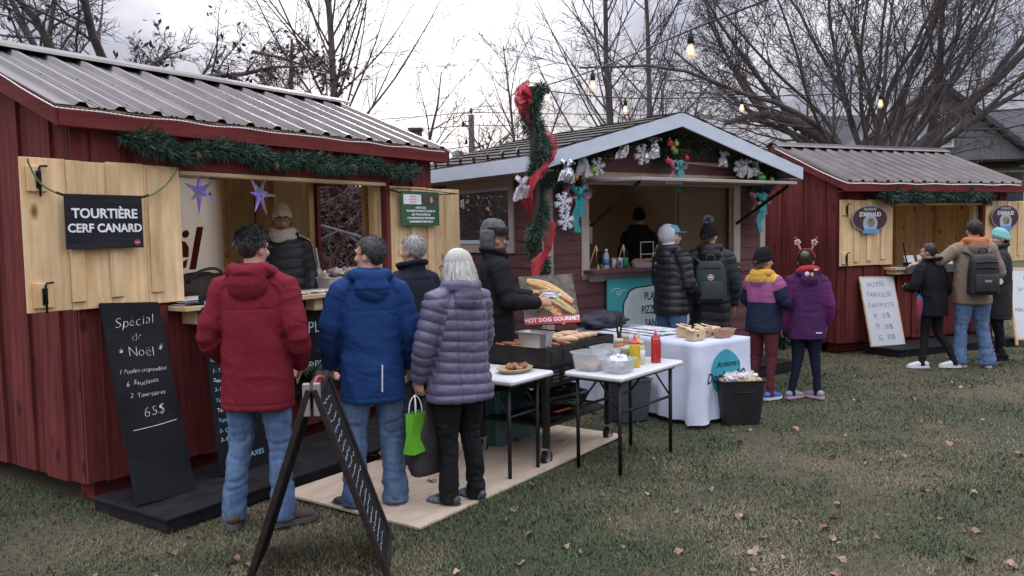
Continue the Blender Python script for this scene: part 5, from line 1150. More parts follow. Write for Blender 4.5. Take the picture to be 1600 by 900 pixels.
def bare_tree(name, label, base, stems, seed, kids=(9, 7, 5), ratio=(.5, .45, .5), ang=(50, 45, 40), up=(.05, .06, .03), wob=.10, bark=BARK, trunk=None, start=.25, droop=0.0, rmin=.0065, br=.55, leaves=0, leafmat=None, group='bare trees behind the stalls'):
    rs = np.random.default_rng(seed); t = thing(name, label, 'tree', base, 0, group)
    big = MB(); mid = MB(); tw = []; tips = []
    def limb(p, d, L, r, lev):
        p = np.array(p, float); d = np.array(d, float); d /= np.linalg.norm(d)
        n = max(3, int(L / (.5 if lev == 0 else .35))) if lev < 3 else 2
        pts = [p]; dirs = [d]
        for i in range(n):
            d = d + rs.normal(size=3) * wob * (1.0 if lev < 2 else 1.6); d[2] += up[min(lev, 2)] - droop * (lev >= 2); d /= np.linalg.norm(d); p = p + d * L / n; pts.append(p); dirs.append(d)
        rad = r * (1 - .8 * np.linspace(0, 1, n + 1)); rad = np.maximum(rad, rmin * .6)
        if lev == 0: big.tube(pts, rad, 9)
        elif lev == 1: mid.tube(pts, rad, 5, cap=False)
        elif lev == 2:
            for i in range(0, n - 1, 2): tw.append((pts[i], pts[i + 1], pts[min(i + 2, n)], max(rmin, rad[i])))
            if n % 2: tw.append((pts[n - 1], (pts[n - 1] + pts[n]) / 2, pts[n], max(rmin, rad[n - 1])))
        else: tw.append((pts[0], pts[1], pts[-1], max(rmin * .85, r)))
        if lev >= 2: tips.append(pts[-1])
        if lev >= 3: return
        k = kids[lev]; k = max(2, int(k * (.6 + .8 * rs.random())))
        for j in range(k):
            s_ = start + (1 - start) * (j + rs.random()) / k if lev == 0 else .15 + .85 * (j + rs.random()) / k
            i = min(int(s_ * n), n - 1); q = pts[i] + (pts[i + 1] - pts[i]) * (s_ * n - i)
            a = R(ang[lev]) * (.7 + .6 * rs.random()); ax = np.cross(dirs[i], rs.normal(size=3)); ax /= np.linalg.norm(ax) + 1e-9; nd = dirs[i] * math.cos(a) + ax * math.sin(a)
            rr_ = r * (1 - .8 * s_); limb(q, nd, L * ratio[lev] * (1.15 - .65 * s_) * (.75 + .5 * rs.random()), max(rmin, rr_ * (br if lev < 1 else .55 if lev < 2 else .6)), lev + 1)
    if trunk:
        for (pts, rad) in trunk: big.tube(pts, rad, 12, sub=3)
    for (p, d, L, r) in stems: limb(p, d, L, r, 0)
    b0 = len(big.v); big.v += mid.v; big.f += [tuple(i + b0 for i in f) for f in mid.f]; big.m += mid.m; big.build('trunk', bark, t, True)
    V, Fq = batch_twigs(tw); me = bpy.data.meshes.new('crown'); me.from_pydata(V.tolist(), [], Fq.tolist()); me.materials.append(TWIG); me.update(); c_ = add('crown', me, t); c_['kind'] = 'stuff'
    if leaves:
        tp = np.array(tips); n = leaves; b = tp[rs.integers(0, len(tp), n)] + rs.normal(size=(n, 3)) * .12; d = rs.normal(size=(n, 3)); d[:, 2] -= .7; d /= np.linalg.norm(d, axis=1, keepdims=True); s_ = np.cross(d, rs.normal(size=(n, 3))); s_ /= np.linalg.norm(s_, axis=1, keepdims=True)
        V = np.stack([b, b + d * .06 + s_ * .03, b + d * .13, b + d * .06 - s_ * .03], 1).reshape(-1, 3); me = bpy.data.meshes.new('leaves'); me.from_pydata(V.tolist(), [], np.arange(4 * n).reshape(-1, 4).tolist()); me.materials.append(leafmat); me.update(); add('leaves', me, t)['kind'] = 'stuff'
    return t
def fan(n, spread, L, r, z, seed, tiltback=.1, asym=0.0):
    rs = np.random.default_rng(seed); out = []
    for k in range(n):
        a = R(-spread + 2 * spread * (k + rs.uniform(.1, .9)) / n + asym); y = rs.normal() * .3
        out.append(((math.sin(a) * .18, y * .2, z + rs.uniform(-.35, .35)), (math.sin(a), y, math.cos(a) + .05), L * rs.uniform(.8, 1.15), r * rs.uniform(.65, 1.1)))
    return out
# the great tree behind the right stall
tr1 = [([(0, 0, -.1), (.05, 0, 1.2), (.0, 0, 2.6), (.05, 0, 3.4)], [.5, .4, .33, .26]), ([(.0, 0, 2.6), (-.8, .1, 3.5), (-1.6, 0, 4.15), (-2.9, -.2, 4.6), (-4.0, -.3, 4.35)], [.26, .2, .16, .11, .05]), ([(.1, 0, 2.7), (1.4, 0, 3.9), (3.4, .2, 5.6), (5.2, .2, 7.4)], [.22, .17, .12, .05])]
bare_tree('bare_tree', 'huge bare tree with many upright limbs behind the right stall', (9.5, 21.5, 0), fan(19, 58, 8.2, .088, 2.6, 5) + [((-2.0, 0, 4.2), (-.5, .1, 1), 4.5, .09), ((-2.9, -.2, 4.6), (-.8, .1, .7), 3.5, .07), ((3.0, .1, 5.2), (.3, 0, 1), 4.5, .09), ((4.0, .2, 6.0), (1, 0, .5), 3.5, .07), ((1.4, 0, 3.9), (.35, 0, 1), 5.5, .10), ((1.0, 0, 3.4), (1.1, .2, .55), 6.0, .10), ((-.8, .1, 3.4), (-1.1, .2, .6), 5.5, .10)], 41, kids=(13, 9, 6), ratio=(.42, .42, .55), ang=(38, 42, 42), up=(.03, .05, .03), wob=.09, trunk=tr1, start=.16, rmin=.0075, br=.45)
bare_tree('bare_tree', 'slender bare tree with two parallel trunks behind the middle stall', (2.95, 20.0, 0), [((-.22, 0, 0), (-.045, 0, 1), 11.0, .105), ((.24, .1, 0), (.005, 0, 1), 11.0, .095)], 8, kids=(30, 8, 4), ratio=(.34, .38, .5), ang=(40, 42, 40), up=(.0, .045, .03), wob=.022, start=.22, rmin=.0065, br=.38)
bare_tree('bare_tree', 'small twiggy bare tree behind the pole, left of the middle gable', (.35, 26.0, 0), [((0, 0, 0), (-.02, 0, 1), 7.6, .09), ((0, 0, 1.8), (.5, 0, 1), 4.6, .06), ((0, 0, 1.6), (-.55, 0, 1), 4.2, .06)], 9, kids=(16, 7, 4), ratio=(.42, .42, .5), ang=(45, 42, 40), up=(.01, .05, .03), wob=.05, start=.25, rmin=.007)
bare_tree('bare_tree', 'small bare tree between the two trunks and the great tree', (5.1, 27.0, 0), [((0, 0, 0), (.02, 0, 1), 3.2, .12), ((0, 0, 2.4), (-.5, 0, 1), 4.0, .08), ((0, 0, 2.6), (.55, 0, 1), 4.2, .08), ((0, 0, 2.8), (.05, 0, 1), 4.0, .08)], 10, kids=(12, 8, 5), ratio=(.5, .45, .5), ang=(42, 42, 40), up=(.02, .05, .03), wob=.07, start=.3, rmin=.0075)
bare_tree('bare_tree', 'tall slim bare tree behind the ridge of the left stall', (-3.35, 16.0, 0), [((0, 0, 0), (-.02, 0, 1), 10.5, .105)], 12, kids=(46, 10, 5), ratio=(.36, .38, .5), ang=(40, 40, 40), up=(.0, .05, .03), wob=.022, start=.24, rmin=.0055, br=.36)
bare_tree('bare_tree', 'low spreading branches at the right end of the left stall roof', (-2.0, 15.0, 0), [((0, 0, 0), (.05, 0, 1), 2.6, .09), ((0, 0, 1.6), (.8, 0, .7), 3.0, .05), ((0, 0, 1.9), (.45, 0, .9), 2.8, .05)], 31, kids=(12, 7, 4), ratio=(.5, .45, .5), ang=(42, 42, 40), up=(.02, .03, .03), wob=.08, start=.3, rmin=.006)
tr6 = [([(0, 0, -.1), (.02, 0, 1.6), (.0, 0, 2.9), (0, 0, 3.3)], [.28, .22, .18, .15])]
bare_tree('bare_tree', 'broad bare tree with thick forking limbs above the left stall', (-7.05, 14.5, 0), [((0, 0, 2.9), (.8, 0, 1), 2.6, .11), ((.75, 0, 4.2), (1.1, 0, .38), 2.9, .075), ((0, 0, 3.1), (-.22, 0, 1), 5.0, .10), ((-.1, 0, 2.9), (-.85, .1, 1), 4.6, .10), ((0, 0, 3.2), (.22, .1, 1), 5.2, .10), ((-.55, 0, 4.0), (-1, 0, .5), 3.6, .07), ((1.9, 0, 4.6), (1, 0, -.5), 1.9, .035), ((1.4, .1, 4.5), (.9, 0, -.6), 2.0, .035), ((2.6, 0, 4.9), (1, 0, -.3), 1.6, .03)], 14, kids=(15, 11, 7), ratio=(.40, .42, .5), ang=(48, 50, 45), up=(.01, .0, -.02), wob=.14, trunk=tr6, start=.2, droop=.03, rmin=.0055, br=.42, leaves=900, leafmat=mat('dead_leaf', (.05, .035, .03), .9, (.09, .06, .05), 5))
bare_tree('bare_tree', 'leaning bare tree at the far left edge of the picture', (-9.2, 15.0, 0), [((0, 0, 0), (.12, 0, 1), 3.4, .2), ((.35, 0, 3.0), (-.35, 0, 1), 5.0, .13), ((.3, 0, 2.8), (-1, 0, .8), 3.5, .09), ((.35, 0, 3.1), (.3, 0, 1), 4.0, .09)], 15, kids=(12, 8, 5), ratio=(.45, .42, .5), ang=(45, 45, 42), up=(.01, .02, .0), wob=.1, start=.3, rmin=.0065)
# thin conifer with brown clumps
cf = thing('ragged_conifer', 'thin ragged conifer with brown clumps left of the slim tree', 'tree', (-5.25, 20.0, 0), 0, None)
rs_ = np.random.default_rng(77); tk = MB().tube([(0, 0, 0), (.05, 0, 2.5), (.0, 0, 5), (.08, 0, 6.4)], [.13, .1, .07, .03], 8); tk.build('trunk', BARKD, cf, True)
cb = MB(); nb = MB()
for k in range(34):
    z_ = 2.6 + 3.6 * k / 34; a = rs_.random() * 2 * pi; L_ = (1.25 - .25 * k / 34) * rs_.uniform(.6, 1.1) * (1.0 if z_ < 5.2 else .55)
    P = np.array([(0, 0, z_), (math.cos(a) * L_ * .5, math.sin(a) * L_ * .5, z_ + .05 * L_), (math.cos(a) * L_, math.sin(a) * L_, z_ + .3 * L_)]); cb.tube(P, [.02, .013, .006], 4)
    if rs_.random() < (.8 if z_ > 4.9 else .35): needles(nb, P, None, 60, .13, .10, .022, rs_)
    needles(nb, P, None, 14, .05, .1, .016, rs_)
cb.build('branches', BARKD, cf); nb.build('crown', mat('brown_clumps', (.045, .03, .025), .9, (.085, .055, .04), 7), cf)
# trunk, young trees and thicket seen through the side door of the left stall
dp_ = lambda u, v: tuple(F1.w(u, v))
q = F1.w(5.3, 1.95); bare_tree('bare_tree', 'grey tree trunk seen through the side door of the left stall', (q.x, q.y, 0), [((0, 0, .0), (.02, 0, 1), 2.75, .15), ((0, 0, 1.2), (-.9, .3, -.1), 1.8, .045), ((0, 0, 1.5), (-1, .2, .25), 1.8, .04), ((0, 0, 1.9), (.9, .2, .5), 1.6, .035), ((0, 0, 1.0), (.9, .3, .15), 1.5, .035)], 23, kids=(7, 6, 4), ratio=(.4, .42, .5), ang=(60, 45, 40), up=(.0, -.01, .0), wob=.06, start=.12, rmin=.004, bark=mat('bark_grey', (.075, .068, .066), .95, (.13, .12, .115), 9, (1, 1, .3), bump=.9, bsc=16))
th = MB(); rs_ = np.random.default_rng(5); T = []
for k in range(5200):
    x = rs_.uniform(-2.2, 6.0); y = rs_.uniform(0, 2.2); h_ = rs_.uniform(.3, 3.6); L_ = rs_.uniform(.25, .7)
    p = np.array([x, y, h_ * rs_.random()]); d = rs_.normal(size=3) * np.array([.8, .8, .5]) + np.array([0, 0, .5]); d /= np.linalg.norm(d); T.append((p, p + d * L_ * .5 + rs_.normal(size=3) * .04, p + d * L_, .006))
V, Fq = batch_twigs(T); me = bpy.data.meshes.new('thicket'); me.from_pydata(V.tolist(), [], Fq.tolist()); me.materials.append(mat('russet_twigs', (.075, .04, .036), .9, (.12, .07, .06), 2)); me.update()
q = F1.w(5.2, 4.2); o = tag(add('thicket', me, None, (q.x, q.y, 0), (0, 0, R(30))), 'russet bare thicket behind the left stall', 'bushes', kind='stuff')
lv_ = MB(); needles(lv_, np.array([(-4, 3.5, 1.5), (1, 3.6, 1.9), (3, 3.5, 1.7), (8.5, 3.2, 1.8)]), None, 40000, 1.8, .13, .075, rs_); o2 = tag(lv_.build('shrub_leaves', mat('russet_leaves', (.09, .05, .048), .9, (.17, .095, .09), 2, island=.5), None, False, (q.x, q.y, 0), (0, 0, R(30))), 'russet leaves low in the thicket behind the left stall', 'bushes', kind='stuff')
# a hedge line and houses far behind, so that the park closes
def far_house(loc, rz, w, d, h, rh, wallc, roofc, label, wins, name='house'):
    t = thing(name, label, 'house', loc, rz)
    WM = mat('house_wall_%s' % name + label[:8], wallc, .85, tuple(min(1, c * 1.12) for c in wallc), .5, (1, 1, 8), bump=.2, bsc=3)
    wl = MB().box(-w / 2, w / 2, 0, d, 0, h); wl.prism([(0 + .0, h + .001), (d, h + .001), (d / 2, h + rh)], .2, 'x', -w / 2).prism([(0, h + .001), (d, h + .001), (d / 2, h + rh)], .2, 'x', w / 2 - .2); wl.build('wall', WM, t)
    RM = mat('house_roof' + label[:8], roofc, .9, tuple(c * 1.35 for c in roofc), 3, (1, 1, 1), bump=.3, bsc=9); rf = MB()
    for s_ in (-1, 1):
        a = d / 2 - s_ * (d / 2 + .5); za = h - .5 * rh / (d / 2)
        rf.prism([(a, za), (d / 2, h + rh), (d / 2, h + rh + .22), (a, za + .22)], w + 1.0, 'x', -w / 2 - .5)
    rf.build('roof', RM, t)
    for (x, z_, ww, hh) in wins:
        f = MB().box(x - ww / 2 - .12, x + ww / 2 + .12, -.08, -.001, z_ - hh / 2 - .12, z_ + hh / 2 + .12).build('window', mat('house_trim', (.5, .46, .38), .7), t)
        MB().box(x - ww / 2, x - .04, -.1, -.081, z_ - hh / 2, z_ + hh / 2).box(x + .04, x + ww / 2, -.1, -.081, z_ - hh / 2, z_ + hh / 2).build('pane', mat('house_glass', (.03, .04, .05), .08, (.08, .09, .11), 1), f)
    return t
hs_ = far_house((24.0, 41.0, 0), R(-8), 15, 10, 4.7, 3.0, (.36, .31, .22), (.055, .053, .06), 'cream house with dark grey roof behind the great tree at right', [(-5.5, 3.4, 1.2, 1.5), (-2.5, 3.4, 1.2, 1.5), (.5, 3.2, 1.8, 2.0), (4.5, 3.2, 1.2, 1.5), (-1, 1.2, 1.2, 1.3), (2.2, 1.0, 1.2, 2)])
gb = MB(); gb.prism([(15.0 - 18.2, 4.7), (18.2 - 13.0, 4.7), (1.0, 8.2)], 3.0, 'y', -2.5)
gb.build('front_gable', mat('gable_grey', (.12, .12, .135), .85, (.16, .16, .18), 2, (1, 1, 6)), hs_, False, (-4.6, 0, 0))
gr_ = MB()
for s_ in (-1, 1): gr_.prism([(1 + s_ * 4.6, 4.5), (1, 8.25), (1, 8.5), (1 + s_ * 4.6, 4.75)], 3.8, 'y', -2.9)
gr_.build('gable_roof', mat('house_roofcream ho', (.055, .053, .06), .9), hs_, False, (-4.6, 0, 0))
wg = MB().box(.2, 1.8, -2.6, -2.501, 5.3, 6.9).build('window', mat('house_trim', (.5, .46, .38), .7), hs_, False, (-4.6, 0, 0)); MB().box(.32, .96, -2.62, -2.601, 5.42, 6.78).box(1.04, 1.68, -2.62, -2.601, 5.42, 6.78).build('pane', mat('house_glass_sky', (.25, .28, .33), .1), wg)
far_house((-30, 62, 0), R(12), 14, 9, 4.5, 2.6, (.25, .24, .23), (.05, .045, .045), 'distant grey house far behind the left stall', [(-4, 2.4, 1.3, 1.4), (0, 2.4, 1.3, 1.4), (4, 2.4, 1.3, 1.4)])
far_house((46, 52, 0), R(-30), 14, 9, 4.6, 2.6, (.33, .3, .26), (.06, .05, .045), 'distant beige house beyond the right edge', [(-4, 2.4, 1.3, 1.4), (0, 2.4, 1.3, 1.4), (4, 2.4, 1.3, 1.4)])
hd = []; rs_ = np.random.default_rng(15)
for k in range(9000):
    x = rs_.uniform(-85, 85); h_ = 2.2 + 1.8 * rs_.random(); p = np.array([x, rs_.uniform(0, 5), h_ * rs_.random()]); d = rs_.normal(size=3) * .5 + np.array([0, 0, 1]); d /= np.linalg.norm(d); L_ = rs_.uniform(.8, 2.0); hd.append((p, p + d * L_ * .5, p + d * L_, .03))
V, Fq = batch_twigs(hd); me = bpy.data.meshes.new('far_hedge'); me.from_pydata(V.tolist(), [], Fq.tolist()); me.materials.append(TWIG); me.update(); tag(add('far_hedge', me, None, (0, 66, 0)), 'far line of leafless brush at the edge of the park', 'bushes', kind='stuff')
# utility poles and wires
WOODP = mat('pole_wood', (.06, .052, .048), .9, (.1, .09, .08), 4, (1, 1, .2))
up = thing('utility_pole', 'utility pole with grey transformer can beyond the middle stall', 'utility pole', (-2.1, 46, 0)); MB().tube([(0, 0, 0), (0, 0, 8.2)], [.2, .16], 10).build('post', WOODP, up, True)
MB().rings([(4.9, .3, .3), (5.0, .36, .36), (6.2, .36, .36), (6.3, .2, .2)], 16).build('transformer', mat('galvanised', (.28, .32, .36), .5, (.33, .37, .41), 2), up, True, (-.75, -.1, -.05)); MB().box(-.6, 0, -.12, .0, 5.5, 5.65).build('bracket', BLACKM, up)
for k, (x, z_) in enumerate(((-.45, 7.6), (.0, 8.3), (.42, 6.4), (-.3, 6.6))): MB().rings([(z_, .05, .05), (z_ + .1, .09, .09), (z_ + .25, .05, .05), (z_ + .3, .02, .02)], 8).build('insulator', BLACKM, up, False, (x, 0, 0))
MB().bar((-.55, 0, 7.6), (.1, 0, 7.6), .1, .1).bar((0, 0, 6.4), (.5, 0, 6.4), .1, .1).build('cross_arm', WOODP, up)
ps = thing('timber_post', 'short timber post above the right end of the left roof', 'post', (-5.3, 47, 0)); MB().box(-.32, .32, -.3, .3, 0, 7.5).build('post', WOODP, ps); MB().box(-.4, .4, -.38, .38, 7.5, 7.65).build('cap', WOODP, ps)
for k, (za, zb, sag, lb) in enumerate(((8.35, 8.0, .25, 'uppermost power line running from the utility pole'), (7.65, 7.3, .3, 'second power line running from the utility pole'), (6.5, 7.0, .35, 'lowest power line sagging from the utility pole'))):
    w_ = thing('power_line', lb, 'wire', (-2.1, 46, 0)); MB().tube([(-26 * t if k < 2 else -9 * t, 3 * t, za + (zb - za) * t - sag * 4 * t * (1 - t)) for t in np.linspace(0, 1, 14)], .022, 4).build('wire', BLACKM, w_)
    if k < 2: MB().tube([(34 * t, 4 * t, za - .2 * t - 2 * sag * t * (1 - t)) for t in np.linspace(0, 1, 14)], .022, 4).build('wire', BLACKM, w_)
# ------------------------------------------------------------------ festoon bulbs
GLASS = mat('bulb_glass', (.75, .72, .68), .08, (.8, .78, .75), 2, alpha=.45, emit=(1, .62, .3, .12)); FIL = mat('filament', (1, .6, .25), .5, emit=(1, .55, .2, 5))
def at(px, py, d):
    v = Vector(((px - 800) / 1280, -(py - 450) / 1280, -1)); w_ = cam.matrix_world.to_3x3() @ v; return Vector((0, 0, CAM_H)) + w_ * (d / w_.y)
BL = [((1079, 52), 5.2, 'nearest hanging filament bulb, high right of the two trunks'), ((926, 114), 7.2, 'filament bulb hanging left of the two trunks'), ((855, 136), 8.1, 'filament bulb right beside the top of the wrapped pole'), ((977, 156), 9.2, 'filament bulb in front of the two trunks'), ((1159, 154), 9.6, 'filament bulb over the right slope of the gable'), ((1376, 146), 9.0, 'glowing filament bulb in front of the great tree')]
bp_ = []
for (px, py), d, lb in BL:
    p = at(px, py, d); bp_.append(p); o = thing('filament_bulb', lb, 'light bulb', tuple(p), 0, 'bulbs of the festoon string')
    MB().rings([(-.065, .017, .017), (-.06, .022, .022), (-.012, .021, .021), (0, .012, .012), (.02, .008, .008)], 12).build('socket', BLACKM, o, True)
    MB().rings([(-.066, .014, .014), (-.085, .018, .018), (-.115, .029, .029), (-.14, .026, .026), (-.155, .012, .012), (-.158, .003, .003)], 14, sub=2).build('glass', GLASS, o, True)
    MB().tube([(-.008, 0, -.075), (-.008, 0, -.13), (.008, 0, -.13), (.008, 0, -.075)], .0028, 5).build('filament', FIL, o)
ptop = Vector((PX + .02, PY, 3.05))
def cable(pts, label):
    P = catmull([tuple(p) for p in pts], 8); t = thing('festoon_cable', label, 'cable', tuple(P[0])); MB().tube(P - P[0], .006, 6).build('cable', BLACKM, t, True)
cable([at(1250, -20, 4.2), bp_[0] + Vector((0, 0, .02)), bp_[1] + Vector((0, 0, .02)), bp_[2] + Vector((0, 0, .02)), ptop], 'black festoon cable rising from the wrapped pole to the upper right')
cable([ptop, bp_[3] + Vector((0, 0, .02)), bp_[4] + Vector((0, 0, .02)), bp_[5] + Vector((0, 0, .02)), at(1560, 120, 8.6)], 'black festoon cable running level above the middle gable')
# ------------------------------------------------------------------ people
def remesh(mb, voxel, it=4, fac=.5):
    me = fast_mesh('tmp', mb.v, mb.f); o = bpy.data.objects.new('tmp', me)
    m = o.modifiers.new('r', 'REMESH'); m.mode = 'VOXEL'; m.voxel_size = voxel; m.use_smooth_shade = True
    if it: s_ = o.modifiers.new('s', 'SMOOTH'); s_.iterations = it; s_.factor = fac
    out = baked(o); bpy.data.objects.remove(o); bpy.data.meshes.remove(me)
    return out
def getco(me):
    P = np.zeros(len(me.vertices) * 3); me.vertices.foreach_get('co', P); N_ = np.zeros(len(me.vertices) * 3); me.vertices.foreach_get('normal', N_); return P.reshape(-1, 3), N_.reshape(-1, 3)
def setco(me, P): me.vertices.foreach_set('co', P.ravel()); me.update()
def poly_dist(P, poly):
    best = np.full(len(P), 9.0); par = np.zeros(len(P)); acc = 0.0
    for a, b in zip(poly[:-1], poly[1:]):
        a = np.array(a); b = np.array(b); ab = b - a; L = np.linalg.norm(ab); t = np.clip((P - a) @ ab / (L * L), 0, 1); d = np.linalg.norm(P - a - t[:, None] * ab, axis=1)
        w = d < best; best = np.where(w, d, best); par = np.where(w, acc + t * L, par); acc += L
    return best, par
def ridged(P, s): return 1 - 2 * np.abs(vnoise(P, s))
def crease(P, s, w=.22): return -np.clip(1 - np.abs(vnoise(P, s)) / w, 0, 1) ** 1.5
def fabric(name, c, c2=None, rough=.8, sc=3, bump=.45, bsc=26, stretch=(1, 1, 1), sheen=0.0, **k): return mat(name, c, max(rough, .8), c2, sc, stretch, bump=bump, bsc=bsc, sheen=sheen, spec=.15, **k)
DENIM = lambda nm, c, c2: mat(nm, c, .85, c2, 4.5, (5, 5, 1.1), bump=.35, bsc=9, detail=9, spec=.12)
SKIN = mat('skin_fair', (.56, .31, .22), .5, (.62, .37, .28), 14, spec=.3); SKIN2 = mat('skin_tan', (.45, .25, .165), .5, (.51, .30, .21), 14, spec=.3)
EYEW = mat('eye_white', (.6, .58, .56), .2); EYEB = mat('eye_dark', (.02, .015, .012), .15)
def hand(mb, w, d, n, side, curl=.45, sc=1.0):
    w = np.array(w, float); d = np.array(d, float); d /= np.linalg.norm(d); n = np.array(n, float); n -= d * (n @ d); n /= np.linalg.norm(n); a = np.cross(d, n) * side
    mb.tube([w - d * .03, w, w + d * .03 * sc, w + d * .07 * sc, w + d * .092 * sc], [.026, .027, .036, .042, .036], 12, ry=[.024, .021, .018, .017, .012], up=a)
    for i, L in enumerate((.072, .08, .074, .058)):
        p = w + d * .085 * sc + a * (.033 - .022 * i) * sc; pts = [p - d * .02]; dd = d.copy(); L *= sc
        for k, f in enumerate((.45, .32, .26)):
            an = curl * (.6 + .5 * k); dd = dd * math.cos(an) + n * math.sin(an); dd /= np.linalg.norm(dd); p = p + dd * L * f; pts.append(p)
        mb.tube(pts, [.0095, .0095, .009, .0075], 8)
    p = w + d * .022 * sc + a * .026 * sc; dd = d * .62 + a * .66 + n * .35; dd /= np.linalg.norm(dd); e = p + dd * .042 * sc; f = e + (dd * .55 + d * .55 + n * .25) * .034 * sc
    mb.tube([p - dd * .012, p, e, f], [.013, .0135, .011, .0085], 8)
def blades(root, dirs, L, wd, seg=3, curve=None):
    """thin tapered strips for hair: root (n,3), dirs (n,3), curve (n,3) adds bend"""
    n = len(root); s_ = np.cross(dirs, rng.normal(size=(n, 3))); s_ /= np.linalg.norm(s_, axis=1, keepdims=True) + 1e-9; V = np.zeros((n, 2 * seg + 1, 3)); curve = np.zeros((n, 3)) if curve is None else curve
    for k in range(seg + 1):
        t = k / seg; P = root + dirs * L * t + curve * t * t; w_ = wd * (1 - .75 * t)
        if k < seg: V[:, 2 * k] = P - s_ * w_; V[:, 2 * k + 1] = P + s_ * w_
        else: V[:, 2 * seg] = P
    f = [(2 * k, 2 * k + 1, 2 * k + 3, 2 * k + 2) for k in range(seg - 1)]; base = (np.arange(n) * (2 * seg + 1))[:, None, None]
    Fq = (np.array(f)[None] + base).reshape(-1, 4).tolist() + (np.array([(2 * seg - 2, 2 * seg - 1, 2 * seg)])[None] + base).reshape(-1, 3).tolist()
    return V.reshape(-1, 3), Fq
def hair_mesh(Hm, kind, m, parent, n=2600, hatted=False):
    C_ = np.array([0, -.014, 1.655]); r_ = np.array([.081, .102, .094])
    d = rng.normal(size=(n * 4, 3)); d /= np.linalg.norm(d, axis=1, keepdims=True)
    def keep(d): 
        if kind == 'bob': return ~((d[:, 1] > .35) & (d[:, 2] < .55)) & (d[:, 2] > -.75)
        return ~((d[:, 1] > .25) & (d[:, 2] < .50 + .2 * (d[:, 1] - .25))) & (d[:, 2] > np.where(d[:, 1] < -.25, -.97, -.55)) & ~((abs(d[:, 0]) > .72) & (d[:, 2] < -.25) & (d[:, 1] > -.3))
    d = d[keep(d)]; d = d[d[:, 2] < -.12 - .25 * d[:, 1]][:n] if hatted else d[:n]; P = C_ + d * r_
    nrm = d / r_; nrm /= np.linalg.norm(nrm, axis=1, keepdims=True)
    if kind == 'short': tang = np.array([0, -.5, -.75]) + rng.normal(size=d.shape) * .25; L = .034 * (.6 + .8 * rng.random((len(d), 1))); wd = .0022
    elif kind == 'swept': tang = np.stack([.5 + 0 * d[:, 0], -.2 + 0 * d[:, 0], np.where(d[:, 2] > .3, .0, -.8)], 1) + rng.normal(size=d.shape) * .25; L = np.where(d[:, 2:3] > .2, .055, .016); wd = .0026
    elif kind == 'bun': tang = np.array([0, -.7, .35]) + rng.normal(size=d.shape) * .2; L = .05; wd = .0025
    elif kind == 'long': tang = np.array([0, -.25, -1.0]) + rng.normal(size=d.shape) * .12; L = .06; wd = .003
    else: tang = np.array([0, 0, -1.0]) + rng.normal(size=d.shape) * .1; L = .0; wd = .0034
    tang = tang - nrm * np.sum(tang * nrm, 1, keepdims=True); tang /= np.linalg.norm(tang, axis=1, keepdims=True) + 1e-9
    if kind == 'bob':
        # strands follow the skull, then fall to jaw level and turn in
        ph = np.arctan2(d[:, 1], d[:, 0]); hz = np.stack([np.cos(ph), np.sin(ph)], 1); zend = 1.40 + .03 * rng.random(len(d)) + .02 * d[:, 1]
        fly = rng.normal(size=(len(d), 3)) * np.array([.011, .011, .008]); rx = np.array([.112, .122]); V = []; Fq = []; seg = 7; ns = len(d); W_ = np.zeros((ns, seg + 1, 3))
        for k in range(seg + 1):
            t = k / seg; th = np.arccos(np.clip(d[:, 2], -1, 1)); th_k = th + (pi * .5 - th) * min(1, t * 2.2) if True else th; th_k = np.where(th > pi * .5, th, th_k)
            surf = C_ + np.stack([np.cos(ph) * np.sin(th_k), np.sin(ph) * np.sin(th_k), np.cos(th_k)], 1) * r_ * 1.06
            if t > .45:
                q = (t - .45) / .55; bl = 1.06 + .2 * math.sin(q * 2.2) - .12 * q * q; z0 = np.minimum(surf[:, 2], 1.655); P_ = np.stack([C_[0] + hz[:, 0] * rx[0] * bl * .86, C_[1] + hz[:, 1] * rx[1] * bl * .86, z0 + (zend - z0) * q], 1); W_[:, k] = P_ + fly * q * q + rng.normal(size=(ns, 3)) * .0015
            else: W_[:, k] = surf
        side = np.stack([-np.sin(ph), np.cos(ph), 0 * ph], 1) * wd; V = np.zeros((ns, 2 * seg + 2, 3))
        for k in range(seg + 1): f = 1 - .5 * (k / seg) ** 3; V[:, 2 * k] = W_[:, k] - side * f; V[:, 2 * k + 1] = W_[:, k] + side * f
        f0 = np.array([(2 * k, 2 * k + 1, 2 * k + 3, 2 * k + 2) for k in range(seg)]); Fq = (f0[None] + (np.arange(ns) * (2 * seg + 2))[:, None, None]).reshape(-1, 4).tolist(); V = V.reshape(-1, 3)
    else:
        V, Fq = blades(P - nrm * .004, tang + nrm * (.12 + .45 * rng.random((len(d), 1)) ** 2), L, wd, 3, nrm * -.010)
    # cap under the strands
    b = MB(); b.ball((0, 0, 0), 1.0, 28, 20); Q = np.array(b.v); fc = [f for f in b.f if keep(np.array([np.mean(Q[list(f)], 0)]))[0]]; Q = Q * r_ * (1.06 if kind == 'bob' else .97 if hatted else 1.02) + C_
    Vall = np.vstack([V, Q]); Fall = Fq + [tuple(i + len(V) for i in f) for f in fc]
    if kind == 'bun':
        bb = MB(); bb.ball((0, -.115, 1.70), (.045, .04, .042), 14, 10); k = len(Vall); Vall = np.vstack([Vall, np.array(bb.v)]); Fall += [tuple(i + k for i in f) for f in bb.f]
    M_ = np.array(Hm); Vall = Vall @ M_[:3, :3].T + M_[:3, 3]
    me = fast_mesh('hair', Vall.tolist(), Fall, [m], None, True); return add('hair', me, parent)
LEGS0 = {'L': dict(k=(-.105, .015, .49), a=(-.11, -.03, .085), yaw=8), 'R': dict(k=(.105, .015, .49), a=(.11, -.03, .085), yaw=-8)}
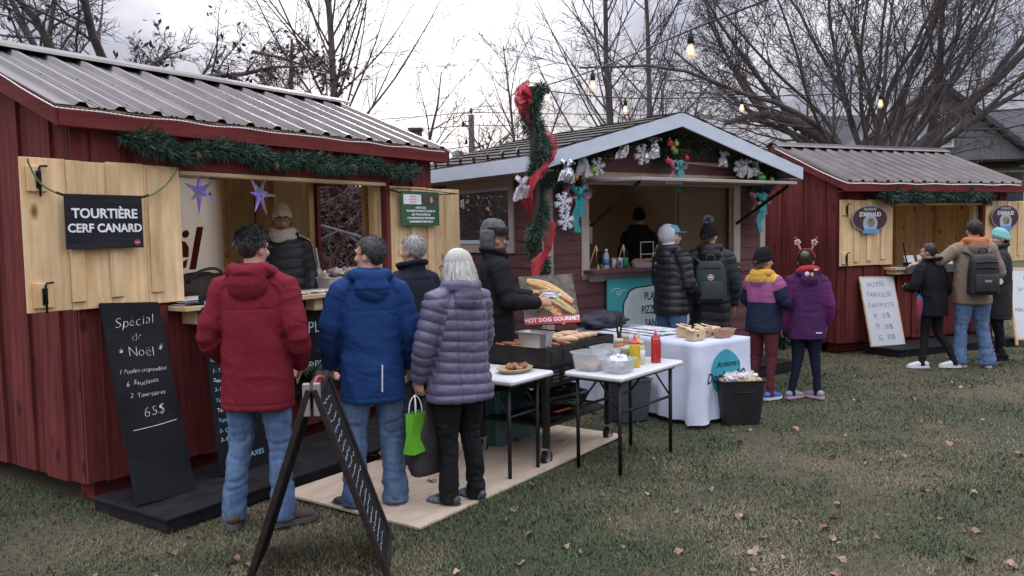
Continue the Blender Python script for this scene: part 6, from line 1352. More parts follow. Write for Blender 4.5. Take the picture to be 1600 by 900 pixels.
ARMS0 = {'L': dict(e=(-.235, -.04, 1.14), w=(-.24, .05, .90)), 'R': dict(e=(.235, -.04, 1.14), w=(.24, .05, .90))}
def person(label, loc, yaw, h, jacket, pants, shoe, arms=None, legs=None, head=(0, 0), hs=1.0, skin=None, hair=None, hat=None, face=False, vox=.0072, jvox=.011, glasses=False, z=0.0, lean=0.0, wide=1.0):
    skin = skin or SKIN; arms = {**ARMS0, **(arms or {})}; legs = {**LEGS0, **(legs or {})}
    T = thing('person', label, 'person', (loc[0], loc[1], z), R(yaw)); s0 = h / 1.75; T.scale = (s0, s0, s0)
    Hm = Matrix.Translation((0, .012 + lean * .55, 1.53)) @ Matrix.Rotation(R(head[0]), 4, 'Z') @ Matrix.Rotation(R(head[1]), 4, 'X') @ Matrix.Diagonal((hs, hs, hs, 1)) @ Matrix.Translation((0, -.012, -1.53))
    ln = lambda z_: lean * max(0, z_ - .95)
    sh = {'L': np.array((-.165 * wide, ln(1.42), 1.405)), 'R': np.array((.165 * wide, ln(1.42), 1.405))}
    # body: one skin surface
    b = MB()
    b.rings([(.84, .10, .09), (.90, .155, .105), (1.0, .15, .10), (1.1, .142, .098, 0, ln(1.1)), (1.25, .16, .105, 0, ln(1.25)), (1.38, .17, .10, 0, ln(1.38)), (1.44, .13, .085, 0, ln(1.44)), (1.48, .075, .07, 0, ln(1.48)), (1.51, .056, .06, 0, .004 + ln(1.5)), (1.58, .054, .058, 0, .008 + ln(1.55))], 20, 2)
    for s_ in 'LR':
        sg = -1 if s_ == 'L' else 1; A = arms[s_]; e, w = np.array(A['e']), np.array(A['w'])
        b.tube([(sh[s_][0] * .8, sh[s_][1], 1.41), sh[s_], (sh[s_] + e) / 2, e, (e + w) / 2, w], [.05, .056, .046, .038, .036, .026], 10, sub=2)
        hand(b, w, A.get('hd', w - e), A.get('pn', (-sg, .15, 0)), A.get('hs', sg), A.get('curl', .5))
        G = legs[s_]; b.tube([(sg * .085, 0, .92), (sg * .09, .0, .80), G['k'], ((np.array(G['k']) + np.array(G['a'])) / 2 + np.array((0, -.015, .02))), G['a'], (G['a'][0], G['a'][1], G['a'][2] - .05)], [.07, .065, .045, .042, .033, .033], 10, sub=2)
        an = G['a']; ty = R(G['yaw']); f = np.array((-math.sin(ty), math.cos(ty), 0)); b.tube([np.array(an) - f * .04 + (0, 0, -.045), np.array(an) + f * .06 + (0, 0, -.045), np.array(an) + f * .15 + (0, 0, -.055)], [.03, .035, .028], 8, ry=[.03, .028, .015], up=(0, 0, 1))
    b.X = Hm
    b.ball((0, -.014, 1.655), (.074, .094, .086), 20, 14)
    b.rings([(1.528, .02, .018, 0, .058), (1.542, .04, .044, 0, .036), (1.57, .054, .066, 0, .02), (1.605, .064, .08, 0, .01), (1.65, .068, .086, 0, .003)], 18, 2)
    b.tube([(0, .084, 1.645), (0, .094, 1.622), (0, .105, 1.600), (0, .092, 1.590)], [.009, .011, .015, .012], 8)
    b.ball((0, .082, 1.566), (.024, .012, .012), 10, 8); b.ball((0, .080, 1.660), (.048, .012, .011), 12, 8)
    for sg in (-1, 1): b.ball((sg * .073, -.012, 1.615), (.011, .021, .032), 10, 8); b.ball((sg * .042, .062, 1.605), (.022, .022, .022), 10, 8)
    b.X = None
    me = remesh(b, vox, 3); P, N_ = getco(me); Hi = np.array(Hm.inverted()); Q = P @ Hi[:3, :3].T + Hi[:3, 3]; Nq = N_
    fwd = np.array(Hm)[:3, :3] @ np.array([0, 1, 0]); push = np.zeros(len(P))
    for sg in (-1, 1): push += .010 * np.exp(-(((Q[:, 0] - sg * .031) / .017) ** 2 + ((Q[:, 2] - 1.634) / .010) ** 2)) * (Q[:, 1] > .05)
    push += .004 * np.exp(-((Q[:, 0] / .022) ** 2 + ((Q[:, 2] - 1.5665) / .0035) ** 2)) * (Q[:, 1] > .06)
    P = P - push[:, None] * fwd; setco(me, P); me.materials.clear(); me.materials.append(skin); me.name = 'body'; add('body', me, T)
    if face:
        for sg in (-1, 1):
            e = MB(); e.X = Hm; e.ball((sg * .031, .0735, 1.634), (.0125, .009, .0085), 12, 8); eo = e.build('eye', EYEW, T, True)
            e = MB(); e.X = Hm; e.ball((sg * .031, .0815, 1.634), (.0062, .003, .0062), 10, 6); e.build('iris', EYEB, eo, True)
            e = MB(); e.X = Hm; e.tube([(sg * .013, .0905, 1.651), (sg * .031, .091, 1.656), (sg * .05, .078, 1.650)], .0035, 6, sub=2); e.build('eyebrow', EYEB, T, True)
        e = MB(); e.X = Hm; e.tube([(-.023, .083, 1.566), (-.01, .0925, 1.570), (0, .0935, 1.569), (.01, .0925, 1.570), (.023, .083, 1.566)], .0042, 7, sub=2).tube([(-.019, .084, 1.561), (0, .0925, 1.559), (.019, .084, 1.561)], .0045, 7, sub=3); e.build('lips', mat('lips', (.30, .10, .085), .45), T, True)
    if glasses:
        gl_ = MB(); gl_.X = Hm
        for sg in (-1, 1):
            gl_.tube([(sg * .033 + .023 * math.cos(a), .103 - .004 * abs(math.cos(a)), 1.632 + .018 * math.sin(a)) for a in np.linspace(0, 2 * pi, 17)], .0026, 6, cap=False); gl_.tube([(sg * .056, .10, 1.637), (sg * .078, .06, 1.64), (sg * .084, -.01, 1.635)], .0024, 6)
        gl_.tube([(-.011, .105, 1.636), (.011, .105, 1.636)], .0026, 6); gl_.build('glasses', BLACKM, T, True)
    # jacket
    J = jacket; E = J.get('ease', 1.0); hem = J.get('hem', .70); b = MB(); w_ = wide * E; puffy = J.get('puff'); th = J.get('thick', 1.0)
    ht = J.get('flare', 1.0)
    rows = [(hem, .192 * w_ * ht, .142 * E * ht, 0, -.005), (hem + .05, .194 * w_ * ht, .144 * E * ht, 0, -.005), (.95, .190 * w_, .142 * E, 0, 0), (1.10, .181 * w_, .136 * E, 0, ln(1.1)), (1.24, .185 * w_, .137 * E, 0, ln(1.24)), (1.36, .180 * w_, .124 * E, 0, ln(1.36)), (1.425, .148 * w_, .104 * E, 0, ln(1.43)), (1.47, .100 * E, .088 * E, 0, ln(1.47)), (1.52, .082, .085, 0, .0 + ln(1.5)), (1.545, .078, .082, 0, .004 + ln(1.5))]
    rows = [rows[0]] + [r_ for r_ in rows[1:] if r_[0] > hem + .03]
    b.rings(rows, 26, 3, .88); armp = {}
    for s_ in 'LR':
        A = arms[s_]; e, w = np.array(A['e'], float), np.array(A['w'], float); S_ = sh[s_].copy(); S_[0] *= (1 + (E - 1) * .6); armp[s_] = [tuple(S_), tuple(e), tuple(w)]
        b.tube([(S_[0] * .62, S_[1], 1.405), S_ + (0, 0, -.005), S_ * .55 + e * .45, e, (e + w) / 2, w, w + (w - e) / np.linalg.norm(w - e) * .012], np.array([.066, .076, .068, .061, .056, .047, .043]) * (.5 + .5 * E) * th, 14, sub=2)
    hood = J.get('hood')
    if hood == 'down':
        oy = ln(1.48); b.tube([(-.05, .085 + oy, 1.435), (-.095, .05 + oy, 1.475), (-.112, -.03 + oy, 1.505), (-.075, -.105 + oy, 1.505), (0, -.13 + oy, 1.495), (.075, -.105 + oy, 1.505), (.112, -.03 + oy, 1.505), (.095, .05 + oy, 1.475), (.05, .085 + oy, 1.435)], [.026, .034, .038, .042, .046, .042, .038, .034, .026], 12, sub=3, ry=[.022, .027, .030, .034, .038, .034, .030, .027, .022])
        b.ball((0, -.115 + oy, 1.425), (.115, .058, .095), 16, 12)
    elif hood == 'collar':
        b.tube([(-.03, .1, 1.49), (-.08, .055, 1.52), (-.085, -.03, 1.54), (0, -.09, 1.545), (.085, -.03, 1.54), (.08, .055, 1.52), (.03, .1, 1.49)], .020, 10, sub=3, ry=.032)
    me = remesh(b, jvox, 4 if jvox > .008 else 9); P, N_ = getco(me); sd_ = J.get('seed', int(abs(loc[0] * 97 + loc[1] * 31)))
    dl, pl_ = poly_dist(P, armp['L']); dr, pr_ = poly_dist(P, armp['R']); isarm = (np.minimum(dl, dr) < .088 * (.5 + .5 * E) * th) & (np.where(dl < dr, pl_, pr_) > .035); along = np.where(dl < dr, pl_, pr_)
    is_hood = (P[:, 2] > 1.42) & (abs(P[:, 0]) < .15)
    if puffy:
        sp, am = puffy; c_ = (np.where(isarm, along, P[:, 2] + .012 * np.sin(P[:, 0] * 9)) + .007 * vnoise(P * 4, sd_ + 12)) / sp; fr = np.abs(np.sin(pi * c_)); prof = np.sqrt(fr) - .55; prof = np.where(is_hood, .3 * prof + .2, prof)
        disp = am * prof + .0035 * vnoise(P * np.array([16, 16, 26]), sd_) * fr + .0025 * vnoise(P * 40, sd_ + 3) * fr
        for xs_ in J.get('vseam', ()): disp = disp - .010 * np.exp(-((P[:, 0] - xs_) / .007) ** 2) * (~isarm) * (P[:, 2] < 1.40)
    else:
        wr = J.get('wrinkle', 1.0)
        fold = .55 + .45 * np.where(isarm, np.exp(-((along - .29) / .11) ** 2) * 1.6, np.exp(-((P[:, 2] - 1.02) / .15) ** 2))
        wp = .35 * vnoise(P * np.array([4, 4, 3]), sd_ + 9)
        tor = .008 * vnoise(P * np.array([4.5, 4.5, 3.5]), sd_) + .0062 * ridged(np.stack([P[:, 0] * 8 + P[:, 2] * 2.2 + wp, P[:, 1] * 8 + wp, P[:, 2] * 2.2], 1), sd_ + 1) + .004 * ridged(np.stack([P[:, 0] * 5 + wp, P[:, 1] * 5, P[:, 2] * 13 + 3 * wp], 1), sd_ + 4) * np.exp(-((P[:, 2] - 1.02) / .16) ** 2) * 1.5 + .0035 * crease(np.stack([P[:, 0] * 4 + wp, P[:, 1] * 4, P[:, 2] * 8 + 4 * wp + P[:, 0] * 5], 1), sd_ + 2, .2)
        el = .35 + np.exp(-((along - .29) / .10) ** 2) + .5 * np.exp(-((along - .05) / .06) ** 2)
        arm = .004 * vnoise(P * 7, sd_ + 3) + el * (.0065 * ridged(np.stack([P[:, 0] * 4 + wp, P[:, 1] * 4, along * 17], 1), sd_ + 5) + .004 * crease(np.stack([P[:, 0] * 5, P[:, 1] * 5, along * 14 + wp], 1), sd_ + 7, .25))
        disp = wr * np.where(isarm, arm, tor) + .0012 * vnoise(P * 40, sd_ + 6)
        disp = disp - (.0045 * np.exp(-((P[:, 2] - 1.285) / .0055) ** 2) + .003 * np.exp(-(P[:, 0] / .004) ** 2) * (P[:, 2] < 1.285) * J.get('backseam', 0)) * (~isarm)
        disp = disp - .004 * np.exp(-((P[:, 2] - hem - .035) / .006) ** 2) * (~isarm)
        disp = disp + is_hood * (.007 * ridged(np.stack([P[:, 0] * 3, P[:, 1] * 3, P[:, 2] * 15 + P[:, 0] ** 2 * 60], 1), sd_ + 5) + .005 * crease(P * np.array([5, 5, 14]), sd_ + 8, .25))
    setco(me, P + N_ * disp[:, None]); me.materials.clear(); me.materials.append(J['m']); ml = [J['m']]
    nf = len(me.polygons); mi = np.zeros(nf, int); ctr = np.zeros(nf * 3); me.polygons.foreach_get('center', ctr); ctr = ctr.reshape(-1, 3)
    if J.get('sleeve'):
        me.materials.append(J['sleeve']); vi = np.zeros(len(me.loops), int); me.loops.foreach_get('vertex_index', vi); ls = np.zeros(nf, int); me.polygons.foreach_get('loop_start', ls); mi = np.where(isarm[vi[ls]] & (along[vi[ls]] > J.get('sleeve_from', .05)), 1, 0)
    if J.get('hood_m'):
        me.materials.append(J['hood_m']); mi = np.where((ctr[:, 2] > J.get('hood_z', 1.47)) & (abs(ctr[:, 0]) < .2), len(me.materials) - 1, mi)
    if J.get('lower'):
        me.materials.append(J['lower'][0]); mi = np.where((ctr[:, 2] < J['lower'][1]) & (mi == 0), len(me.materials) - 1, mi)
    me.polygons.foreach_set('material_index', mi.astype(np.int32)); me.polygons.foreach_set('use_smooth', np.ones(nf, bool)); me.name = 'jacket'; jo = add('jacket', me, T)
    # trousers
    b = MB(); pr0 = pants.get('r', 1.0)
    b.rings([(.80, .13, .10), (.86, .165, .118), (.95, .17, .115), (1.03, .155, .11)], 20, 2)
    for s_ in 'LR':
        sg = -1 if s_ == 'L' else 1; G = legs[s_]; k_, a_ = np.array(G['k']), np.array(G['a']); hm = pants.get('hem', .068); lo_ = a_ + np.array((0, -.006, -.05))
        b.tube([(sg * .08, 0, .93), (sg * .095, -.003, .80), (np.array((sg * .095, 0, .80)) + k_) / 2, k_, (k_ + a_) / 2 + np.array((0, -.012, .02)), a_ + np.array((0, 0, .03)), lo_], np.array([.10, .102, .088, .072, .068 if hm > .06 else .056, hm, hm]) * pr0, 14, sub=3)
    me = remesh(b, pants.get('vox', .0105), 4); P, N_ = getco(me); f_ = pants.get('wrinkle', 1.0)
    low = np.exp(-((P[:, 2] - .15) / .13) ** 2); kn = np.exp(-((P[:, 2] - .5) / .12) ** 2)
    disp = f_ * (.004 * vnoise(P * 7, 5 + sd_) + (.25 + low * 1.1 + kn * .8) * (.010 * crease(P * np.array([8, 8, 19]) + .6 * vnoise(P * 6, 3)[:, None], 6 + sd_, .35) + .005 * ridged(P * np.array([9, 9, 22]), 16 + sd_)) + .0018 * ridged(P * np.array([24, 24, 30]), 7 + sd_))
    setco(me, P + N_ * disp[:, None]); me.materials.clear(); me.materials.append(pants['m']); me.polygons.foreach_set('use_smooth', np.ones(len(me.polygons), bool)); me.name = 'trousers'; add('trousers', me, T)
    # shoes
    for s_ in 'LR':
        G = legs[s_]; a_ = np.array(G['a']); gz_ = max(0.0, a_[2] - .085); rot = (R(G.get('pitch', 0)), 0, R(G['yaw'])); q = shoe.get('s', 1.0)
        u = MB(); u.tube([(0, -.088, .052), (0, -.078, .055), (0, -.04, .062), (0, .015, .060), (0, .07, .052), (0, .125, .044), (0, .165, .038), (0, .183, .034)], [.012, .032, .040, .042, .047, .047, .034, .010], 16, ry=[.014, .028, .042, .048, .04, .028, .02, .008], up=(1, 0, 0), sub=3)
        u.tube([(0, -.035, .05), (0, -.03, .092)], [.040, .037], 14, ry=[.045, .040])
        u.v = [(x * q, y * q, max(.018, zz)) for x, y, zz in u.v]; sm = remesh(u, .0085, 3); sm.materials.clear(); sm.materials.append(shoe['m']); sm.name = 'shoe'
        if shoe.get('m2'):
            sm.materials.append(shoe['m2']); c3 = np.zeros(len(sm.polygons) * 3); sm.polygons.foreach_get('center', c3); c3 = c3.reshape(-1, 3); sm.polygons.foreach_set('material_index', ((np.abs(vnoise(c3 * np.array([22, 34, 34]), 3)) < .16) | (c3[:, 1] < -.06)).astype(np.int32))
        so = add('shoe', sm, T, (a_[0], a_[1], gz_ + .0), rot)
        fp_ = [(.0, -.094), (.026, -.088), (.038, -.06), (.038, -.01), (.045, .05), (.049, .10), (.043, .15), (.026, .184), (.0, .194), (-.026, .184), (-.043, .15), (-.049, .10), (-.045, .05), (-.038, -.01), (-.038, -.06), (-.026, -.088)]
        MB().prism([(x * q * 1.03, y * q * 1.01) for x, y in fp_], .03, 'z', .003).build('sole', shoe.get('sole', BLACKM), so)
    if hair: hair_mesh(Hm, hair[0], hair[1], T, hair[2] if len(hair) > 2 else 2600, bool(hat))
    if hat:
        k_ = hat[0]; hb = MB(); hb.X = Hm
        if k_ in ('beanie', 'pompom'):
            rs_ = [(1.632, .080, .104, 0, -.014), (1.66, .0835, .107, 0, -.014), (1.70, .080, .102, 0, -.016), (1.74, .064, .084, 0, -.018), (1.768, .038, .052, 0, -.02), (1.776, .008, .01, 0, -.02)]; tilt = hat[2] if len(hat) > 2 else 0
            hb.rings(rs_, 64, 3); hb.rings([(1.622, .083, .107, 0, -.014), (1.630, .0895, .1135, 0, -.014), (1.668, .0905, .1145, 0, -.014), (1.678, .083, .107, 0, -.014)], 64, 2)
            Hi_ = Hm.inverted(); V2 = []
            for v in hb.v:
                q = Hi_ @ Vector(v); a = math.atan2(q.y + .014, q.x); f = 1 + .010 * math.sin(a * 16); q.x *= f; q.y = -.014 + (q.y + .014) * f; q.z += (.30 + .3 * tilt) * q.y + .006; V2.append(tuple(Hm @ q))
            hb.v = V2; ho = hb.build('knit_hat', hat[1], T, True)
            if k_ == 'pompom':
                pd = rng.normal(size=(900, 3)); pd /= np.linalg.norm(pd, axis=1, keepdims=True); V, Fq = blades(np.array([0, -.02, 1.80]) + pd * .02, pd, .04, .003, 2); M_ = np.array(Hm); V = V @ M_[:3, :3].T + M_[:3, 3]; add('pompom', fast_mesh('pompom', V.tolist(), Fq, [hat[3]], None, True), ho)
        elif k_ == 'ushanka':
            hb.rings([(1.655, .093, .116, 0, -.012), (1.70, .092, .115, 0, -.014), (1.745, .080, .10, 0, -.016), (1.778, .05, .066, 0, -.018), (1.79, .01, .014, 0, -.018)], 26, 3); hb.ball((0, -.088, 1.62), (.07, .035, .075), 14, 10)
            for sg in (-1, 1): hb.tube([(sg * .086, -.012, 1.69), (sg * .094, -.005, 1.62), (sg * .084, .012, 1.55), (sg * .062, .03, 1.515)], [.07, .066, .05, .03], 12, sub=2, ry=[.022, .02, .018, .014], up=(0, 1, 0))
            me = remesh(hb, .008, 4); P, N_ = getco(me); setco(me, P + N_ * (.003 * vnoise(P * 30, 2))[:, None]); me.materials.clear(); me.materials.append(hat[1]); me.polygons.foreach_set('use_smooth', np.ones(len(me.polygons), bool)); ho = add('trapper_hat', me, T)
            fl = MB(); fl.X = Hm; fl.rings([(1.665, .088, .112, 0, -.006), (1.67, .094, .122, 0, -.004), (1.715, .096, .124, 0, -.006), (1.722, .090, .116, 0, -.008)], 30, 2); Hi_ = Hm.inverted(); fl.v = [tuple(Hm @ Vector((q.x, max(q.y, .0), q.z))) for q in (Hi_ @ Vector(v) for v in fl.v)]; fl.build('front_flap', hat[2], ho, True)
        elif k_ == 'hood':
            hb.ball((0, -.022, 1.648), (.096, .116, .118), 24, 18); hb.tube([(0, -.03, 1.55), (0, -.02, 1.48)], [.10, .12], 16, ry=[.10, .11]); me = remesh(hb, .009, 4); P, N_ = getco(me); Hi_ = np.array(Hm.inverted()); Q = P @ Hi_[:3, :3].T + Hi_[:3, 3]; over = Q[:, 1] > .035; Q[:, 1] = np.where(over, .035 + .12 * (Q[:, 1] - .035), Q[:, 1]); M_ = np.array(Hm); Q += .006 * ridged(Q * np.array([9, 9, 9]), 4)[:, None] * np.sign(Q - np.array([0, 0, 1.65])) * .6
            setco(me, Q @ M_[:3, :3].T + M_[:3, 3]); me.materials.clear(); me.materials.append(hat[1]); me.polygons.foreach_set('use_smooth', np.ones(len(me.polygons), bool)); ho = add('hood', me, T)
            cp = MB(); cp.X = Hm; cp.rings([(1.665, .082, .1, 0, -.0), (1.70, .078, .095, 0, -.0), (1.74, .06, .072), (1.755, .02, .03)], 24, 2); cp.v = [v for v in cp.v]; cp.build('cap', hat[2], T, True)
            vz = MB(); vz.X = Hm; vz.prism([(-.07, .06), (-.072, .11), (-.05, .155), (0, .172), (.05, .155), (.072, .11), (.07, .06)], .006, 'z', 1.672); vz.build('visor', hat[2], T)
    return T, Hm, jo
def world_pt(T, p):
    M_ = Matrix.Translation(T.location) @ Matrix.Rotation(T.rotation_euler[2], 4, 'Z') @ Matrix.Diagonal((*T.scale, 1)); return M_ @ Vector(p)
WJEAN = DENIM('blue_jeans', (.085, .145, .265), (.14, .215, .355)); WJEAN2 = DENIM('washed_jeans', (.080, .132, .235), (.13, .198, .315)); DJEAN = DENIM('dark_jeans', (.028, .036, .055), (.045, .055, .08))
BLK = fabric('black_fabric', (.010, .010, .012), (.017, .017, .020), .75); BLKN = mat('black_nylon', (.012, .012, .015), .5, (.022, .022, .026), 5, bump=.1, bsc=90)
SOLEG = mat('sole_grey', (.10, .095, .09), .8); SOLEW = mat('sole_white', (.65, .65, .68), .6)
# man in the red jacket
RJ = fabric('red_softshell', (.165, .013, .026), (.21, .019, .034), .62, 3, .5, 22)
Tm, Hm_, jo = person('person in a red hooded jacket and blue jeans at the left counter, back turned', (-1.50, 4.76), -2, 1.75, dict(m=RJ, hem=.70, ease=1.07, hood='down', wrinkle=1.0, thick=1.12, backseam=0), dict(m=WJEAN, r=1.0, hem=.07), dict(m=mat('brown_hiker', (.055, .042, .034), .85, (.11, .09, .075), 9), sole=SOLEG, s=1.05),
    arms={'L': dict(e=(-.265, -.05, 1.12), w=(-.21, .15, .93), curl=.9), 'R': dict(e=(.265, -.05, 1.12), w=(.21, .15, .93), curl=.9)}, legs={'L': dict(k=(-.12, .01, .49), a=(-.155, -.04, .085), yaw=12), 'R': dict(k=(.115, .01, .49), a=(.135, -.03, .085), yaw=-55)}, head=(-22, -6), hair=('swept', mat('hair_black', (.014, .012, .012), .4, (.04, .035, .032), 30, island=.6), 4600), glasses=True, skin=SKIN, jvox=.0068)
# man in the blue jacket
BJ = fabric('royal_blue_shell', (.011, .037, .135), (.015, .05, .165), .6, 3, .5, 22)
Tb, Hb_, jo = person('person in a royal blue hooded jacket and jeans standing on the plywood', (-.875, 5.02), 18, 1.69, dict(m=BJ, hem=.705, ease=1.07, hood='down', wrinkle=1.15, thick=1.14, seed=5), dict(m=WJEAN2, r=1.06, hem=.082), dict(m=mat('dark_trainer', (.022, .022, .024), .7, (.10, .09, .08), 14), sole=mat('sole_tan', (.16, .13, .1), .8), s=1.02),
    arms={'L': dict(e=(-.26, .02, 1.13), w=(-.24, .17, .92), curl=.8), 'R': dict(e=(.255, -.03, 1.12), w=(.26, .08, .90), curl=.5)}, legs={'L': dict(k=(-.115, .02, .49), a=(-.13, -.02, .085), yaw=40), 'R': dict(k=(.11, .01, .49), a=(.125, -.03, .085), yaw=-12)}, head=(48, -2), hair=('short', mat('hair_salt_black', (.022, .021, .022), .5, (.075, .073, .073), 60, island=.6), 4200), glasses=True, jvox=.0068)
MB().tube([(.035, -.178, .78), (.04, -.18, .95)], .0045, 6).build('reflective_strip', mat('reflective', (.7, .72, .75), .3), jo)
# grey-haired man behind
person('person in a dark navy jacket half hidden behind the royal blue jacket', (-.72, 6.0), 48, 1.69, dict(m=fabric('dark_navy', (.012, .016, .026), (.018, .023, .036)), hem=.66, ease=1.05, hood='collar'), dict(m=DJEAN, r=1.05, hem=.08), dict(m=BLK, sole=SOLEG), head=(5, -4), hair=('short', mat('hair_grey', (.22, .21, .20), .5, (.42, .40, .38), 50, island=.45), 3400), arms={'R': dict(e=(.28, 0, 1.13), w=(.27, .14, .9))})
# woman in the lilac quilted coat
LIL = mat('lilac_nylon', (.095, .088, .150), .42, (.125, .115, .19), 4, bump=.12, bsc=60)
Tl, Hl_, jo = person('person in a quilted lilac coat and black trousers holding two bags', (-.335, 5.05), 42, 1.60, dict(m=LIL, hem=.735, ease=1.13, hood='down', puff=(.071, .015), thick=1.16, flare=1.12, vseam=(-.11, .0, .11)), dict(m=BLK, r=.98, hem=.068), dict(m=mat('trail_shoe', (.17, .20, .24), .6, (.24, .28, .33), 12), m2=mat('trail_shoe_dark', (.05, .055, .065), .6), sole=mat('sole_slate', (.06, .06, .065), .8), s=.95), jvox=.0072,
    arms={'L': dict(e=(-.265, .03, 1.12), w=(-.25, .12, .885), hd=(0, .12, -1), pn=(.9, .3, 0), curl=1.0), 'R': dict(e=(.25, .04, 1.12), w=(.23, .16, .92))}, legs={'L': dict(k=(-.10, .02, .49), a=(-.115, .0, .085), yaw=18), 'R': dict(k=(.095, .02, .49), a=(.095, -.03, .085), yaw=6)}, head=(18, -6), hair=('bob', mat('hair_white', (.42, .41, .38), .42, (.62, .60, .56), 3, island=.45), 4600), glasses=True)
hp_ = world_pt(Tl, (-.25, .135, .795))
gb_ = thing('gift_bag', 'lime green paper gift bag held beside the lilac coat', 'bag', (hp_.x - .015, hp_.y - .05, hp_.z - .36), R(62))
LIME = mat('lime_paper', (.125, .43, .03), .7, (.15, .48, .04), 3, bump=.3, bsc=8, spec=.2)
gbm = MB(); q = [(-.085, -.04, 0), (.085, -.04, 0), (.085, .04, 0), (-.085, .04, 0), (-.075, -.02, .11), (.075, -.02, .11), (.075, .02, .11), (-.075, .02, .11), (-.065, -.028, .245), (.065, -.028, .245), (.065, .028, .245), (-.065, .028, .245)]
gbm._add(q, [(3, 2, 1, 0), (0, 1, 5, 4), (1, 2, 6, 5), (2, 3, 7, 6), (3, 0, 4, 7), (4, 5, 9, 8), (5, 6, 10, 9), (6, 7, 11, 10), (7, 4, 8, 11)]); gbm.build('sack', LIME, gb_)
for s_ in (-1, 1): MB().tube([(-.035, s_ * .026, .235), (-.025, s_ * .02, .31), (0, 0, .35), (.025, s_ * .02, .31), (.035, s_ * .026, .235)], .004, 6, sub=3).build('handle', mat('white_cord', (.7, .7, .7), .8), gb_, True)
tb_ = thing('tote_bag', 'dark brown shopping bag hanging behind the green gift bag', 'bag', (hp_.x + .05, hp_.y + .04, hp_.z - .52), R(40)); TOTE = mat('dark_tote', (.022, .016, .018), .6, (.04, .032, .034), 6, bump=.5, bsc=14)
tm = MB(); tm.rings([(0, .10, .035), (.02, .13, .05), (.2, .125, .048), (.36, .07, .026), (.43, .03, .018), (.47, .014, .012)], 20, 4, .8); Pq = np.array(tm.v); Pq += .012 * ridged(Pq * np.array([14, 14, 8]), 3)[:, None] * np.array([1, 1, 0]) * np.sign(Pq); tm.v = [tuple(p) for p in Pq]; tm.build('sack', TOTE, tb_, True); MB().tube([(0, 0, .44), (-.02, -.02, .52)], .012, 6).build('handle', TOTE, tb_)
# man in the trapper hat at the barbecue
HATG = fabric('grey_melange', (.085, .088, .095), (.14, .145, .155), .9, 40); HATD = fabric('dark_pile', (.022, .020, .020), (.045, .042, .04), .95, 40)
Te, He_, jo = person('person in a grey trapper hat and black jacket tending the barbecue', (-.14, 6.58), -78, 1.77, dict(m=fabric('black_shell', (.011, .011, .013), (.019, .019, .022), .7), hem=.74, ease=1.08, hood='collar', thick=1.1), dict(m=BLK, r=1.0), dict(m=mat('brown_boot', (.05, .035, .025), .8), sole=SOLEG), arms={'L': dict(e=(-.26, .08, 1.16), w=(-.14, .33, 1.15), hd=(.25, 1, .05), pn=(.7, 0, -.7), curl=.55), 'R': dict(e=(.27, .06, 1.15), w=(.15, .31, 1.12), hd=(-.2, 1, .1), pn=(-.7, 0, -.4), curl=.7)}, head=(-48, -4), hat=('ushanka', HATG, HATD), face=True, glasses=True, skin=SKIN2, vox=.0066)
bq = world_pt(Te, (-.03, .46, 1.16)); o = thing('wrapped_hot_dog', 'hot dog in white paper in the hands of the person in the trapper hat', 'hot dog', tuple(bq), R(-20)); crumple('napkin', (0, 0, 0), (.085, .045, .03), PAPERW, o, 3, 16, 9); MB().tube([(-.08, 0, .022), (0, 0, .032), (.08, 0, .024)], .02, 10, sub=2).build('bun', BUN, o, True)
# vendor
vq = F1.w(2.18, .62)
person('person in beige knit hat, cream scarf and black quilted coat inside the left stall', (vq.x, vq.y), 180 + 13, 1.69, dict(m=mat('black_quilt', (.010, .011, .015), .5, (.018, .019, .024), 5), hem=.75, ease=1.06, hood='down', puff=(.09, .010)), dict(m=BLK), dict(m=BLK), head=(4, -3), hair=('long', mat('hair_brown_dark', (.02, .014, .012), .45, (.04, .03, .025), 30), 1800), hat=('beanie', fabric('beige_knit', (.56, .45, .35), (.68, .56, .45), .95, 50, .6, 90), .25), face=True, glasses=True, skin=SKIN2, vox=.0062, z=.27)
vh = bpy.data.objects['person.005'] if 'person.005' in bpy.data.objects else None
VT = [o for o in bpy.data.objects if o.get('label', '').startswith('person in beige knit')][0]
SC = fabric('cream_scarf', (.55, .50, .44), (.64, .59, .53), .95, 30, .5, 60); sc_ = MB()
for k, (zz, rr_) in enumerate(((1.475, .105), (1.50, .098), (1.525, .09), (1.455, .098))): sc_.tube([(rr_ * math.cos(a), .02 + rr_ * .95 * math.sin(a), zz + .014 * math.sin(a * 2 + k)) for a in np.linspace(0, 2 * pi, 20)], .024, 8)
me = remesh(sc_, .009, 3); me.materials.clear(); me.materials.append(SC); P, N_ = getco(me); setco(me, P + N_ * (.006 * ridged(P * np.array([12, 12, 30]), 2))[:, None]); me.polygons.foreach_set('use_smooth', np.ones(len(me.polygons), bool)); add('scarf', me, VT)
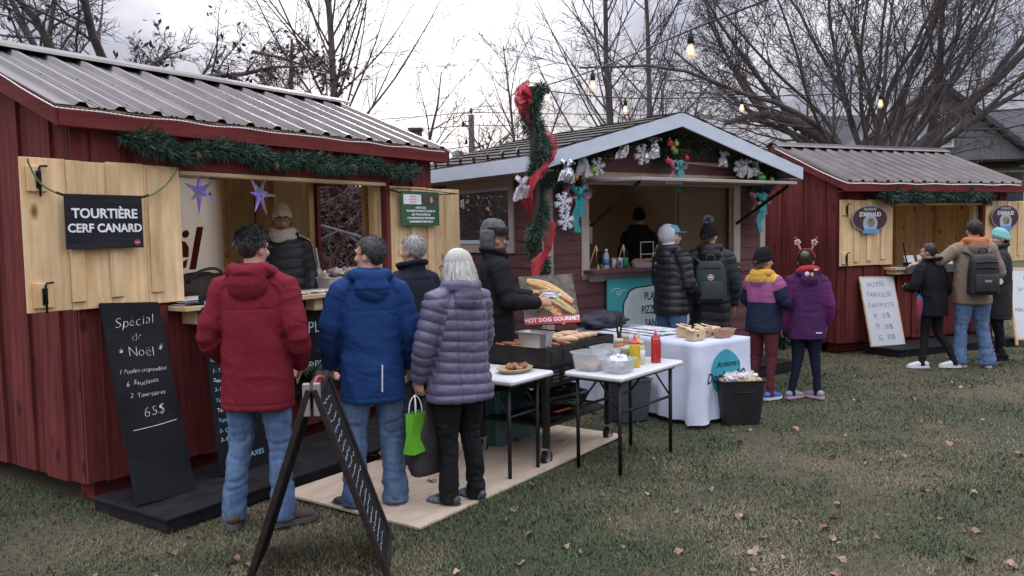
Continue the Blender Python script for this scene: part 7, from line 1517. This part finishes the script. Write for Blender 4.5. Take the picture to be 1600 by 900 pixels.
# pair at the middle stall
person('person with white hood, teal cap and black quilted jacket at the middle stall', (1.70, 8.72), -58, 1.74, dict(m=mat('black_puffer', (.011, .011, .013), .45, (.02, .02, .023), 5), hem=.80, ease=1.1, hood='down', puff=(.075, .013), thick=1.1), dict(m=WJEAN2, r=.98), dict(m=BLK, sole=SOLEW), head=(-42, 0), hat=('hood', fabric('pale_fleece', (.52, .54, .60), (.60, .62, .68), .95, 9), fabric('teal_cap', (.10, .30, .36), (.13, .36, .42))), face=True, vox=.008, jvox=.010, arms={'L': dict(e=(-.24, .03, 1.13), w=(-.19, .2, 1.0)), 'R': dict(e=(.24, .03, 1.13), w=(.19, .2, 1.0))})
Th_, Hh_, jo = person('person in a long dark coat and black pompom hat seen from behind', (2.16, 8.92), -12, 1.74, dict(m=mat('black_long_coat', (.010, .010, .013), .55, (.018, .018, .022), 5), sleeve=fabric('dark_green_sleeve', (.022, .034, .036), (.03, .045, .047)), hem=.50, ease=1.14, hood='down', puff=(.10, .010), thick=1.1), dict(m=BLK), dict(m=BLK), head=(-32, 0), hat=('pompom', fabric('black_knit', (.009, .009, .011), (.018, .018, .02), .95, 50, .6, 90), 0, mat('pompom_grey', (.22, .22, .28), .9, (.35, .35, .42), 40)), hair=('long', mat('hair_fair', (.22, .15, .09), .5), 900), vox=.0095, arms={'R': dict(e=(.255, -.03, 1.12), w=(.26, .06, .88)), 'L': dict(e=(-.255, -.02, 1.12), w=(-.24, .12, .90))})
def backpack(T, label, w, d, h, m, m2, y0, z0, style):
    p = world_pt(T, (0, y0, z0)); o = thing('backpack', label, 'backpack', tuple(p), T.rotation_euler[2], None); b = MB()
    b.rings([(0, w * .44, d * .42), (.015, w * .5, d * .5), (h * .55, w * .49, d * .5), (h * .85, w * .44, d * .44), (h * .97, w * .33, d * .3), (h, w * .2, d * .15)], 28, 3, .55)
    b.v = [(x, y - d * .5, zz) for x, y, zz in b.v]; b.build('body', m, o, True)
    pk = MB(); pk.rings([(0, w * .36, d * .16), (.012, w * .4, d * .22), (h * .4, w * .39, d * .2), (h * .44, w * .34, d * .12)], 24, 2, .55); pk.v = [(x, y - d * .98, zz + h * .06) for x, y, zz in pk.v]; pk.build('pocket', m, o, True)
    MB().tube([(-.045, -d * .35, h * .96), (-.04, -d * .4, h * 1.1), (0, -d * .42, h * 1.15), (.04, -d * .4, h * 1.1), (.045, -d * .35, h * .96)], .009, 8, sub=3).build('handle', m2, o, True)
    for s_ in (-1, 1): MB().tube([(s_ * w * .28, -d * .08, h * .92), (s_ * (w * .42), .02, h * 1.02), (s_ * (w * .46), .13, h * .98), (s_ * w * .48, .20, h * .6)], .012, 8, sub=3, ry=.024).build('strap', m2, o, True)
    if style == 'round':
        MB().tube([(0, -d * 1.0 - .006, h * .60), (0, -d * 1.0 + .01, h * .60)], .032, 22).build('badge', mat('badge_white', (.62, .58, .58), .6), o); MB().tube([(0, -d * 1.0 - .008, h * .60), (0, -d * 1.0 - .004, h * .60)], .024, 22).build('badge_ring', mat('badge_red', (.40, .04, .05), .6), o); MB().ball((0, -d - .009, h * .60), (.016, .002, .011), 10, 6).build('badge_fox', mat('badge_white', (.62, .58, .58), .6), o)
        MB().tube([(-w * .3, -d * .97, h * .82), (0, -d * 1.0, h * .84), (w * .3, -d * .97, h * .82)], .004, 5, sub=2).build('zip', BLACKM, o)
    else:
        for k in range(4): MB().tube([(-w * .36, -d * .99, h * (.35 + .15 * k)), (0, -d * 1.06, h * (.37 + .15 * k)), (w * .36, -d * .99, h * (.35 + .15 * k))], .009, 6, sub=2).build('webbing', m2, o)
        MB().box(-w * .12, w * .12, -d * 1.2 - .004, -d * 1.16, h * .30, h * .36, .003).build('patch', mat('patch_grey', (.2, .2, .21), .5), o)
        kt = MB().tube([(w * .47, -d * .7, h * .42), (w * .48, -d * .75, h * .36)], .004, 5).build('keyring', STEEL, o); MB().tube([(w * .49, -d * .80, h * .31), (w * .49, -d * .78, h * .31)], .035, 16).build('tag_disc', PWHITE, kt)
    return o
GRN = fabric('slate_green_canvas', (.042, .056, .060), (.058, .074, .079), .8, 6)
backpack(Th_, 'slate green backpack with round badge worn by the person with the pompom hat', .33, .15, .43, GRN, GRN, -.155, .93, 'round')
# child in the colour block jacket
PINK = fabric('orchid_shell', (.30, .085, .21), (.35, .11, .25)); NAVY = fabric('navy_shell', (.016, .02, .045), (.024, .03, .06)); YELF = fabric('mustard_hood', (.56, .31, .045), (.64, .38, .07))
Ti, Hi_0, jo = person('person in an orchid and navy jacket with mustard hood and burgundy leggings', (2.49, 8.08), -52, 1.46, dict(m=PINK, sleeve=NAVY, sleeve_from=.10, hood='down', hood_m=YELF, hood_z=1.40, lower=(NAVY, 1.16), hem=.80, ease=1.10, thick=1.08), dict(m=fabric('burgundy_leggings', (.11, .026, .035), (.14, .034, .044)), r=.92, hem=.052, wrinkle=.45), dict(m=mat('blue_trainer', (.06, .2, .6), .6, (.04, .08, .42), 14), sole=SOLEW), hs=1.12, head=(-12, 0), hat=('beanie', fabric('black_knit', (.009, .009, .011)), -.12), hair=('long', mat('hair_fair', (.22, .15, .09), .5), 1500), vox=.0095, arms={'R': dict(e=(.27, .03, 1.16), w=(.20, .25, 1.10), hd=(.1, 1, .1), pn=(-.5, 0, -.6), curl=.8), 'L': dict(e=(-.27, .03, 1.16), w=(-.2, .24, 1.06))})
sp_ = world_pt(Ti, (.20, .36, 1.12)); o = thing('wooden_stick', 'pale wooden stick held by the person with the mustard hood', 'stick', tuple(sp_), 0); MB().tube([(-.05, 0, 0), (.0, 0, .01), (.10, .03, .015)], [.010, .012, .02], 8).build('stick', mat('pale_wood', (.5, .42, .34), .7), o, True)
# girl in purple
PUR = fabric('plum_shell', (.066, .018, .078), (.084, .025, .098)); PURS = fabric('magenta_sleeve', (.125, .022, .118), (.15, .03, .145))
Tj, Hj, jo = person('person in a plum coat with felt antler headband, back turned', (2.90, 8.05), -2, 1.45, dict(m=PUR, sleeve=PURS, sleeve_from=.03, hem=.72, ease=1.16, hood='down', thick=1.12), dict(m=fabric('navy_leggings', (.010, .012, .028), (.014, .017, .038)), r=.92, hem=.05, wrinkle=.4), dict(m=mat('grey_trainer', (.24, .24, .28), .7, (.34, .33, .38), 12), sole=mat('sole_pink', (.5, .32, .42), .7)), hs=1.12, head=(-25, 0), hair=('bun', mat('hair_brown', (.10, .065, .045), .5, (.18, .125, .09), 40), 3000), vox=.0095, legs={'L': dict(k=(-.09, .01, .49), a=(-.17, -.02, .085), yaw=-60), 'R': dict(k=(.11, .01, .49), a=(.13, -.02, .085), yaw=35)}, arms={'L': dict(e=(-.27, -.02, 1.12), w=(-.28, .05, .86)), 'R': dict(e=(.27, -.02, 1.12), w=(.265, .08, .88))})
rl = MB(); rl.tube([(-.10, .0, 1.50), (-.095, -.085, 1.555), (0, -.12, 1.565), (.095, -.085, 1.555), (.10, .0, 1.50)], .034, 10, sub=3); me = remesh(rl, .009, 3); P, N_ = getco(me); setco(me, P + N_ * (.008 * ridged(P * 14, 3))[:, None]); me.materials.clear(); me.materials.append(fabric('red_lining', (.40, .02, .04), (.52, .05, .06))); me.polygons.foreach_set('use_smooth', np.ones(len(me.polygons), bool)); lo_ = add('hood_lining', me, Tj)
MB().ball((-.045, -.165, 1.50), (.028, .008, .028), 12, 8).build('appliqué'.replace('é', 'e'), PWHITE, lo_, True); MB().ball((.01, -.17, 1.49), (.02, .008, .026), 12, 8).build('applique', mat('applique_gold', (.6, .36, .06), .6), lo_, True); MB().ball((.05, -.155, 1.545), (.014, .01, .012), 8, 6).ball((.075, -.145, 1.545), (.014, .01, .012), 8, 6).build('pompom_trim', PWHITE, lo_, True)
MB().box(.06, .13, -.178, -.172, .80, .812).build('reflective_strip', MATS['reflective'], jo)
an = MB(); an.X = Hj; an.tube([(.09 * math.cos(a), -.01, 1.655 + .105 * math.sin(a)) for a in np.linspace(0, pi, 15)], .008, 6); hb_ = an.build('antler_headband', mat('felt_red', (.4, .03, .04), .9), Tj, True)
for s_ in (-1, 1):
    an = MB(); an.X = Hj; an.tube([(s_ * .05, -.01, 1.74), (s_ * .075, -.01, 1.80), (s_ * .10, -.01, 1.86)], [.011, .010, .008], 6); 
    for k in range(5): a = 2 * pi * k / 5; an.ball((s_ * .085 + .022 * math.cos(a), -.02, 1.83 + .022 * math.sin(a)), (.015, .008, .015), 8, 6)
    an.build('antler', mat('felt_pink', (.55, .38, .38), .9), hb_, True); an = MB(); an.X = Hj; an.ball((s_ * .105, -.015, 1.872), .016, 8, 6).ball((s_ * .085, -.03, 1.83), .009, 8, 6); an.build('antler_ball', mat('felt_red', (.4, .03, .04), .9), hb_, True)
# group at the right stall
WSN = mat('white_sneaker', (.66, .66, .70), .5, (.72, .72, .76), 6)
person('person in a black coat and white sneakers at the right stall', (5.0, 9.70), 28, 1.47, dict(m=BLK, hem=.74, ease=1.16, hood='collar', thick=1.12), dict(m=BLK, r=.9, hem=.055, wrinkle=.5), dict(m=WSN, sole=SOLEW, s=1.05), hs=1.06, head=(15, -10), hair=('short', MATS['hair_black'], 1600), vox=.0095, lean=.12, legs={'L': dict(k=(-.10, .05, .49), a=(-.19, .02, .085), yaw=52), 'R': dict(k=(.15, .02, .49), a=(.20, -.20, .085), yaw=52)}, arms={'L': dict(e=(-.30, .08, 1.14), w=(-.2, .28, 1.12)), 'R': dict(e=(.29, -.02, 1.12), w=(.28, .08, .9))})
o = thing('small_bag', 'small red and blue bag beside the black coat at the right stall', 'bag', (4.80, 9.62, .62), R(20)); blob('pouch', (0, 0, .12), (.05, .03, .15), mat('red_blue_print', (.35, .03, .04), .6, (.05, .1, .35), 9, lo=.45, hi=.5), o, .15, 4); MB().tube([(0, 0, .24), (.06, .02, .4), (.12, .04, .5)], .006, 6).build('strap', BLACKM, o)
TAN = mat('tan_corduroy', (.225, .165, .125), .9, (.28, .21, .165), 5, bump=.25, bsc=60)
Tt, Ht_, jo = person('person in a tan jacket with orange hood and jeans, one arm stretched out', (5.45, 9.66), -4, 1.75, dict(m=TAN, hem=.76, ease=1.10, hood='down', hood_m=fabric('orange_hood', (.50, .16, .06), (.58, .21, .09)), hood_z=1.465, thick=1.1), dict(m=WJEAN, r=1.08, hem=.088), dict(m=mat('dark_sneaker', (.03, .03, .034), .8, (.07, .07, .075), 12), sole=mat('sole_pale', (.4, .38, .37), .7)), head=(-5, -4), hair=('short', mat('hair_dark_brown', (.022, .016, .013), .5, (.05, .038, .032), 40), 2600), vox=.0095, arms={'L': dict(e=(-.37, .02, 1.27), w=(-.55, .15, 1.24), hd=(-.8, .5, -.2), pn=(0, .4, -1), curl=.4), 'R': dict(e=(.30, .0, 1.12), w=(.24, .17, .98), curl=.6)}, legs={'L': dict(k=(-.115, .02, .49), a=(-.15, .0, .085), yaw=60), 'R': dict(k=(.12, .02, .49), a=(.16, -.04, .085), yaw=-8)})
backpack(Tt, 'black backpack with white key tag on the tan jacket', .33, .17, .46, mat('backpack_black', (.014, .014, .017), .6, (.028, .028, .032), 8, bump=.3, bsc=25), BLKN, -.155, .89, 'straps')
person('person in a mint knit hat and black coat beside the tan jacket', (6.07, 10.18), 66, 1.62, dict(m=mat('black_coat_wool', (.011, .011, .014), .8, (.02, .02, .023), 6), hem=.56, ease=1.08, hood='collar'), dict(m=BLK, r=.9, hem=.055), dict(m=BLK), head=(10, -2), hat=('beanie', fabric('mint_knit', (.22, .52, .50), (.28, .60, .58), .95, 50, .6, 90), .1), hair=('long', MATS['hair_dark_brown'], 1200), face=True, vox=.0095, arms={'R': dict(e=(.28, .05, 1.13), w=(.15, .24, 1.05)), 'L': dict(e=(-.28, .05, 1.13), w=(-.15, .24, 1.05))})
# figure inside the middle stall
nq = F2.w(2.2, .95); person('person in black hat and coat inside the middle stall', (nq.x, nq.y), -20, 1.66, dict(m=BLK, hem=.75, ease=1.05, hood='down'), dict(m=BLK), dict(m=BLK), z=.3, head=(10, 0), hat=('beanie', MATS['black_knit'], 0), vox=.009)
# ------------------------------------------------------------------ lawn blades and fallen leaves
def in_frame(P, Fm, x0, x1, y0, y1):
    c, s_ = math.cos(-Fm.rz), math.sin(-Fm.rz); dx, dy = P[:, 0] - Fm.o.x, P[:, 1] - Fm.o.y; x = c * dx - s_ * dy; y = s_ * dx + c * dy; return (x > x0) & (x < x1) & (y > y0) & (y < y1)
FP = Frame((-.55, 4.57), 34.9)
rs_ = np.random.default_rng(2); n = 560000
d = 3.0 * (18.0 / 3.0) ** rs_.random(n); a = rs_.uniform(-.80, .80, n); P = np.stack([d * np.tan(a), d, np.zeros(n)], 1)
ok = ~(in_frame(P, FP, -.0, 2.52, 0, 1.2) | in_frame(P, F1, -.02, 3.35, -.85, -.07) | in_frame(P, F1, .06, 3.45, .1, 2.5) | in_frame(P, F2, .9, 2.98, -.85, -.12) | in_frame(P, F2, .05, 3.35, .05, 2.4) | in_frame(P, F3, .38, 2.72, -.66, -.07) | in_frame(P, F3, .05, 3.2, .05, 2.2) | (P[:, 0] > 16) | (P[:, 0] < -9))
wear = .5 + .5 * (.7 * vnoise(P * np.array([.8, .5, 1]), 51) + .4 * vnoise(P * 2.6, 52)); ok &= ~((wear > .72) & (rs_.random(n) < .75)); P = P[ok]; n = len(P); P[:, 2] = lawn_z(P) - .003; d = P[:, 1]
patch = .5 + .5 * (.75 * vnoise(P * .62, 31) + .35 * vnoise(P * 1.7, 32) + .22 * vnoise(P * 4.5, 33)); dry = np.clip((patch - .33) / .34, 0, 1); dry = np.clip(dry + rs_.normal(size=n) * .22, 0, 1)
ln = rs_.uniform(.018, .045, n) * (1.1 - .45 * dry); wd = np.clip(.0019 + .00045 * d, 0, .008) * rs_.uniform(.7, 1.3, n)
ang = rs_.random(n) * 2 * pi; tilt = np.clip(rs_.normal(.95, .35, n), .1, 1.5); D = np.stack([np.cos(ang) * np.sin(tilt), np.sin(ang) * np.sin(tilt), np.cos(tilt)], 1)
S_ = np.stack([-np.sin(ang), np.cos(ang), 0 * ang], 1) * wd[:, None]
V = np.stack([P - S_, P + S_, P + D * ln[:, None]], 1).reshape(-1, 3).astype(np.float32)
me = bpy.data.meshes.new('grass'); me.vertices.add(3 * n); me.vertices.foreach_set('co', V.ravel()); me.loops.add(3 * n); me.loops.foreach_set('vertex_index', np.arange(3 * n, dtype=np.int32)); me.polygons.add(n); me.polygons.foreach_set('loop_start', np.arange(0, 3 * n, 3, dtype=np.int32)); me.update(); me.validate()
g1 = np.array([.040, .070, .034]); g2 = np.array([.088, .118, .062]); t1 = np.array([.20, .168, .102]); t2 = np.array([.36, .305, .20])
k = rs_.random((n, 1)); C_ = (g1 * (1 - k) + g2 * k) * (1 - dry[:, None]) + (t1 * (1 - k) + t2 * k) * dry[:, None]
ca = me.color_attributes.new('blade_colour', 'FLOAT_COLOR', 'POINT'); ca.data.foreach_set('color', np.repeat(np.hstack([C_, np.ones((n, 1))]), 3, axis=0).astype(np.float32).ravel())
gm = bpy.data.materials.new('grass_blades'); gm.use_nodes = True; N_ = gm.node_tree.nodes; b_ = N_['Principled BSDF']; at_ = N_.new('ShaderNodeAttribute'); at_.attribute_name = 'blade_colour'; gm.node_tree.links.new(at_.outputs['Color'], b_.inputs['Base Color']); b_.inputs['Roughness'].default_value = .8; b_.inputs['Specular IOR Level'].default_value = .2
me.materials.append(gm); tag(add('grass', me), 'short patchy green and straw coloured lawn', 'grass', kind='stuff')
# fallen leaves: three shapes, many individuals
def leaf_mesh(seed, m):
    rr = random.Random(seed); b = MB(); k = 15; pts = []
    for i in range(k):
        a = 2 * pi * i / k; r_ = (.62 + .38 * abs(math.sin(a * 2.5 + .3))) * rr.uniform(.85, 1.1); pts.append((r_ * .06 * math.cos(a), r_ * .045 * math.sin(a), .012 + .018 * math.sin(a * 2 + seed) + rr.uniform(0, .010)))
    V = [(0, 0, .004)] + pts; b._add(V, [(0, i + 1, (i + 1) % k + 1) for i in range(k)]); b.tube([(-.05, 0, .008), (-.085, .005, .012)], .0018, 4); return b.mesh('leaf', m)
LM = [mat('leaf_tan', (.24, .145, .085), .8, (.33, .215, .14), 25, vary=.3), mat('leaf_brown', (.13, .075, .048), .8, (.2, .125, .08), 25, vary=.3), mat('leaf_pale', (.32, .225, .15), .8, (.42, .31, .22), 25, vary=.3)]
LMS = [leaf_mesh(s_, LM[s_ % 3]) for s_ in range(6)]
rs_ = np.random.default_rng(19); cnt = 0
while cnt < 165:
    d = 3.6 * (13.5 / 3.6) ** rs_.random(); a = rs_.uniform(-.58, .58); p = np.array([[d * math.tan(a), d, 0]])
    if in_frame(p, FP, -.05, 2.55, -.05, 1.25)[0] or in_frame(p, F1, -1.5, 3.6, -.9, 3)[0] or in_frame(p, F2, -.2, 3.5, -.9, 3)[0] or in_frame(p, F3, -.1, 3.5, -.7, 3)[0]: continue
    if p[0, 0] < -.2 and rs_.random() < .35: continue
    o = add('leaf', LMS[cnt % 6], None, (p[0, 0], p[0, 1], float(lawn_z(p)[0]) + .012), (rs_.uniform(-.5, .5), rs_.uniform(-.5, .5), rs_.random() * 6.3)); s_ = rs_.uniform(.28, .68); o.scale = (s_, s_, s_); tag(o, 'dry brown leaf fallen on the short grass', 'leaf', 'fallen leaves on the lawn'); cnt += 1
for k, (x, y) in enumerate(((.7, .5), (1.15, .75), (.35, .9), (2.05, .3))):
    q = FP.w(x, y, .026); o = add('leaf', LMS[k], None, tuple(q), (0, 0, k * 1.3)); o.scale = (.6, .6, .6); tag(o, 'small dead leaf lying on the plywood sheet', 'leaf', 'leaves on the plywood')
o = add('leaf', LMS[1], None, tuple(F1.w(1.75, -.92, .03)), (.9, .2, .5)); o.scale = (1.5, 1.5, 1.5); tag(o, 'large brown leaf at the foot of the step before the left stall', 'leaf')
bpy.data.scenes.remove(TS)
